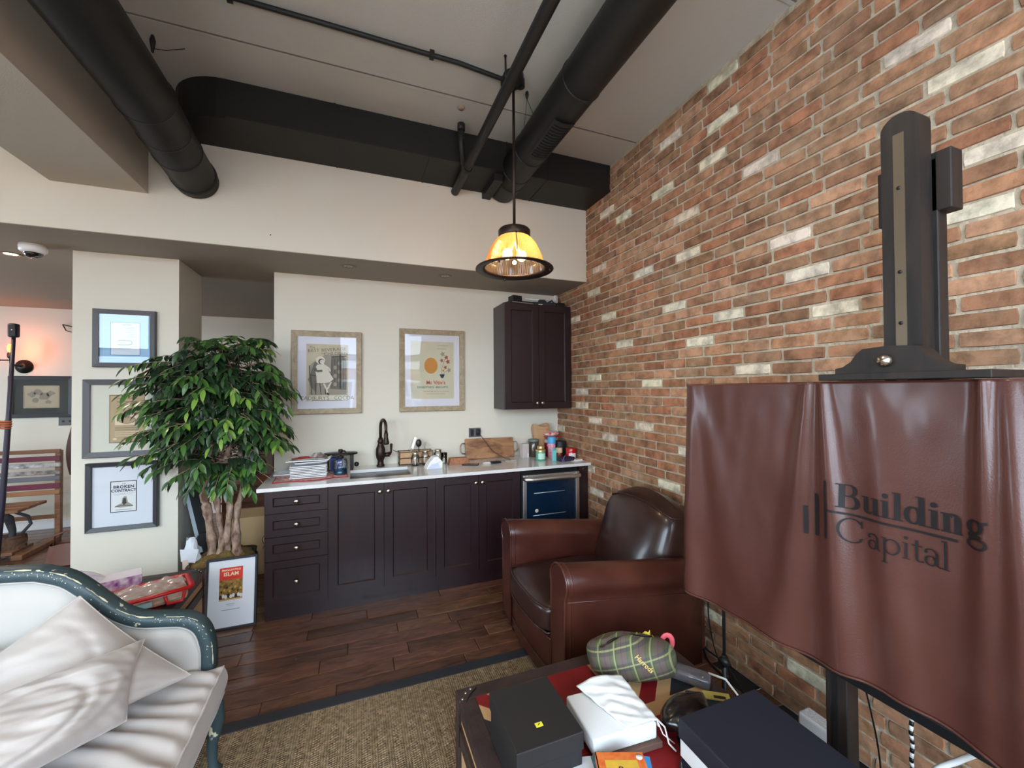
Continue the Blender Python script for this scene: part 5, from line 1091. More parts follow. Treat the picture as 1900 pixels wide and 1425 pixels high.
b = MB(); I4 = Matrix.Identity(4); flat(b, [(-.045, -.08), (.045, -.08), (.045, .075), (-.045, .075)], mat('yellow_label', (228, 178, 56), .5, color2=(206, 170, 70), vscale=40), I4, .0224); text(b, 'Ru', .034, .0, .032, M_ink, I4, z=.0228, shear=.25); b.obj('label_print', t, fix=False)
b = MB().use(M_white); b.lathe([(.001, .0232), (.009, .0232), (.009, .0222)], (.054, .085, 0), 18, close=False); b.obj('round_sticker', t)
# tartan sponge bag
mt = bpy.data.materials.new('tartan'); mt.use_nodes = True; nt = mt.node_tree; N = nt.nodes; L = nt.links; pb = N['Principled BSDF']; pb.inputs['Roughness'].default_value = .7
tc = N.new('ShaderNodeTexCoord'); mp = N.new('ShaderNodeMapping'); mp.inputs['Rotation'].default_value = (.3, .2, .5); L.new(tc.outputs['Object'], mp.inputs[0]); sp = N.new('ShaderNodeSeparateXYZ'); L.new(mp.outputs[0], sp.inputs[0])
def stripe(ax, per, lo, ph=0):
    f_ = M_('FRACT', M_('ADD', M_('MULTIPLY', sp.outputs[ax], 1 / per), ph)); return M_('LESS_THAN', f_, lo)
def mixc(f_, a, c):
    n = N.new('ShaderNodeMix'); n.data_type = 'RGBA'
    if isinstance(f_, float): n.inputs[0].default_value = f_
    else: L.new(f_, n.inputs[0])
    for i, q in ((6, a), (7, c)):
        if isinstance(q, tuple): n.inputs[i].default_value = q
        else: L.new(q, n.inputs[i])
    return n.outputs[2]
base = mixc(M_('MULTIPLY', stripe(0, .06, .45), .6), lin((84, 86, 62)), lin((104, 74, 80))); base = mixc(M_('MULTIPLY', stripe(2, .06, .45, .3), .5), base, lin((54, 56, 58)))
base = mixc(M_('MULTIPLY', stripe(0, .06, .09, .28), .75), base, lin((146, 146, 96))); base = mixc(M_('MULTIPLY', stripe(2, .06, .09, .1), .75), base, lin((146, 146, 96))); base = mixc(M_('MULTIPLY', stripe(0, .02, .12, .5), .35), base, lin((40, 44, 50)))
L.new(base, pb.inputs['Base Color'])
t = thing('tartan_bag', 'soft green and plum tartan wash bag slumped on the trunk', 'bag', (-.965, -2.475, ZK), -.35)
def bag(u, v):
    a = 2 * PI * u; ph = -PI / 2 + PI * v; pw = lambda q, m: math.copysign(abs(q) ** m, q)
    x = .172 * pw(math.cos(ph), .5) * pw(math.cos(a), .7); y = .095 * pw(math.cos(ph), .6) * pw(math.sin(a), .8); z = .062 + .060 * pw(math.sin(ph), .7)
    if z > .06: z += .030 * math.exp(-((x + .03) / .08) ** 2) * math.exp(-(y / .06) ** 2) - .02 * math.exp(-((y - .02 - x * .3) / .016) ** 2) * (1 if abs(x) < .13 else 0)
    z += .016 * noise.noise(Vector((x * 10, y * 12, z * 9))); x += .014 * noise.noise(Vector((x * 10, y * 10, 4 + z * 10))); return (x, y, max(.001, z))
b = MB().use(mt); b.grid(bag, 64, 34, True, wrap=True); b.obj('body', t)
b = MB().use(M_bplastic); b.tube([(lambda p: (p[0], p[1], p[2] + .001))((x, .02 + x * .3, .108 + .024 * math.exp(-((x + .03) / .08) ** 2) - .0 + .003 * math.sin(x * 60))) for x in [-.10 + .2 * i / 16 for i in range(17)]], .004, 6, flat=(.5, 1)); b.obj('zip', t)
b = MB(); Mb = Matrix.Translation((.01, -.090, .098)) @ Matrix.Rotation(PI / 2 - .55, 4, 'X') @ Matrix.Rotation(-.75, 4, 'Z'); text(b, 'Harrods', .026, .01, -.008, mat('gold_thread', (206, 170, 84), .5), Mb, shear=.35, bold=.0004, sx=.85); b.obj('embroidery', t, fix=False)
b = MB().use(mat('pink_webbing', (206, 82, 92), .6)); b.tube([(.165 + .022 * math.cos(a), .055, .078 + .030 * math.sin(a)) for a in [2 * PI * i / 20 for i in range(21)]], .011, 8, flat=(.35, 1), cap=False); b.obj('pink_loop', t)
t = thing('yellow_wrapper', 'small crumpled yellow wrapper behind the tartan bag', 'wrapper', (-.85, -2.41, ZK + .001))
b = MB().use(mat('yellow_foil', (230, 206, 60), .5)); b.grid(lambda u, v: ((u - .5) * .07, (v - .5) * .05 , .075 + .035 * noise.noise(Vector((u * 5, v * 5, 9)))), 8, 6, False); b.tube([(0, 0, 0), (0, 0, .075)], .006, 6); b.obj('foil', t, fix=False)
t = thing('clear_case', 'clear grey plastic case right of the tartan bag', 'case', (-.79, -2.60, ZK), -.95)
b = MB().use(mat('smoky_plastic', (96, 94, 98), .1, alpha=.75, coat=.6)); b.rbox(-.075, .075, -.032, .032, 0, .042, .012, 3); b.obj('shell', t)
for xx in (-.05, .05): b = MB().use(M_nickel); b.ball((xx, -.02, .043), .004, 8, 6); b.obj('rivet', t)
b = MB().use(M_white); b.tube([(-.735, -2.64, ZK + .04), (-.715, -2.70, ZK + .05), (-.725, -2.77, ZK + .03), (-.745, -2.80, ZK + .005)], .004, 8); tag(b.obj('white_cable'), 'short white cable curling off the clear case', 'cable')
t = thing('yellow_tag_card', 'dull yellow printed card beside the white cable', 'card', (-.80, -2.735, ZK + .034), -.6)
bx('card', t, mat('dull_yellow', (186, 170, 92), .6), -.045, .045, -.02, .02, 0, .003); bx('print', t, M_ink, -.01, .03, -.012, .002, .003, .0033)
t = thing('teal_pouch', 'dark teal and blue pouch under the yellow card', 'pouch', (-.83, -2.745, ZK), -.6); bx('pouch', t, mat('dark_teal', (24, 50, 62), .55), -.085, .06, -.05, .045, 0, .033, r=.010, n=3); bx('flap', t, mat('mid_teal', (34, 82, 92), .55), -.085, -.02, -.046, .02, .0315, .036, r=.001)
t = thing('black_bag', 'black glossy bag slumped between the tartan bag and the dark box', 'bag', (-.965, -2.765, ZK), .2)
b = MB().use(mat('black_vinyl', (20, 20, 22), .25, coat=.4)); b.grid(lambda u, v: (.10 * math.cos(2 * PI * u) * math.sin(PI * v) * (1 + .25 * noise.noise(Vector((math.cos(6.283 * u) * 2, math.sin(6.283 * u) * 2, v * 4)))), .065 * math.sin(2 * PI * u) * math.sin(PI * v), .045 - .044 * math.cos(PI * v)), 36, 20, True, wrap=True); b.obj('body', t)
b = MB().use(MATS['black_vinyl']); b.tube([(-.09, -.03, .03), (-.12, -.07, .01), (-.16, -.09, .008)], .006, 8); b.obj('strap', t)

# ------------------------------------------------------------------ things by the brick wall
t = thing('router', 'white upright wireless router standing behind the easel post', 'router', (-.225, -2.725, .0))
mrt = mat('router_white', (222, 222, 220), .3); b = MB().use(mrt); b.rbox(-.035, .035, -.075, .075, .0, .225, .012, 3); b.obj('case', t); bx('top_vent', t, mat('vent_grey', (176, 176, 176), .6, color2=(226, 226, 226), vscale=220), -.026, .026, -.064, .064, .2245, .2262)
for i in range(4): b = MB().use(mat('blue_led', (190, 214, 255), .4, emit=(150, 190, 255), estr=3)); b.lathe([(.001, -.036), (.003, -.0355), (.003, -.034)], (0, .03, .10 + i * .014), 8, True, 'x', close=False); b.obj('status_light', t)
t = thing('lamp_stand', 'thin dark metal stand rising behind the foreground trunk', 'stand', (-.52, -2.52, 0))
b = MB().use(M_black); b.tube([(0, 0, .3), (0, 0, 1.1)], .0065, 8); b.obj('upper_pole', t); b = MB().use(M_black); b.tube([(0, 0, .02), (0, 0, .44)], .011, 10); b.obj('lower_pole', t); b = MB().use(M_black); b.lathe([(.15, .0), (.15, .012), (.02, .022), (.012, .03)], (0, 0, 0), 32); b.obj('base', t)
b = MB().use(M_black); b.tube([(-.004, .004, .43), (.0, -.012, .40)], .02, 10); b.obj('joint_collar', t)
t = thing('power_adapter', 'white power adapter plugged low on the brick wall behind the armchair', 'adapter', (-.022, -1.90, .325)); bx('adapter', t, M_white, -.03, .012, -.03, .03, -.04, .035, r=.006); bx('prong_plate', t, mat('grey_plastic', (92, 90, 90), .4), .008, .014, -.035, .035, -.05, .05)
rc = random.Random(4)
b = MB().use(M_bplastic)
for k in range(5):
    ph = rc.random() * 6; b.tube([(-.045 + .012 * math.sin(a * 1.7 + ph), -1.90 + (.026 + .008 * k % 3 * .5) * math.sin(a + ph * .3) + .006 * k, .145 + (.12 - .008 * k) * math.cos(a)) for a in [i * 2 * PI / 22 for i in range(23)]], .0045, 6)
b.ball((-.05, -1.91, .045), .034, 12, 8, (.6, 1.2, 1)); tag(b.obj('cable_bundle'), 'bundle of looped black cable hanging under the white adapter', 'cable')
def wire(name, lab, pts, r, m=M_bplastic, cat='cable'):
    b = MB().use(m); P = [Vector(p) for p in pts]; Q = []
    for i in range(len(P) - 1):
        p0, p1, p2, p3 = P[max(i - 1, 0)], P[i], P[i + 1], P[min(i + 2, len(P) - 1)]
        for k in range(8):
            s_ = k / 8; Q.append(.5 * ((2 * p1) + (p2 - p0) * s_ + (2 * p0 - 5 * p1 + 4 * p2 - p3) * s_ * s_ + (3 * p1 - p0 - 3 * p2 + p3) * s_ ** 3))
    Q.append(P[-1]); b.tube(Q, r, 7); return tag(b.obj(name), lab, cat)
wire('floor_cable', 'long black cable trailing on the floor along the brick wall', [(-.05, -1.95, .02), (-.10, -2.05, .008), (-.12, -2.25, .007), (-.07, -2.45, .007), (-.10, -2.8, .007), (-.06, -3.3, .007)], .005)
wire('floor_cable', 'second black cable looping out from the lamp stand to the wall', [(-.36, -2.36, .30), (-.25, -2.40, .10), (-.16, -2.30, .012), (-.2, -2.55, .008), (-.14, -2.75, .008)], .004)
wire('hanging_cable', 'thin black cable hanging from the screen beside the lamp stand', [(-.585, -2.50, .80), (-.52, -2.44, .55), (-.40, -2.38, .30), (-.3, -2.4, .10), (-.28, -2.45, .012)], .0028)
wire('hanging_cable', 'very thin dark cable hanging right of the easel post', [(-.575, -3.06, .74), (-.50, -3.06, .5), (-.36, -3.0, .25), (-.3, -2.98, .05)], .0025)
b = MB()
for k in range(40):
    b.use(M_bplastic if k % 2 else M_white); z0 = .66 - k * .0155
    b.tube([(-.20 + .004 * math.sin(k), -3.005, z0), (-.20 + .004 * math.sin(k + 1), -3.005, z0 - .0155)], .0065, 7, flat=(1, .75))
tag(b.obj('braided_cable'), 'black and white braided cable hanging before the brick wall', 'cable')
wire('white_hose', 'thick white cable bending under the leather cover at bottom right', [(-.20, -3.19, .52), (-.20, -3.172, .46), (-.21, -3.13, .40), (-.25, -3.08, .33), (-.28, -3.05, .2)], .009, M_white)
# ------------------------------------------------------------------ settee
M_green = mat('chipped_green_paint', (54, 70, 74), .45, bump=.2, bscale=40, bdist=.003)
# chipped cream edges: real wear with a shape of its own
nt = M_green.node_tree; N = nt.nodes; L = nt.links; pb = N['Principled BSDF']
tc = N.new('ShaderNodeTexCoord'); nz = N.new('ShaderNodeTexNoise'); nz.inputs['Scale'].default_value = 26; nz.inputs['Detail'].default_value = 6; L.new(tc.outputs['Object'], nz.inputs[0])
cr = N.new('ShaderNodeValToRGB'); e = cr.color_ramp.elements; e[0].position = .66; e[0].color = lin((54, 70, 74)); e[1].position = .69; e[1].color = lin((206, 200, 172)); L.new(nz.outputs[0], cr.inputs[0]); L.new(cr.outputs[0], pb.inputs['Base Color'])
M_chip = mat('cream_chips', (206, 202, 172), .7)
M_lin = mat('cream_linen', (182, 177, 171), .85, bump=.25, bscale=500, sheen=.2, vary=.06, vscale=5, bdist=.001)
M_lin2 = mat('soft_linen', (180, 171, 165), .85, bump=.2, bscale=300, sheen=.2, vary=.07, vscale=6, bdist=.0015)
t = thing('settee', 'painted dark green settee with cream linen back panel and loose seat cushion', 'sofa')
half = [(0, .945), (.10, .944), (.20, .935), (.235, .925), (.30, .895), (.355, .845), (.405, .79), (.46, .735), (.52, .700), (.60, .685), (.66, .672), (.705, .645), (.735, .605), (.752, .55), (.758, .50), (.758, .42)]
XC = -3.305
def smooth_(P, n):
    P = [Vector(p) for p in P]; Q = []
    for i in range(len(P) - 1):
        p0, p1, p2, p3 = P[max(i - 1, 0)], P[i], P[i + 1], P[min(i + 2, len(P) - 1)]
        for k in range(n):
            s_ = k / n; Q.append(.5 * ((2 * p1) + (p2 - p0) * s_ + (2 * p0 - 5 * p1 + 4 * p2 - p3) * s_ * s_ + (3 * p1 - p0 - 3 * p2 + p3) * s_ ** 3))
    Q.append(P[-1]); return Q
hs = smooth_(half, 4); line_ = [Vector((-p.x, p.y)) for p in hs[::-1]] + hs[1:]
def offs(Pl, d):
    out = []
    for i, p in enumerate(Pl):
        tt = (Pl[min(i + 1, len(Pl) - 1)] - Pl[max(i - 1, 0)]).normalized(); out.append(p + Vector((tt.y, -tt.x)) * d)   # inward = below
    return out
# rounded rail section swept along the outline (centre 22 mm inside it)
cen = offs(line_, .022); YB = -1.775
def sweep(b, cen, sec, closed=True):
    vs = []; m_ = len(sec)
    for i, p in enumerate(cen):
        tt = (cen[min(i + 1, len(cen) - 1)] - cen[max(i - 1, 0)]).normalized(); nn = Vector((-tt.y, tt.x))
        for (q, yy) in sec: w_ = p + nn * q; vs.append((XC + w_.x, YB + yy, w_.y))
    b.add(vs, [(i * m_ + j, i * m_ + (j + 1) % m_, (i + 1) * m_ + (j + 1) % m_, (i + 1) * m_ + j) for i in range(len(cen) - 1) for j in range(m_)], True)
sec = [(-.024, -.028), (-.018, -.036), (.0, -.040), (.016, -.036), (.0225, -.026), (.024, .02), (.018, .03), (-.018, .03), (-.024, .02)]
b = MB().use(M_green); sweep(b, cen, sec); b.obj('back_frame', t)
# paint worn off along the front arris in irregular patches
b = MB().use(M_chip); rs_ = random.Random(9); i = 0
while i < len(cen) - 3:
    L_ = rs_.choice((1, 1, 1, 2)); 
    if rs_.random() < (.75 if cen[i].x > .1 else .3):
        seg = cen[i:i + L_ + 1]; wd = rs_.uniform(.0008, .003); o_ = rs_.uniform(.0185, .022)
        vs = []
        for k, p in enumerate(seg):
            j = min(i + k, len(cen) - 2); tt = (cen[j + 1] - cen[max(j - 1, 0)]).normalized(); nn = Vector((-tt.y, tt.x)); tp = 1 if 0 < k < len(seg) - 1 else .35
            for (q, yy) in ((o_ - wd * tp, -.0362 + .001), (o_ + wd * tp * .8, -.0315)): w_ = p + nn * q; vs.append((XC + w_.x, YB + yy - .0012, w_.y + .0005))
        b.add(vs, [(2 * k, 2 * k + 2, 2 * k + 3, 2 * k + 1) for k in range(len(seg) - 1)])
    i += L_
for _ in range(160):
    j = rs_.randrange(2, len(cen) - 2); tt = (cen[j + 1] - cen[j - 1]).normalized(); nn = Vector((-tt.y, tt.x)); p = cen[j] + nn * rs_.uniform(.0, .018) + tt * rs_.uniform(-.01, .01); s_ = rs_.uniform(.0008, .0024)
    b.add([(XC + p.x + s_ * math.cos(a) * rs_.uniform(.6, 1.3), YB - .0405 + .0001, p.y + s_ * math.sin(a)) for a in (0, 1.2, 2.5, 3.8, 5)], [(0, 1, 2, 3, 4)])
stuff(b.obj('paint_chips', t, fix=False))
inner = offs(line_, .046)
b = MB().use(M_lin); nI = len(inner); 
def panel(u, v):
    k = u * (nI - 1); i = min(int(k), nI - 2); p = inner[i].lerp(inner[i + 1], k - i); zz = .40 + (p.y - .40) * v
    e_ = min(1, min(v, 1) * 0 + min((1 - v) * 6, u * 14, (1 - u) * 14)); return (XC + p.x, YB - .008 - .030 * math.sin(min(1, max(0, e_)) * PI / 2), zz)
b.grid(panel, 120, 24, True); b.obj('back_panel', t, fix=False)
b = MB().use(M_lin); sweep(b, offs(line_, .047), [(-.004, -.030), (0, -.034), (.004, -.030), (0, -.024)]); b.obj('panel_welt', t)
b = MB().use(mat('settee_lining', (150, 146, 140), .9)); b.grid(lambda u, v: (lambda q: (q[0], YB + .022, q[2]))(panel(u, v)), 60, 6); b.obj('back_lining', t, fix=False)
# seat frame and legs
b = MB().use(M_green); b.rbox(-4.07, -2.545, -2.46, -1.80, .26, .32, .012, 3); b.obj('seat_frame', t)
for (lx, ly) in ((-2.565, -1.80), (-2.565, -2.42), (-4.05, -1.80), (-4.05, -2.42)):
    b = MB().use(M_green); s_ = 1 if lx > -3 else -1
    b.tube([(lx + s_ * .0, ly, .42 if ly > -2 else .33), (lx + s_ * .022, ly, .30), (lx + s_ * .030, ly, .22), (lx + s_ * .012, ly, .12), (lx + s_ * .015, ly, .04), (lx + s_ * .03, ly, .011)], [.024, .030, .028, .020, .017, .022], 12); b.obj('leg', t)
def seat_old(u, v):
    a = 2 * PI * u; ph = -PI / 2 + PI * v; pw = lambda q, m: math.copysign(abs(q) ** m, q)
    X = pw(math.cos(ph), .16) * pw(math.cos(a), .16); Y = pw(math.cos(ph), .16) * pw(math.sin(a), .16); Z = pw(math.sin(ph), .5)
    x = XC - .01 + X * .805; y = -2.165 + Y * .355; z = .395 + Z * .068
    if Z > 0:
        z += .015 * (1 - X * X) * (1 - Y ** 4)
        # gathered wrinkles near the right end run across the cushion
        wv = max(0, min(1, (x + 3.0) / .4)); rp2 = noise.noise(Vector((x * 1.2 - y * 1.5, y * 16 + x * 5.5, .5))); z += wv * (.0105 * math.sin(y * 62 + x * 21 + 2.2 * noise.noise(Vector((x * 4, y * 4, 2)))) * (.55 + .6 * rp2) + .006 * rp2)
    x += .010 * noise.noise(Vector((y * 7, z * 5, 8))) * (X > .5)
    return (x, y, z)
def seatc(u, v):
    s_, q = (u * 2 - 1) * 1.16, (v * 2 - 1) * 1.30; X = max(-1, min(1, s_)); Y = max(-1, min(1, q))
    over = max((abs(s_) - 1) / .16, (abs(q) - 1) / .30, 0); x = XC - .01 + X * .805; y = -2.165 + Y * .350
    ed = max(0, 1 - min((1 - abs(X)) * .805, (1 - abs(Y)) * .35) / .03); zt = .452 + .018 * (1 - X * X) * (1 - Y ** 4) - .012 * ed * ed
    wv = max(0, min(1, (x + 3.05) / .30)) * (1 - .6 * ed); ph = y * 74 + x * 36 + 3.2 * noise.noise(Vector((x * 3.5, y * 4, 2)))
    zt += wv * (.0062 * math.sin(ph) * (.45 + .9 * max(0, .5 + noise.noise(Vector((x * 4, y * 5, 6)))))) + .012 * wv * noise.noise(Vector((x * 3 - y * 2, y * 6, .5))) + .004 * noise.noise(Vector((x * 9, y * 9, 1)))
    z = zt - over * (zt - .328); bul = .012 * math.sin(PI * min(1, over)) + .004 * noise.noise(Vector((y * 9 + x * 2, z * 8, 8))) * (over > 0)
    if abs(s_) >= 1: x += math.copysign(bul, s_)
    if abs(q) >= 1: y += math.copysign(bul, q)
    return (x, y, z)
b = MB().use(M_lin2); b.grid(seatc, 330, 190, True); b.rbox(XC - .80, XC + .78, -2.50, -1.83, .3215, .34, .005); sc_ = b.obj('seat_cushion', t, fix=False)
b = MB().use(M_lin2)
b.tube([seatc((1 / 1.16 + 1) / 2, .5 + (.5 - k / 60) / 1.30) for k in range(61)], .0045, 6); b.tube([seatc(.995, .5 + (.5 - k / 60) / 1.30) for k in range(61)], .0045, 6); b.obj('piping', sc_)
# pillows
def pillow(name, lab, c4, th, seed, m=M_lin2, creases=()):
    """c4: corners in order; puffed on both sides with sagging edges and creases"""
    c4 = [Vector(c) for c in c4]; cen_ = sum(c4, Vector()) / 4; nrm = (c4[1] - c4[0]).cross(c4[3] - c4[0]).normalized()
    if nrm.z < 0: nrm = -nrm
    t = thing(name, lab, 'cushion', cen_)
    def f(u, v, s_):
        p = (c4[0] * (1 - u) + c4[1] * u) * (1 - v) + (c4[3] * (1 - u) + c4[2] * u) * v
        eu, ev = 4 * u * (1 - u), 4 * v * (1 - v); pin = .035 * (eu * (1 - ev) ** 2 + ev * (1 - eu) ** 2); p = p + (cen_ - p) * pin * 1.6
        h = th * (eu * ev) ** .5 * (1.25 - .25 * eu * ev)
        n_ = noise.noise(Vector((u * 3 + seed, v * 3, s_))); n2 = noise.noise(Vector((u * 12 + v * 5 + seed, v * 5, s_ * 2))); h *= 1 + .26 * n_ + .13 * n2
        for (cu, cv_, ru, rv, am) in creases:
            d_ = math.hypot((u - cu) / ru, (v - cv_) / rv); h += am * math.exp(-((d_ - 1) / .10) ** 2) * (eu * ev) ** .5
        edge = (1 - (eu * ev) ** .25); h += .006 * edge * math.sin((u + v * 1.7) * 40 + seed) * (eu * ev) ** .15
        q = p + nrm * h * s_ * (1 if s_ > 0 else .55) - cen_; return tuple(q)
    b = MB().use(m); b.grid(lambda u, v: f(u, v, 1), 56, 56, True); b.grid(lambda u, v: f(u, v, -1), 28, 28, True); b.obj('case', t, fix=False)
    b = MB().use(m); bo = [f(k / 20, 0, 1) for k in range(20)] + [f(1, k / 20, 1) for k in range(20)] + [f(1 - k / 20, 1, 1) for k in range(20)] + [f(0, 1 - k / 20, 1) for k in range(21)]; b.tube(bo, .0022, 6); b.obj('edge_seam', t); return t
pillow('linen_pillow', 'large cream linen pillow propped corner-up against the settee back', [(-2.945, -1.862, .835), (-2.585, -1.93, .500), (-2.95, -2.26, .515), (-3.35, -1.95, .56)], .115, 3.1, creases=((.25, .35, .35, .25, -.012),))
pillow('linen_pillow', 'cream linen pillow lying in front, nearest the camera on the settee', [(-2.715, -1.965, .685), (-2.700, -2.125, .505), (-3.06, -2.50, .53), (-3.13, -2.27, .70)], .125, 8.4, creases=((.52, .55, .33, .28, -.014), (.5, .5, .42, .40, .009)))
pillow('linen_pillow', 'cream linen pillow half out of view at the left end of the settee', [(-3.10, -1.90, .70), (-3.02, -2.10, .50), (-3.42, -2.28, .52), (-3.60, -1.96, .74)], .08, 5.2)

# ------------------------------------------------------------------ on the trunk behind the settee
ZK2 = .4535
t = thing('tissue_box', 'purple and white tissue box with a plastic film tuft', 'box', (-3.27, -.865, ZK2), .38)
mp_ = mat('purple_floral', (128, 40, 124), .5, color2=(222, 206, 220), vscale=26); bx('carton', t, mp_, -.115, .115, -.06, .06, 0, .085, r=.002); bx('top_panel', t, mat('lilac_white', (222, 216, 226), .5), -.114, .114, -.059, .059, .0851, .0862)
b = MB().use(mat('thin_film', (214, 206, 214), .3, alpha=.7)); b.grid(lambda u, v: (-.05 - .16 * v + .012 * math.sin(u * 11), .01 + (u - .5) * (.05 + .06 * v) , .085 + .11 * v - .03 * v * v + .014 * math.sin(u * 9 + v * 4)), 20, 12, True); b.obj('tissue_tuft', t, fix=False)
t = thing('food_tray', 'red-rimmed plastic food tray with printed lid on the rear trunk', 'tray', (-3.02, -1.10, ZK2), .42)
b = MB().use(mat('snack_print', (200, 186, 160), .3, color2=(176, 60, 50), vscale=14, coat=.5)); b.rbox(-.15, .15, -.10, .10, .006, .075, .02, 2); b.obj('tub', t)
b = MB().use(mat('red_plastic', (186, 24, 34), .35)); b.tube([(-.155, -.105, .07), (.155, -.105, .07), (.165, -.09, .07), (.165, .09, .07), (.155, .105, .07), (-.155, .105, .07), (-.155, -.105, .07)], .012, 8, flat=(.8, 1.2)); b.obj('rim', t)
b = MB().use(MATS['red_plastic']); b.tube([(.05, -.118, .06), (.06, -.125, .02), (.12, -.125, .015), (.13, -.118, .06)], .008, 8); b.obj('latch', t)
bx('side_label', t, mat('aqua_print', (150, 200, 206), .5), -.10, .0, -.1025, -.1005, .02, .045)
b = MB().use(mat('crinkled_film', (200, 194, 188), .15, alpha=.55, coat=.7)); b.grid(lambda u, v: ((u - .5) * .28, (v - .5) * .18, .082 + .018 * noise.noise(Vector((u * 6, v * 5, 1)))), 26, 18, True); b.obj('film_lid', t, fix=False)

# ------------------------------------------------------------------ leaning framed poster
t = thing('framed_book_poster', 'framed book cover poster lettered Emancipating Islam, standing on the floor', 'picture', (-2.775, -.605, .0), rot=(-.12, 0, .0))
for (p, q, r_, s_) in ((-.148, -.134, 0, .458), (.134, .148, 0, .458), (-.134, .134, 0, .014), (-.134, .134, .444, .458)): bx('frame_side', t, M_fd, p, q, -.014, .012, r_, s_, r=.0015)
bx('mat_board', t, MATS['white_mat_board'], -.1335, .1335, -.004, .004, .0145, .4435)
b = MB(); WP = Mx((0, -.0045, .229), (1, 0, 0), (0, 0, 1), (0, -1, 0)); mrd = mat('vivid_red_print', (222, 62, 44), .6); mcr = mat('cream_letter', (244, 226, 190), .6)
flat(b, [(-.072, -.045), (.062, -.045), (.062, .165), (-.072, .165)], mat('sepia_print', (176, 138, 66), .7, color2=(96, 70, 34), vscale=60), WP, .0004); flat(b, [(-.072, .085), (.062, .085), (.062, .165), (-.072, .165)], mrd, WP, .0008)
text(b, 'EMANCIPATING', .0165, -.005, .143, mcr, WP, z=.0012, bold=.0003, sx=.92); text(b, 'ISLAM', .033, -.005, .112, mcr, WP, z=.0012, bold=.0008); pline(b, [(-.05, .098), (.04, .098)], .0016, M_ink, WP, .0012)
for i in range(9): disc(b, -.062 + i * .0145, -.022 + .006 * (i % 2), .0085, .013, mat('robe_print', (226, 222, 216), .7) if i % 3 else M_ink, WP, .0010, 10)
for i in range(8): disc(b, -.058 + i * .0155, .012 + .012 * (i % 3), .006, .008, mat('face_print', (206, 160, 66), .7) if i % 2 else M_ink, WP, .0011, 10)
flat(b, [(-.072, -.045), (.062, -.045), (.062, -.037), (-.072, -.037)], mat('tan_print', (206, 172, 120), .7), WP, .0013)
pline(b, [(-.03, -.07), (.02, -.07)], .003, mg, WP, .0005); pline(b, [(-.025, -.08), (.015, -.08)], .002, mg, WP, .0005); pline(b, [(-.055, -.105), (.05, -.105)], .004, mg, WP, .0005)
b.obj('print', t, fix=False)

# ------------------------------------------------------------------ potted ficus
PX, PY = -2.885, -.33
t = thing('potted_ficus', 'leafy artificial ficus tree with twisted trunks in a moss-topped basket', 'plant', (PX, PY, 0))
M_bask = mat('dark_basket', (64, 50, 40), .8, bump=.8, bscale=50, vary=.3, vscale=30)
b = MB().use(M_bask)
vs = []; lv = [(.145, 0), (.155, .02), (.172, .20), (.184, .38), (.187, .392), (.175, .392)]
for (r_, h_) in lv: vs += [(p[0], p[1], h_) for p in rr(r_, r_, .07, 6)]
n = 28; b.add(vs, [(i * n + j, i * n + (j + 1) % n, (i + 1) * n + (j + 1) % n, (i + 1) * n + j) for i in range(len(lv) - 1) for j in range(n)] + [tuple(range(n))[::-1]], True)
for k in range(8): b.tube([(p[0] * 1, p[1] * 1, .03 + k * .045) for p in rr(.153 + .0042 * k + .002, .153 + .0042 * k + .002, .07, 6) + rr(.153 + .0042 * k + .002, .153 + .0042 * k + .002, .07, 6)[:1]], .008, 6)
b.obj('basket', t)
b = MB().use(mat('dry_moss', (138, 112, 62), .95, bump=1, bscale=60, color2=(98, 80, 44), vscale=20, bdist=.015))
b.grid(lambda u, v: ((.205 * v) * math.cos(2 * PI * u), (.19 * v) * math.sin(2 * PI * u) * .95, .385 + .055 * (1 - v ** 2) + .03 * noise.noise(Vector((math.cos(6.283 * u) * v * 4, math.sin(6.283 * u) * v * 4, 3))) - (.03 if v > .95 else 0)), 48, 14, True, wrap=True); b.obj('moss', t, fix=False)
M_bark = mat('mottled_bark', (184, 158, 138), .85, bump=.8, bscale=26, color2=(96, 66, 50), vscale=26, stretch=(1, 1, .5), bdist=.01)
nt = M_bark.node_tree
trunks = [[(-.06, -.03, .40), (-.065, -.03, .55), (-.095, -.02, .75), (-.105, -.03, .85), (-.075, -.03, 1.0), (-.06, -.02, 1.2), (-.10, .0, 1.5), (-.16, .02, 1.75)],
          [(-.02, -.05, .40), (-.0, -.03, .52), (-.02, -.02, .66), (-.045, .01, .80), (-.05, .0, .92), (-.02, .0, 1.1), (.0, .0, 1.4), (.02, -.04, 1.8)],
          [(.02, -.01, .40), (.025, -.02, .55), (.045, -.03, .72), (.03, -.01, .92), (.02, -.02, 1.1), (.08, .0, 1.35), (.14, .0, 1.7)],
          [(.09, -.03, .40), (.085, -.03, .55), (.085, -.01, .72), (.125, .0, .88), (.16, .0, 1.05), (.20, -.02, 1.2), (.28, -.04, 1.5)]]
rads = [(.034, .026, .028, .027, .022, .02, .013, .006), (.030, .02, .018, .022, .018, .018, .012, .006), (.036, .024, .02, .024, .02, .014, .006), (.038, .026, .022, .022, .020, .014, .006)]
rt = random.Random(21)
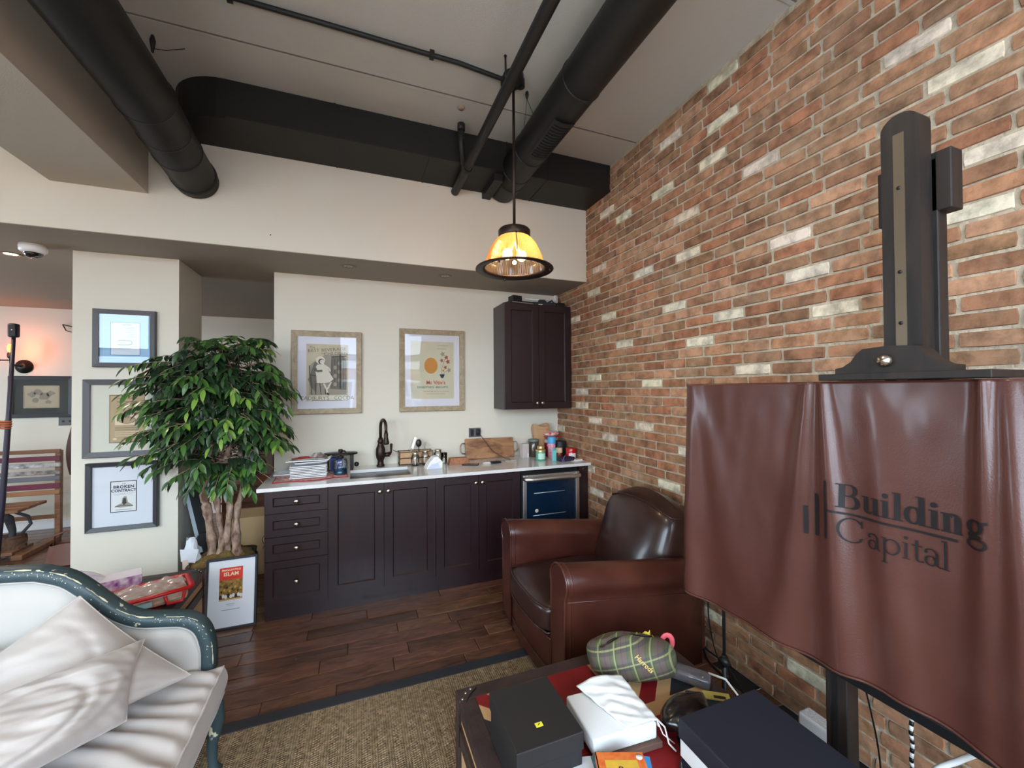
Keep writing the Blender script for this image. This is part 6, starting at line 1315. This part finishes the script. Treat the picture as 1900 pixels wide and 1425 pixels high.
for P, R_ in zip(trunks, rads):
    Q = smooth_([Vector(p) for p in P], 5) if False else None
    V3 = [Vector(p) for p in P]; Q = []; RR = []
    for i in range(len(V3) - 1):
        p0, p1, p2, p3 = V3[max(i - 1, 0)], V3[i], V3[i + 1], V3[min(i + 2, len(V3) - 1)]
        for k in range(5):
            s_ = k / 5; Q.append(.5 * ((2 * p1) + (p2 - p0) * s_ + (2 * p0 - 5 * p1 + 4 * p2 - p3) * s_ * s_ + (3 * p1 - p0 - 3 * p2 + p3) * s_ ** 3)); RR.append((R_[i] * (1 - s_) + R_[i + 1] * s_) * (1 + .16 * math.sin(len(Q) * 1.3) + .1 * math.sin(len(Q) * 3.1 + i)))
    Q.append(V3[-1]); RR.append(R_[-1]); b = MB().use(M_bark); b.tube(Q, RR, 12); b.obj('trunk', t)
# crown: drooping twigs carrying paired leaves
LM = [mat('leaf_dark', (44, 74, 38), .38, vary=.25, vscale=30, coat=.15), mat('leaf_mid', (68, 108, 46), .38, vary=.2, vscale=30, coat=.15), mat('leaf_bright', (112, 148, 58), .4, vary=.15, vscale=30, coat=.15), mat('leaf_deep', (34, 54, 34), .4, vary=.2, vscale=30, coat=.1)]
def leafgeo(seed):
    r_ = random.Random(seed); cv_ = r_.uniform(.12, .30); fo = r_.uniform(.06, .12); vs = []; W = [.0, .55, 1, .92, .55, 0]; X = [0, .14, .36, .60, .82, 1.0]
    for x, w_ in zip(X, W):
        z = -cv_ * x * x
        if w_ == 0: vs.append((x, 0, z))
        else: vs += [(x, -.165 * w_, z + fo * w_ * .5), (x, 0, z), (x, .165 * w_, z + fo * w_ * .5)]
    fs = [(0, 1, 2), (0, 2, 3)]
    for k in range(3): a = 1 + 3 * k; fs += [(a, a + 3, a + 4, a + 1), (a + 1, a + 4, a + 5, a + 2)]
    fs += [(10, 13, 11), (11, 13, 12)]; return vs, fs
LG = [leafgeo(s_) for s_ in range(4)]
LME = {}
for mi_, m_ in enumerate(LM):
    for gi, (vs, fs) in enumerate(LG): LME[(mi_, gi)] = MB().use(m_).add(vs, fs, True).mesh('leaf')
leaves = []; tw = MB().use(M_bark)
def crown(d):   # distance to the crown surface in direction d: boxy ellipsoid
    e_ = 4.0; return (abs(d.x / .49) ** e_ + abs(d.y / .30) ** e_ + abs(d.z / .60) ** e_) ** (-1 / e_)
cc = Vector((-.03, -.07, 1.47))
for k in range(330):
    for _ in range(30):
        d = Vector((rt.gauss(0, 1), rt.gauss(0, .8), rt.gauss(0, .9))).normalized()
        if d.y < .75: break
    if d.z < -.35: d.z *= .75; d.normalize()
    R_ = crown(d) * rt.uniform(.55, 1.02); tip = cc + d * R_
    tip.z = min(tip.z, 2.03 - .03 * rt.random())
    if tip.z < .90: tip.z = .90 + rt.random() * .16
    st_ = Vector((rt.uniform(-.12, .16), rt.uniform(-.05, .03), max(1.05, min(1.75, tip.z + rt.uniform(-.25, .12))))); midp = st_.lerp(tip, .55) + Vector((0, 0, .06 + .05 * rt.random())); tip = tip - Vector((0, 0, .05))
    pts = [((1 - s_) ** 2) * st_ + 2 * s_ * (1 - s_) * midp + s_ * s_ * tip for s_ in [i / 7 for i in range(8)]]; tw.tube(pts, [.0035 - .0003 * i for i in range(8)], 4)
    nl = int(8 + R_ * 18)
    for j in range(nl):
        s_ = .28 + .72 * (j + 1) / nl; p = ((1 - s_) ** 2) * st_ + 2 * s_ * (1 - s_) * midp + s_ * s_ * tip; tg = (2 * (1 - s_) * (midp - st_) + 2 * s_ * (tip - midp)).normalized()
        side = tg.cross(Vector((0, 0, 1))).normalized() * (1 if j % 2 else -1); dr = (tg * rt.uniform(.35, .8) + side * rt.uniform(.5, .95) + Vector((0, 0, rt.uniform(-.75, -.1)))).normalized()
        if j == nl - 1: dr = (tg + Vector((0, 0, -.4))).normalized()
        up = Vector((rt.uniform(-.3, .3), rt.uniform(-.7, .1), 1)); yv = up.cross(dr).normalized(); zv = dr.cross(yv).normalized(); L_ = rt.uniform(.062, .10)
        tipx = PX + p.x + dr.x * L_; tipy = PY + p.y + dr.y * L_
        if tipy > -.135 or PY + p.y > -.135 or (max(tipx, PX + p.x) > -2.64 and p.z < 1.05): continue
        if PX + p.x < -3.19 and PY + p.y > -.17: continue
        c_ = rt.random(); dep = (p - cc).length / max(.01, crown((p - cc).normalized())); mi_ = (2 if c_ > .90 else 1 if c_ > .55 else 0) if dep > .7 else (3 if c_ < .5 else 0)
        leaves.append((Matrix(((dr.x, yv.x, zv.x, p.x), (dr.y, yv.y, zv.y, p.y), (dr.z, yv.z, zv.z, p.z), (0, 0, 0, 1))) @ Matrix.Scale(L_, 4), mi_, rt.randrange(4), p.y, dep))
tw.obj('twigs', t)
leaves.sort(key=lambda q: q[3] - .3 * q[4]); jm = [MB().use(m_) for m_ in LM]
rest = MB()
for m_ in LM: rest.use(m_)
for i, (Mt, mi_, gi, _, _) in enumerate(leaves):
    if i < 292:
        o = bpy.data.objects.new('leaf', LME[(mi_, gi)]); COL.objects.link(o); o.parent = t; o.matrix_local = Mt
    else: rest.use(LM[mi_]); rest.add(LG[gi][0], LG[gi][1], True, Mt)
stuff(rest.obj('foliage', t, fix=False)); print('leaves', len(leaves))

# ------------------------------------------------------------------ around the basket and in the passage
t = thing('crumpled_bag', 'crumpled white plastic bag on the basket rim by the pillar', 'bag', (-3.06, -.36, .40))
b = MB().use(mat('white_plastic_film', (216, 220, 226), .35, coat=.2)); b.grid(lambda u, v: (.055 * math.cos(2 * PI * u) * (1 - .55 * v) * (1 + .35 * noise.noise(Vector((u * 9, v * 3, 1)))) - .01 * v, .045 * math.sin(2 * PI * u) * (1 - .5 * v), .005 + .155 * v + .02 * noise.noise(Vector((u * 7, v * 5, 7)))), 18, 8, False, wrap=True)
b.add([(-.05, -.05, .02), (.03, -.052, .0), (.05, -.05, .09), (-.06, -.04, .10)], [(0, 1, 2, 3)]); b.obj('film', t, fix=False)
b = MB().use(mat('beige_plastic', (214, 196, 180), .5)); b.rbox(-.018, .018, -.012, .012, 0, .07, .006, 2); tag(b.obj('beige_bottle_cap', loc=(-3.10, -.52, .0)), 'small beige bottle at the pillar foot below the plastic bag', 'bottle'); bpy.data.objects['beige_bottle_cap'].location = (-3.085, -.40, .36)
b = MB().use(M_bplastic); b.lathe([(.05, -.012), (.055, 0), (.05, .012), (.001, .014)], (0, 0, 0), 20, True, 'y'); tag(b.obj('black_disc', loc=(-3.035, -.20, .49)), 'black round lid behind the white plastic bag', 'lid')
t = thing('leaning_board', 'slate blue board leaning against the side of the pillar', 'board', (-3.04, .14, .003), rot=(0, -.20, 0))
bx('board', t, mat('slate_blue_board', (84, 98, 112), .6), -.012, .012, -.16, .18, 0, .92, r=.003); bx('edge_strip', t, mat('pale_edge', (150, 160, 168), .6), -.0125, .0125, -.166, -.1605, 0, .92)
t = thing('cardboard_box', 'large plain cardboard box with a scribbled mark behind the ficus', 'box', (-2.82, .42, 0))
M_kb = mat('kraft_board', (188, 156, 114), .85, vary=.08, vscale=6); bx('carton', t, M_kb, -.20, .20, -.17, .17, .003, .50)
b = MB().use(M_kb); b.add([(-.20, -.17, .50), (.20, -.17, .50), (.20, .0, .535), (-.20, .0, .535)], [(0, 1, 2, 3)]); b.add([(-.20, .17, .50), (.20, .17, .50), (.20, .0, .53), (-.20, .0, .53)], [(0, 1, 2, 3)]); b.obj('flap', t, fix=False)
b = MB().use(M_ink); b.tube([(.085 + .016 * math.cos(a) + .008 * a / 9, -.171, .33 - a * .012 + .016 * math.sin(a)) for a in [i * .45 for i in range(22)]], .0025, 5); b.obj('scribble', t)
M_chest = woodmat('red_brown_wood', (112, 66, 42), (78, 44, 30), .4, (2, 8, 8))
t = thing('wooden_chest', 'red-brown moulded wooden chest in the passage behind the ficus', 'chest', (-2.85, 1.15, 0))
bx('body', t, M_chest, -.36, .36, -.25, .25, .003, .64); bx('top_moulding', t, M_chest, -.38, .38, -.28, .27, .64, .675, r=.006); bx('moulding', t, M_chest, -.37, .37, -.265, -.25, .57, .60, r=.004); bx('moulding', t, M_chest, -.37, .37, -.265, -.25, .48, .50, r=.004)
t = thing('glazed_panel', 'pale grey-blue glazed panel with dark post standing on the chest', 'panel', (-3.0, 1.30, .676))
bx('pane', t, mat('frosted_grey', (150, 166, 172), .2, coat=.4), -.17, .0, -.01, .01, .0, .52); bx('post', t, M_black, .0, .028, -.02, .02, .0, .60); bx('back_leaf', t, mat('taupe_panel', (118, 108, 100), .6), .028, .16, -.01, .01, 0, .60)
t = thing('dark_bookcase', 'tall dark bookcase with a reddish back at the passage end', 'bookcase', (-2.78, 1.75, .003))
for (p, q, r_, s_, u_, v_) in ((-.20, -.17, -.15, .15, 0, 1.80), (.30, .33, -.15, .15, 0, 1.80)): bx('side', t, M_cab, p, q, r_, s_, u_, v_)
for zz in (.0, .6, 1.0, 1.4, 1.77): bx('shelf', t, M_cab, -.17, .30, -.15, .15, zz, zz + .025)
bx('back', t, mat('reddish_back', (96, 42, 34), .6), -.17, .30, .13, .15, .025, 1.77)
t = thing('small_dark_picture', 'small dark framed picture seen through the ficus leaves', 'picture', (-2.80, 1.58, 1.627)); bx('frame', t, M_black, -.10, .10, -.01, .01, 0, .13, r=.002); bx('image', t, mat('dim_image', (96, 78, 70), .6), -.075, .075, -.012, -.010, .025, .105)

# ------------------------------------------------------------------ the side room at the left
t = thing('slatted_bench', 'slatted bench of coloured ski boards with cast iron leg in the side room', 'bench', (-4.875, 1.9, 0))
cols = [('ski_brown', (116, 82, 60), .945, .985), ('ski_plum', (96, 38, 56), .865, .915), ('ski_silver', (190, 188, 186), .80, .845), ('ski_marbled', (168, 160, 156), .725, .765), ('ski_grey', (96, 98, 104), .66, .705), ('ski_plum', (96, 38, 56), .575, .63), ('ski_oak', (140, 98, 66), .515, .56)]
for i, (nm, c, z0, z1) in enumerate(cols): bx('back_slat', t, mat(nm, c, .35, color2=(tuple(int(x * .55) for x in c) if i in (2, 3) else None), vscale=22, coat=.3), -1.3, -.02, -.02 + .01 * i * 0, .01, z0, z1, r=.006)
bx('back_post', t, woodmat('bench_oak', (140, 100, 70), (104, 70, 48), .5), -.075, -.03, .01, .06, .06, .97, r=.004); bx('back_post', t, MATS['bench_oak'], -1.25, -1.2, .01, .06, .06, .97, r=.004)
for k in range(3): bx('seat_slat', t, MATS['bench_oak'], -1.3, -.10, -.45 + k * .14, -.33 + k * .14, .44, .468, r=.006)
M_iron = mat('cast_iron', (56, 58, 60), .55)
for xx in (-.20, -1.15): b = MB().use(M_iron); b.tube([(xx - .02, -.42, .43), (xx - .01, -.36, .38), (xx, -.33, .25), (xx - .01, -.34, .10), (xx + .0, -.36, .02)], [.03, .034, .026, .022, .03], 10); b.tube([(xx + .0, -.30, .42), (xx + .06, -.24, .36), (xx + .07, -.22, .28), (xx + .03, -.27, .20), (xx, -.33, .20)], .014, 8); b.obj('cast_leg', t)
bx('stretcher', t, MATS['bench_oak'], -1.3, -.06, -.0, .03, .26, .30, r=.004); bx('floor_rail', t, MATS['bench_oak'], -.14, -.06, -.46, .10, .0, .045, r=.004); bx('floor_rail', t, MATS['bench_oak'], -1.24, -1.16, -.46, .10, .0, .045, r=.004); bx('shelf_board', t, MATS['bench_oak'], -1.3, -.14, -.44, -.16, .0455, .075, r=.004)
t = thing('log_block', 'rough brown log block on the low shelf of the bench', 'log', (-5.12, 1.60, .076))
b = MB().use(mat('rough_log', (96, 70, 52), .9, bump=1, bscale=30, vary=.4, vscale=14, bdist=.02)); b.grid(lambda u, v: ((.13 + .02 * noise.noise(Vector((u * 8, v * 3, 2)))) * math.cos(2 * PI * u), .07 * math.sin(2 * PI * u) * (1 + .2 * noise.noise(Vector((u * 9, v, 5)))), .125 * v), 26, 5, False, wrap=True); b.add([(.12 * math.cos(a), .065 * math.sin(a), .125) for a in [2 * PI * i / 14 for i in range(14)]], [tuple(range(14))]); b.obj('log', t, fix=False)
t = thing('wall_sconce', 'black iron wall sconce with a glowing orange filament bulb', 'lamp', (-5.55, 2.56, 1.88))
b = MB().use(M_black); b.lathe([(.078, 0), (.078, -.012), (.05, -.022), (.045, -.05), (.02, -.055)], (0, 0, 0), 26, True, 'y'); b.obj('backplate', t)
b = MB().use(M_black); b.tube([(0, -.05, 0), (-.01, -.14, .01), (-.01, -.19, .03), (-.01, -.19, .10)], .010, 10); b.tube([(-.10, -.19, .06), (-.02, -.19, .06)], .007, 8); b.ball((-.10, -.19, .06), .012); b.obj('arm', t)
b = MB().use(M_black); b.lathe([(.018, .08), (.026, .10), (.026, .135), (.016, .15)], (-.01, -.19, 0), 18); b.obj('socket', t)
b = MB().use(mat('orange_bulb', (255, 150, 60), .3, emit=(255, 92, 18), estr=16)); b.lathe([(.012, .15), (.026, .18), (.027, .21), (.018, .235), (.001, .24)], (-.01, -.19, 0), 18, close=False); b.obj('bulb', t)
t = thing('framed_map', 'black framed old map on the far wall of the side room', 'picture', (-5.395, 2.56, 1.53))
pframe(t, .561, .48, .042, M_black, .03)
bx('dark_mat', t, mat('dark_mat_board', (44, 50, 50), .6), -.24, .24, -.012, -.002, -.20, .20); b = MB(); WQ = Mx((0, 0, 0), (1, 0, 0), (0, 0, 1), (0, -1, 0))
flat(b, [(-.155, -.13), (.155, -.13), (.155, .13), (-.155, .13)], MATS['aged_paper'], WQ, .0125); mpz = mat('map_tint', (160, 156, 142), .8)
rm = random.Random(3)
for (px, py, s_) in ((-.08, .03, .04), (-.03, .05, .045), (.03, .0, .05), (.08, .04, .04), (-.05, -.04, .035), (.06, -.06, .03)): flat(b, [(px + s_ * rm.uniform(.6, 1.2) * math.cos(a), py + s_ * rm.uniform(.5, 1) * math.sin(a)) for a in [2 * PI * i / 11 for i in range(11)]], mpz, WQ, .0129)
pline(b, [(-.145, -.12), (.145, -.12), (.145, .12), (-.145, .12), (-.145, -.12)], .003, mpz, WQ, .0131); b.obj('print', t, fix=False)
bx('glazing', t, M_glz, -.24, .24, -.024, -.022, -.20, .20)
t = thing('wall_outlet', 'grey double wall outlet below the framed map in the side room', 'outlet', (-5.175, 2.56, 1.24)); bx('plate', t, MATS['grey_plastic'], -.075, .075, -.008, -.0005, -.05, .05, r=.003)
for xx in (-.03, .03): b = MB().use(M_bplastic); b.lathe([(.012, -.012), (.012, -.007)], (xx, 0, 0), 14, True, 'y'); b.obj('socket', t)
b = MB().use(M_black); b.tube([(-.06, -.01, .05), (-.03, -.01, -.02), (.06, -.01, -.05), (.05, -.01, .02), (-.06, -.01, .05)], .006, 6); tag(b.obj('wire_bracket', loc=(-5.15, 2.545, 2.33)), 'small bent black wire bracket on the side room wall', 'bracket')
t = thing('camera_pole', 'dark upright pole with a black box head standing in the side room', 'pole', (-4.905, 1.2, 0))
b = MB().use(mat('violet_black', (44, 40, 56), .45)); b.tube([(-.07, 0, .012), (-.03, 0, .6), (0.0, 0, 1.2), (.035, 0, 2.09)], [.022, .021, .019, .013], 12); b.obj('pole', t); b = MB().use(M_black); b.rbox(.005, .065, -.03, .03, 2.08, 2.205, .014, 3); b.obj('head', t); b = MB().use(M_nickel); b.lathe([(.001, -.033), (.006, -.0325), (.006, -.03)], (.04, 0, 2.145), 10, True, 'y', close=False); b.obj('lens', t)
b = MB().use(M_black); b.lathe([(.12, 0), (.12, .012), (.03, .02)], (-.07, 0, 0), 24); b.obj('base', t)
# hand of a carved figure: palm, four curled fingers and a thumb closed round the pole
t = thing('carved_figure', 'orange-brown figure hand gripping the dark pole at the left edge', 'figure', (-4.905, 1.2, 0))
M_skin = mat('carved_brown', (160, 92, 62), .5)
def limb(b, P, R_): b.tube(P, R_, 10); b.ball(P[-1], R_[-1] * .98, 10, 6); b.ball(P[0], R_[0] * .98, 10, 6)
b = MB().use(M_skin); H0 = Vector((.003, 0, 1.30))
limb(b, [(-.42, -.045, 1.118), (-.30, -.03, 1.165), (-.18, -.005, 1.235), (-.105, -.015, 1.275)], [.042, .040, .033, .027]); b.ball((-.070, -.030, 1.295), .040, 14, 10, (1.2, .55, 1.05))
for k in range(4):
    z0 = 1.328 - k * .020; r_ = [.0085, .009, .0088, .0075][k]; l_ = [1, 1.08, 1.02, .85][k]
    limb(b, [(-.048, -.036, z0), (-.014, -.044, z0 - .002), (.016 * l_, -.034, z0 - .005), (.026 * l_, -.008, z0 - .007), (.016 * l_, .014, z0 - .008)], [r_ * 1.1, r_ * 1.05, r_, r_ * .95, r_ * .8])
limb(b, [(-.075, -.012, 1.285), (-.050, .018, 1.310), (-.022, .030, 1.330), (.004, .026, 1.338)], [.013, .012, .010, .0085]); b.obj('arm_and_hand', t)
# the rest of the figure: one skinned body standing beside the pole
JV = [(-.70, .05, .92), (-.70, .05, 1.15), (-.70, .05, 1.36), (-.70, .04, 1.46), (-.69, .03, 1.55), (-.68, .02, 1.66),
      (-.70, -.04, .86), (-.69, -.05, .48), (-.71, -.05, .07), (-.62, -.05, .035), (-.70, .14, .86), (-.69, .15, .48), (-.71, .15, .07), (-.62, .15, .035),
      (-.69, -.13, 1.38), (-.58, -.10, 1.14), (-.40, -.04, 1.12), (-.70, .23, 1.38), (-.72, .27, 1.10), (-.68, .27, .86)]
JE = [(0, 1), (1, 2), (2, 3), (3, 4), (4, 5), (0, 6), (6, 7), (7, 8), (8, 9), (0, 10), (10, 11), (11, 12), (12, 13), (2, 14), (14, 15), (15, 16), (2, 17), (17, 18), (18, 19)]
JR = [.125, .115, .13, .055, .085, .075, .085, .058, .042, .036, .085, .058, .042, .036, .062, .050, .040, .062, .046, .034]
me = bpy.data.meshes.new('body'); me.from_pydata(JV, JE, []); me.materials.append(M_skin); bo_ = bpy.data.objects.new('body', me); COL.objects.link(bo_); bo_.parent = t
md = bo_.modifiers.new('skin', 'SKIN'); md.use_smooth_shade = True
for k, r_ in enumerate(JR): me.skin_vertices[0].data[k].radius = (r_, r_)
me.skin_vertices[0].data[0].use_root = True; bo_.modifiers.new('sub', 'SUBSURF').render_levels = 2
b = MB().use(mat('rust_cap', (84, 46, 34), .8)); b.lathe([(.092, 1.62), (.096, 1.66), (.085, 1.71), (.05, 1.745), (.001, 1.755)], (-.69, .025, 0), 18); b.obj('hair', t)
b = MB().use(M_skin); b.tube([(-.61, .02, 1.635), (-.588, .018, 1.605)], [.009, .015], 8); b.obj('nose', t)
b = MB().use(M_ink); b.ball((-.612, -.008, 1.638), .009, 8, 6); b.ball((-.612, .05, 1.638), .009, 8, 6); b.tube([(-.610, .0, 1.575), (-.603, .02, 1.572), (-.610, .042, 1.575)], .005, 6); b.obj('face_marks', t)
t = thing('brown_handbag', 'brown leather bag with a looped handle on the side room floor', 'bag', (-4.47, 1.18, .0))
b = MB().use(mat('saddle_leather', (92, 56, 42), .45)); b.grid(lambda u, v: (.17 * math.copysign(abs(math.cos(2 * PI * u)) ** .6, math.cos(2 * PI * u)) * (1 - .25 * v), .09 * math.copysign(abs(math.sin(2 * PI * u)) ** .6, math.sin(2 * PI * u)) * (1 - .4 * v), .003 + .19 * v + .01 * math.sin(u * 18)), 32, 8, True, wrap=True); b.obj('body', t, fix=False); b = MB().use(MATS['saddle_leather']); b.tube([(-.11, 0, .17), (-.09, -.02, .27), (.0, -.03, .31), (.08, -.02, .27), (.11, 0, .17)], .008, 8); b.obj('handle', t)
t = thing('black_palm', 'spiky black leaf heap on the dark floor at the left edge', 'plant', (-4.98, .86, 0)); rz_ = random.Random(8)
b = MB().use(M_bplastic)
for k in range(26):
    a = rz_.random() * 6.28; l_ = rz_.uniform(.15, .32); h_ = rz_.uniform(.02, .14); ca, sa = math.cos(a), math.sin(a); b.tube([(0, 0, .02), (ca * l_ * .5, sa * l_ * .5, h_ + .05), (ca * l_, sa * l_, h_ * .4 + .006)], [.012, .010, .002], 5, flat=(.35, 1.4))
b.obj('fronds', t)
t = thing('brown_jacket', 'brown jacket hanging at the edge of the pillar in the side room', 'jacket', (-5.06, 2.50, .62)); b = MB().use(mat('dark_brown_hide', (74, 44, 36), .5)); b.grid(lambda u, v: (.085 * math.cos(2 * PI * u) * (.5 + .6 * math.sin(PI * min(1, v * .9 + .1))), .05 * math.sin(2 * PI * u), .56 * v + .0), 24, 10, True, wrap=True); b.obj('body', t, fix=False); b = MB().use(M_black); b.tube([(0, .0, .53), (0, .03, .60), (0, .06, .60)], .006, 6); b.obj('hook', t)

# ------------------------------------------------------------------ the street seen in the picture glass
t = thing('brick_terrace', 'red brick terrace with white windows across the street, mirrored in the poster glass', 'building', (-1.5, -17, -6))
M_fb = mat('street_brick', (168, 128, 104), .9, vary=.15, vscale=3); bx('facade', t, M_fb, -14, 14, -3, 0, 0, 8.9); bx('cornice', t, M_white, -14, 14, 0, .25, 8.6, 8.95); bx('roof', t, mat('slate_roof', (92, 94, 100), .8), -14, 14, -3, -.3, 8.9, 9.3)
wb = MB().use(M_white); 
first = None
for i in range(8):
    for z0 in (.6, 3.5, 6.2):
        x = -6.5 + i * 1.75
        if first is None:
            wfr = MB().use(M_white); wfr.box(-.62, .62, -.05, .12, 0, 1.9); wm = wfr.mesh('window'); gp = MB().use(mat('street_glass', (70, 86, 104), .1, coat=.5)); gp.box(-.5, -.04, .10, .14, .1, 1.0); gp.box(.04, .5, .10, .14, .1, 1.0); gp.box(-.5, -.04, .10, .14, 1.08, 1.8); gp.box(.04, .5, .10, .14, 1.08, 1.8); gm = gp.mesh('pane'); first = 1
        o = bpy.data.objects.new('window', wm); COL.objects.link(o); o.parent = t; o.location = (x, 0, z0); q = bpy.data.objects.new('pane', gm); COL.objects.link(q); q.parent = o
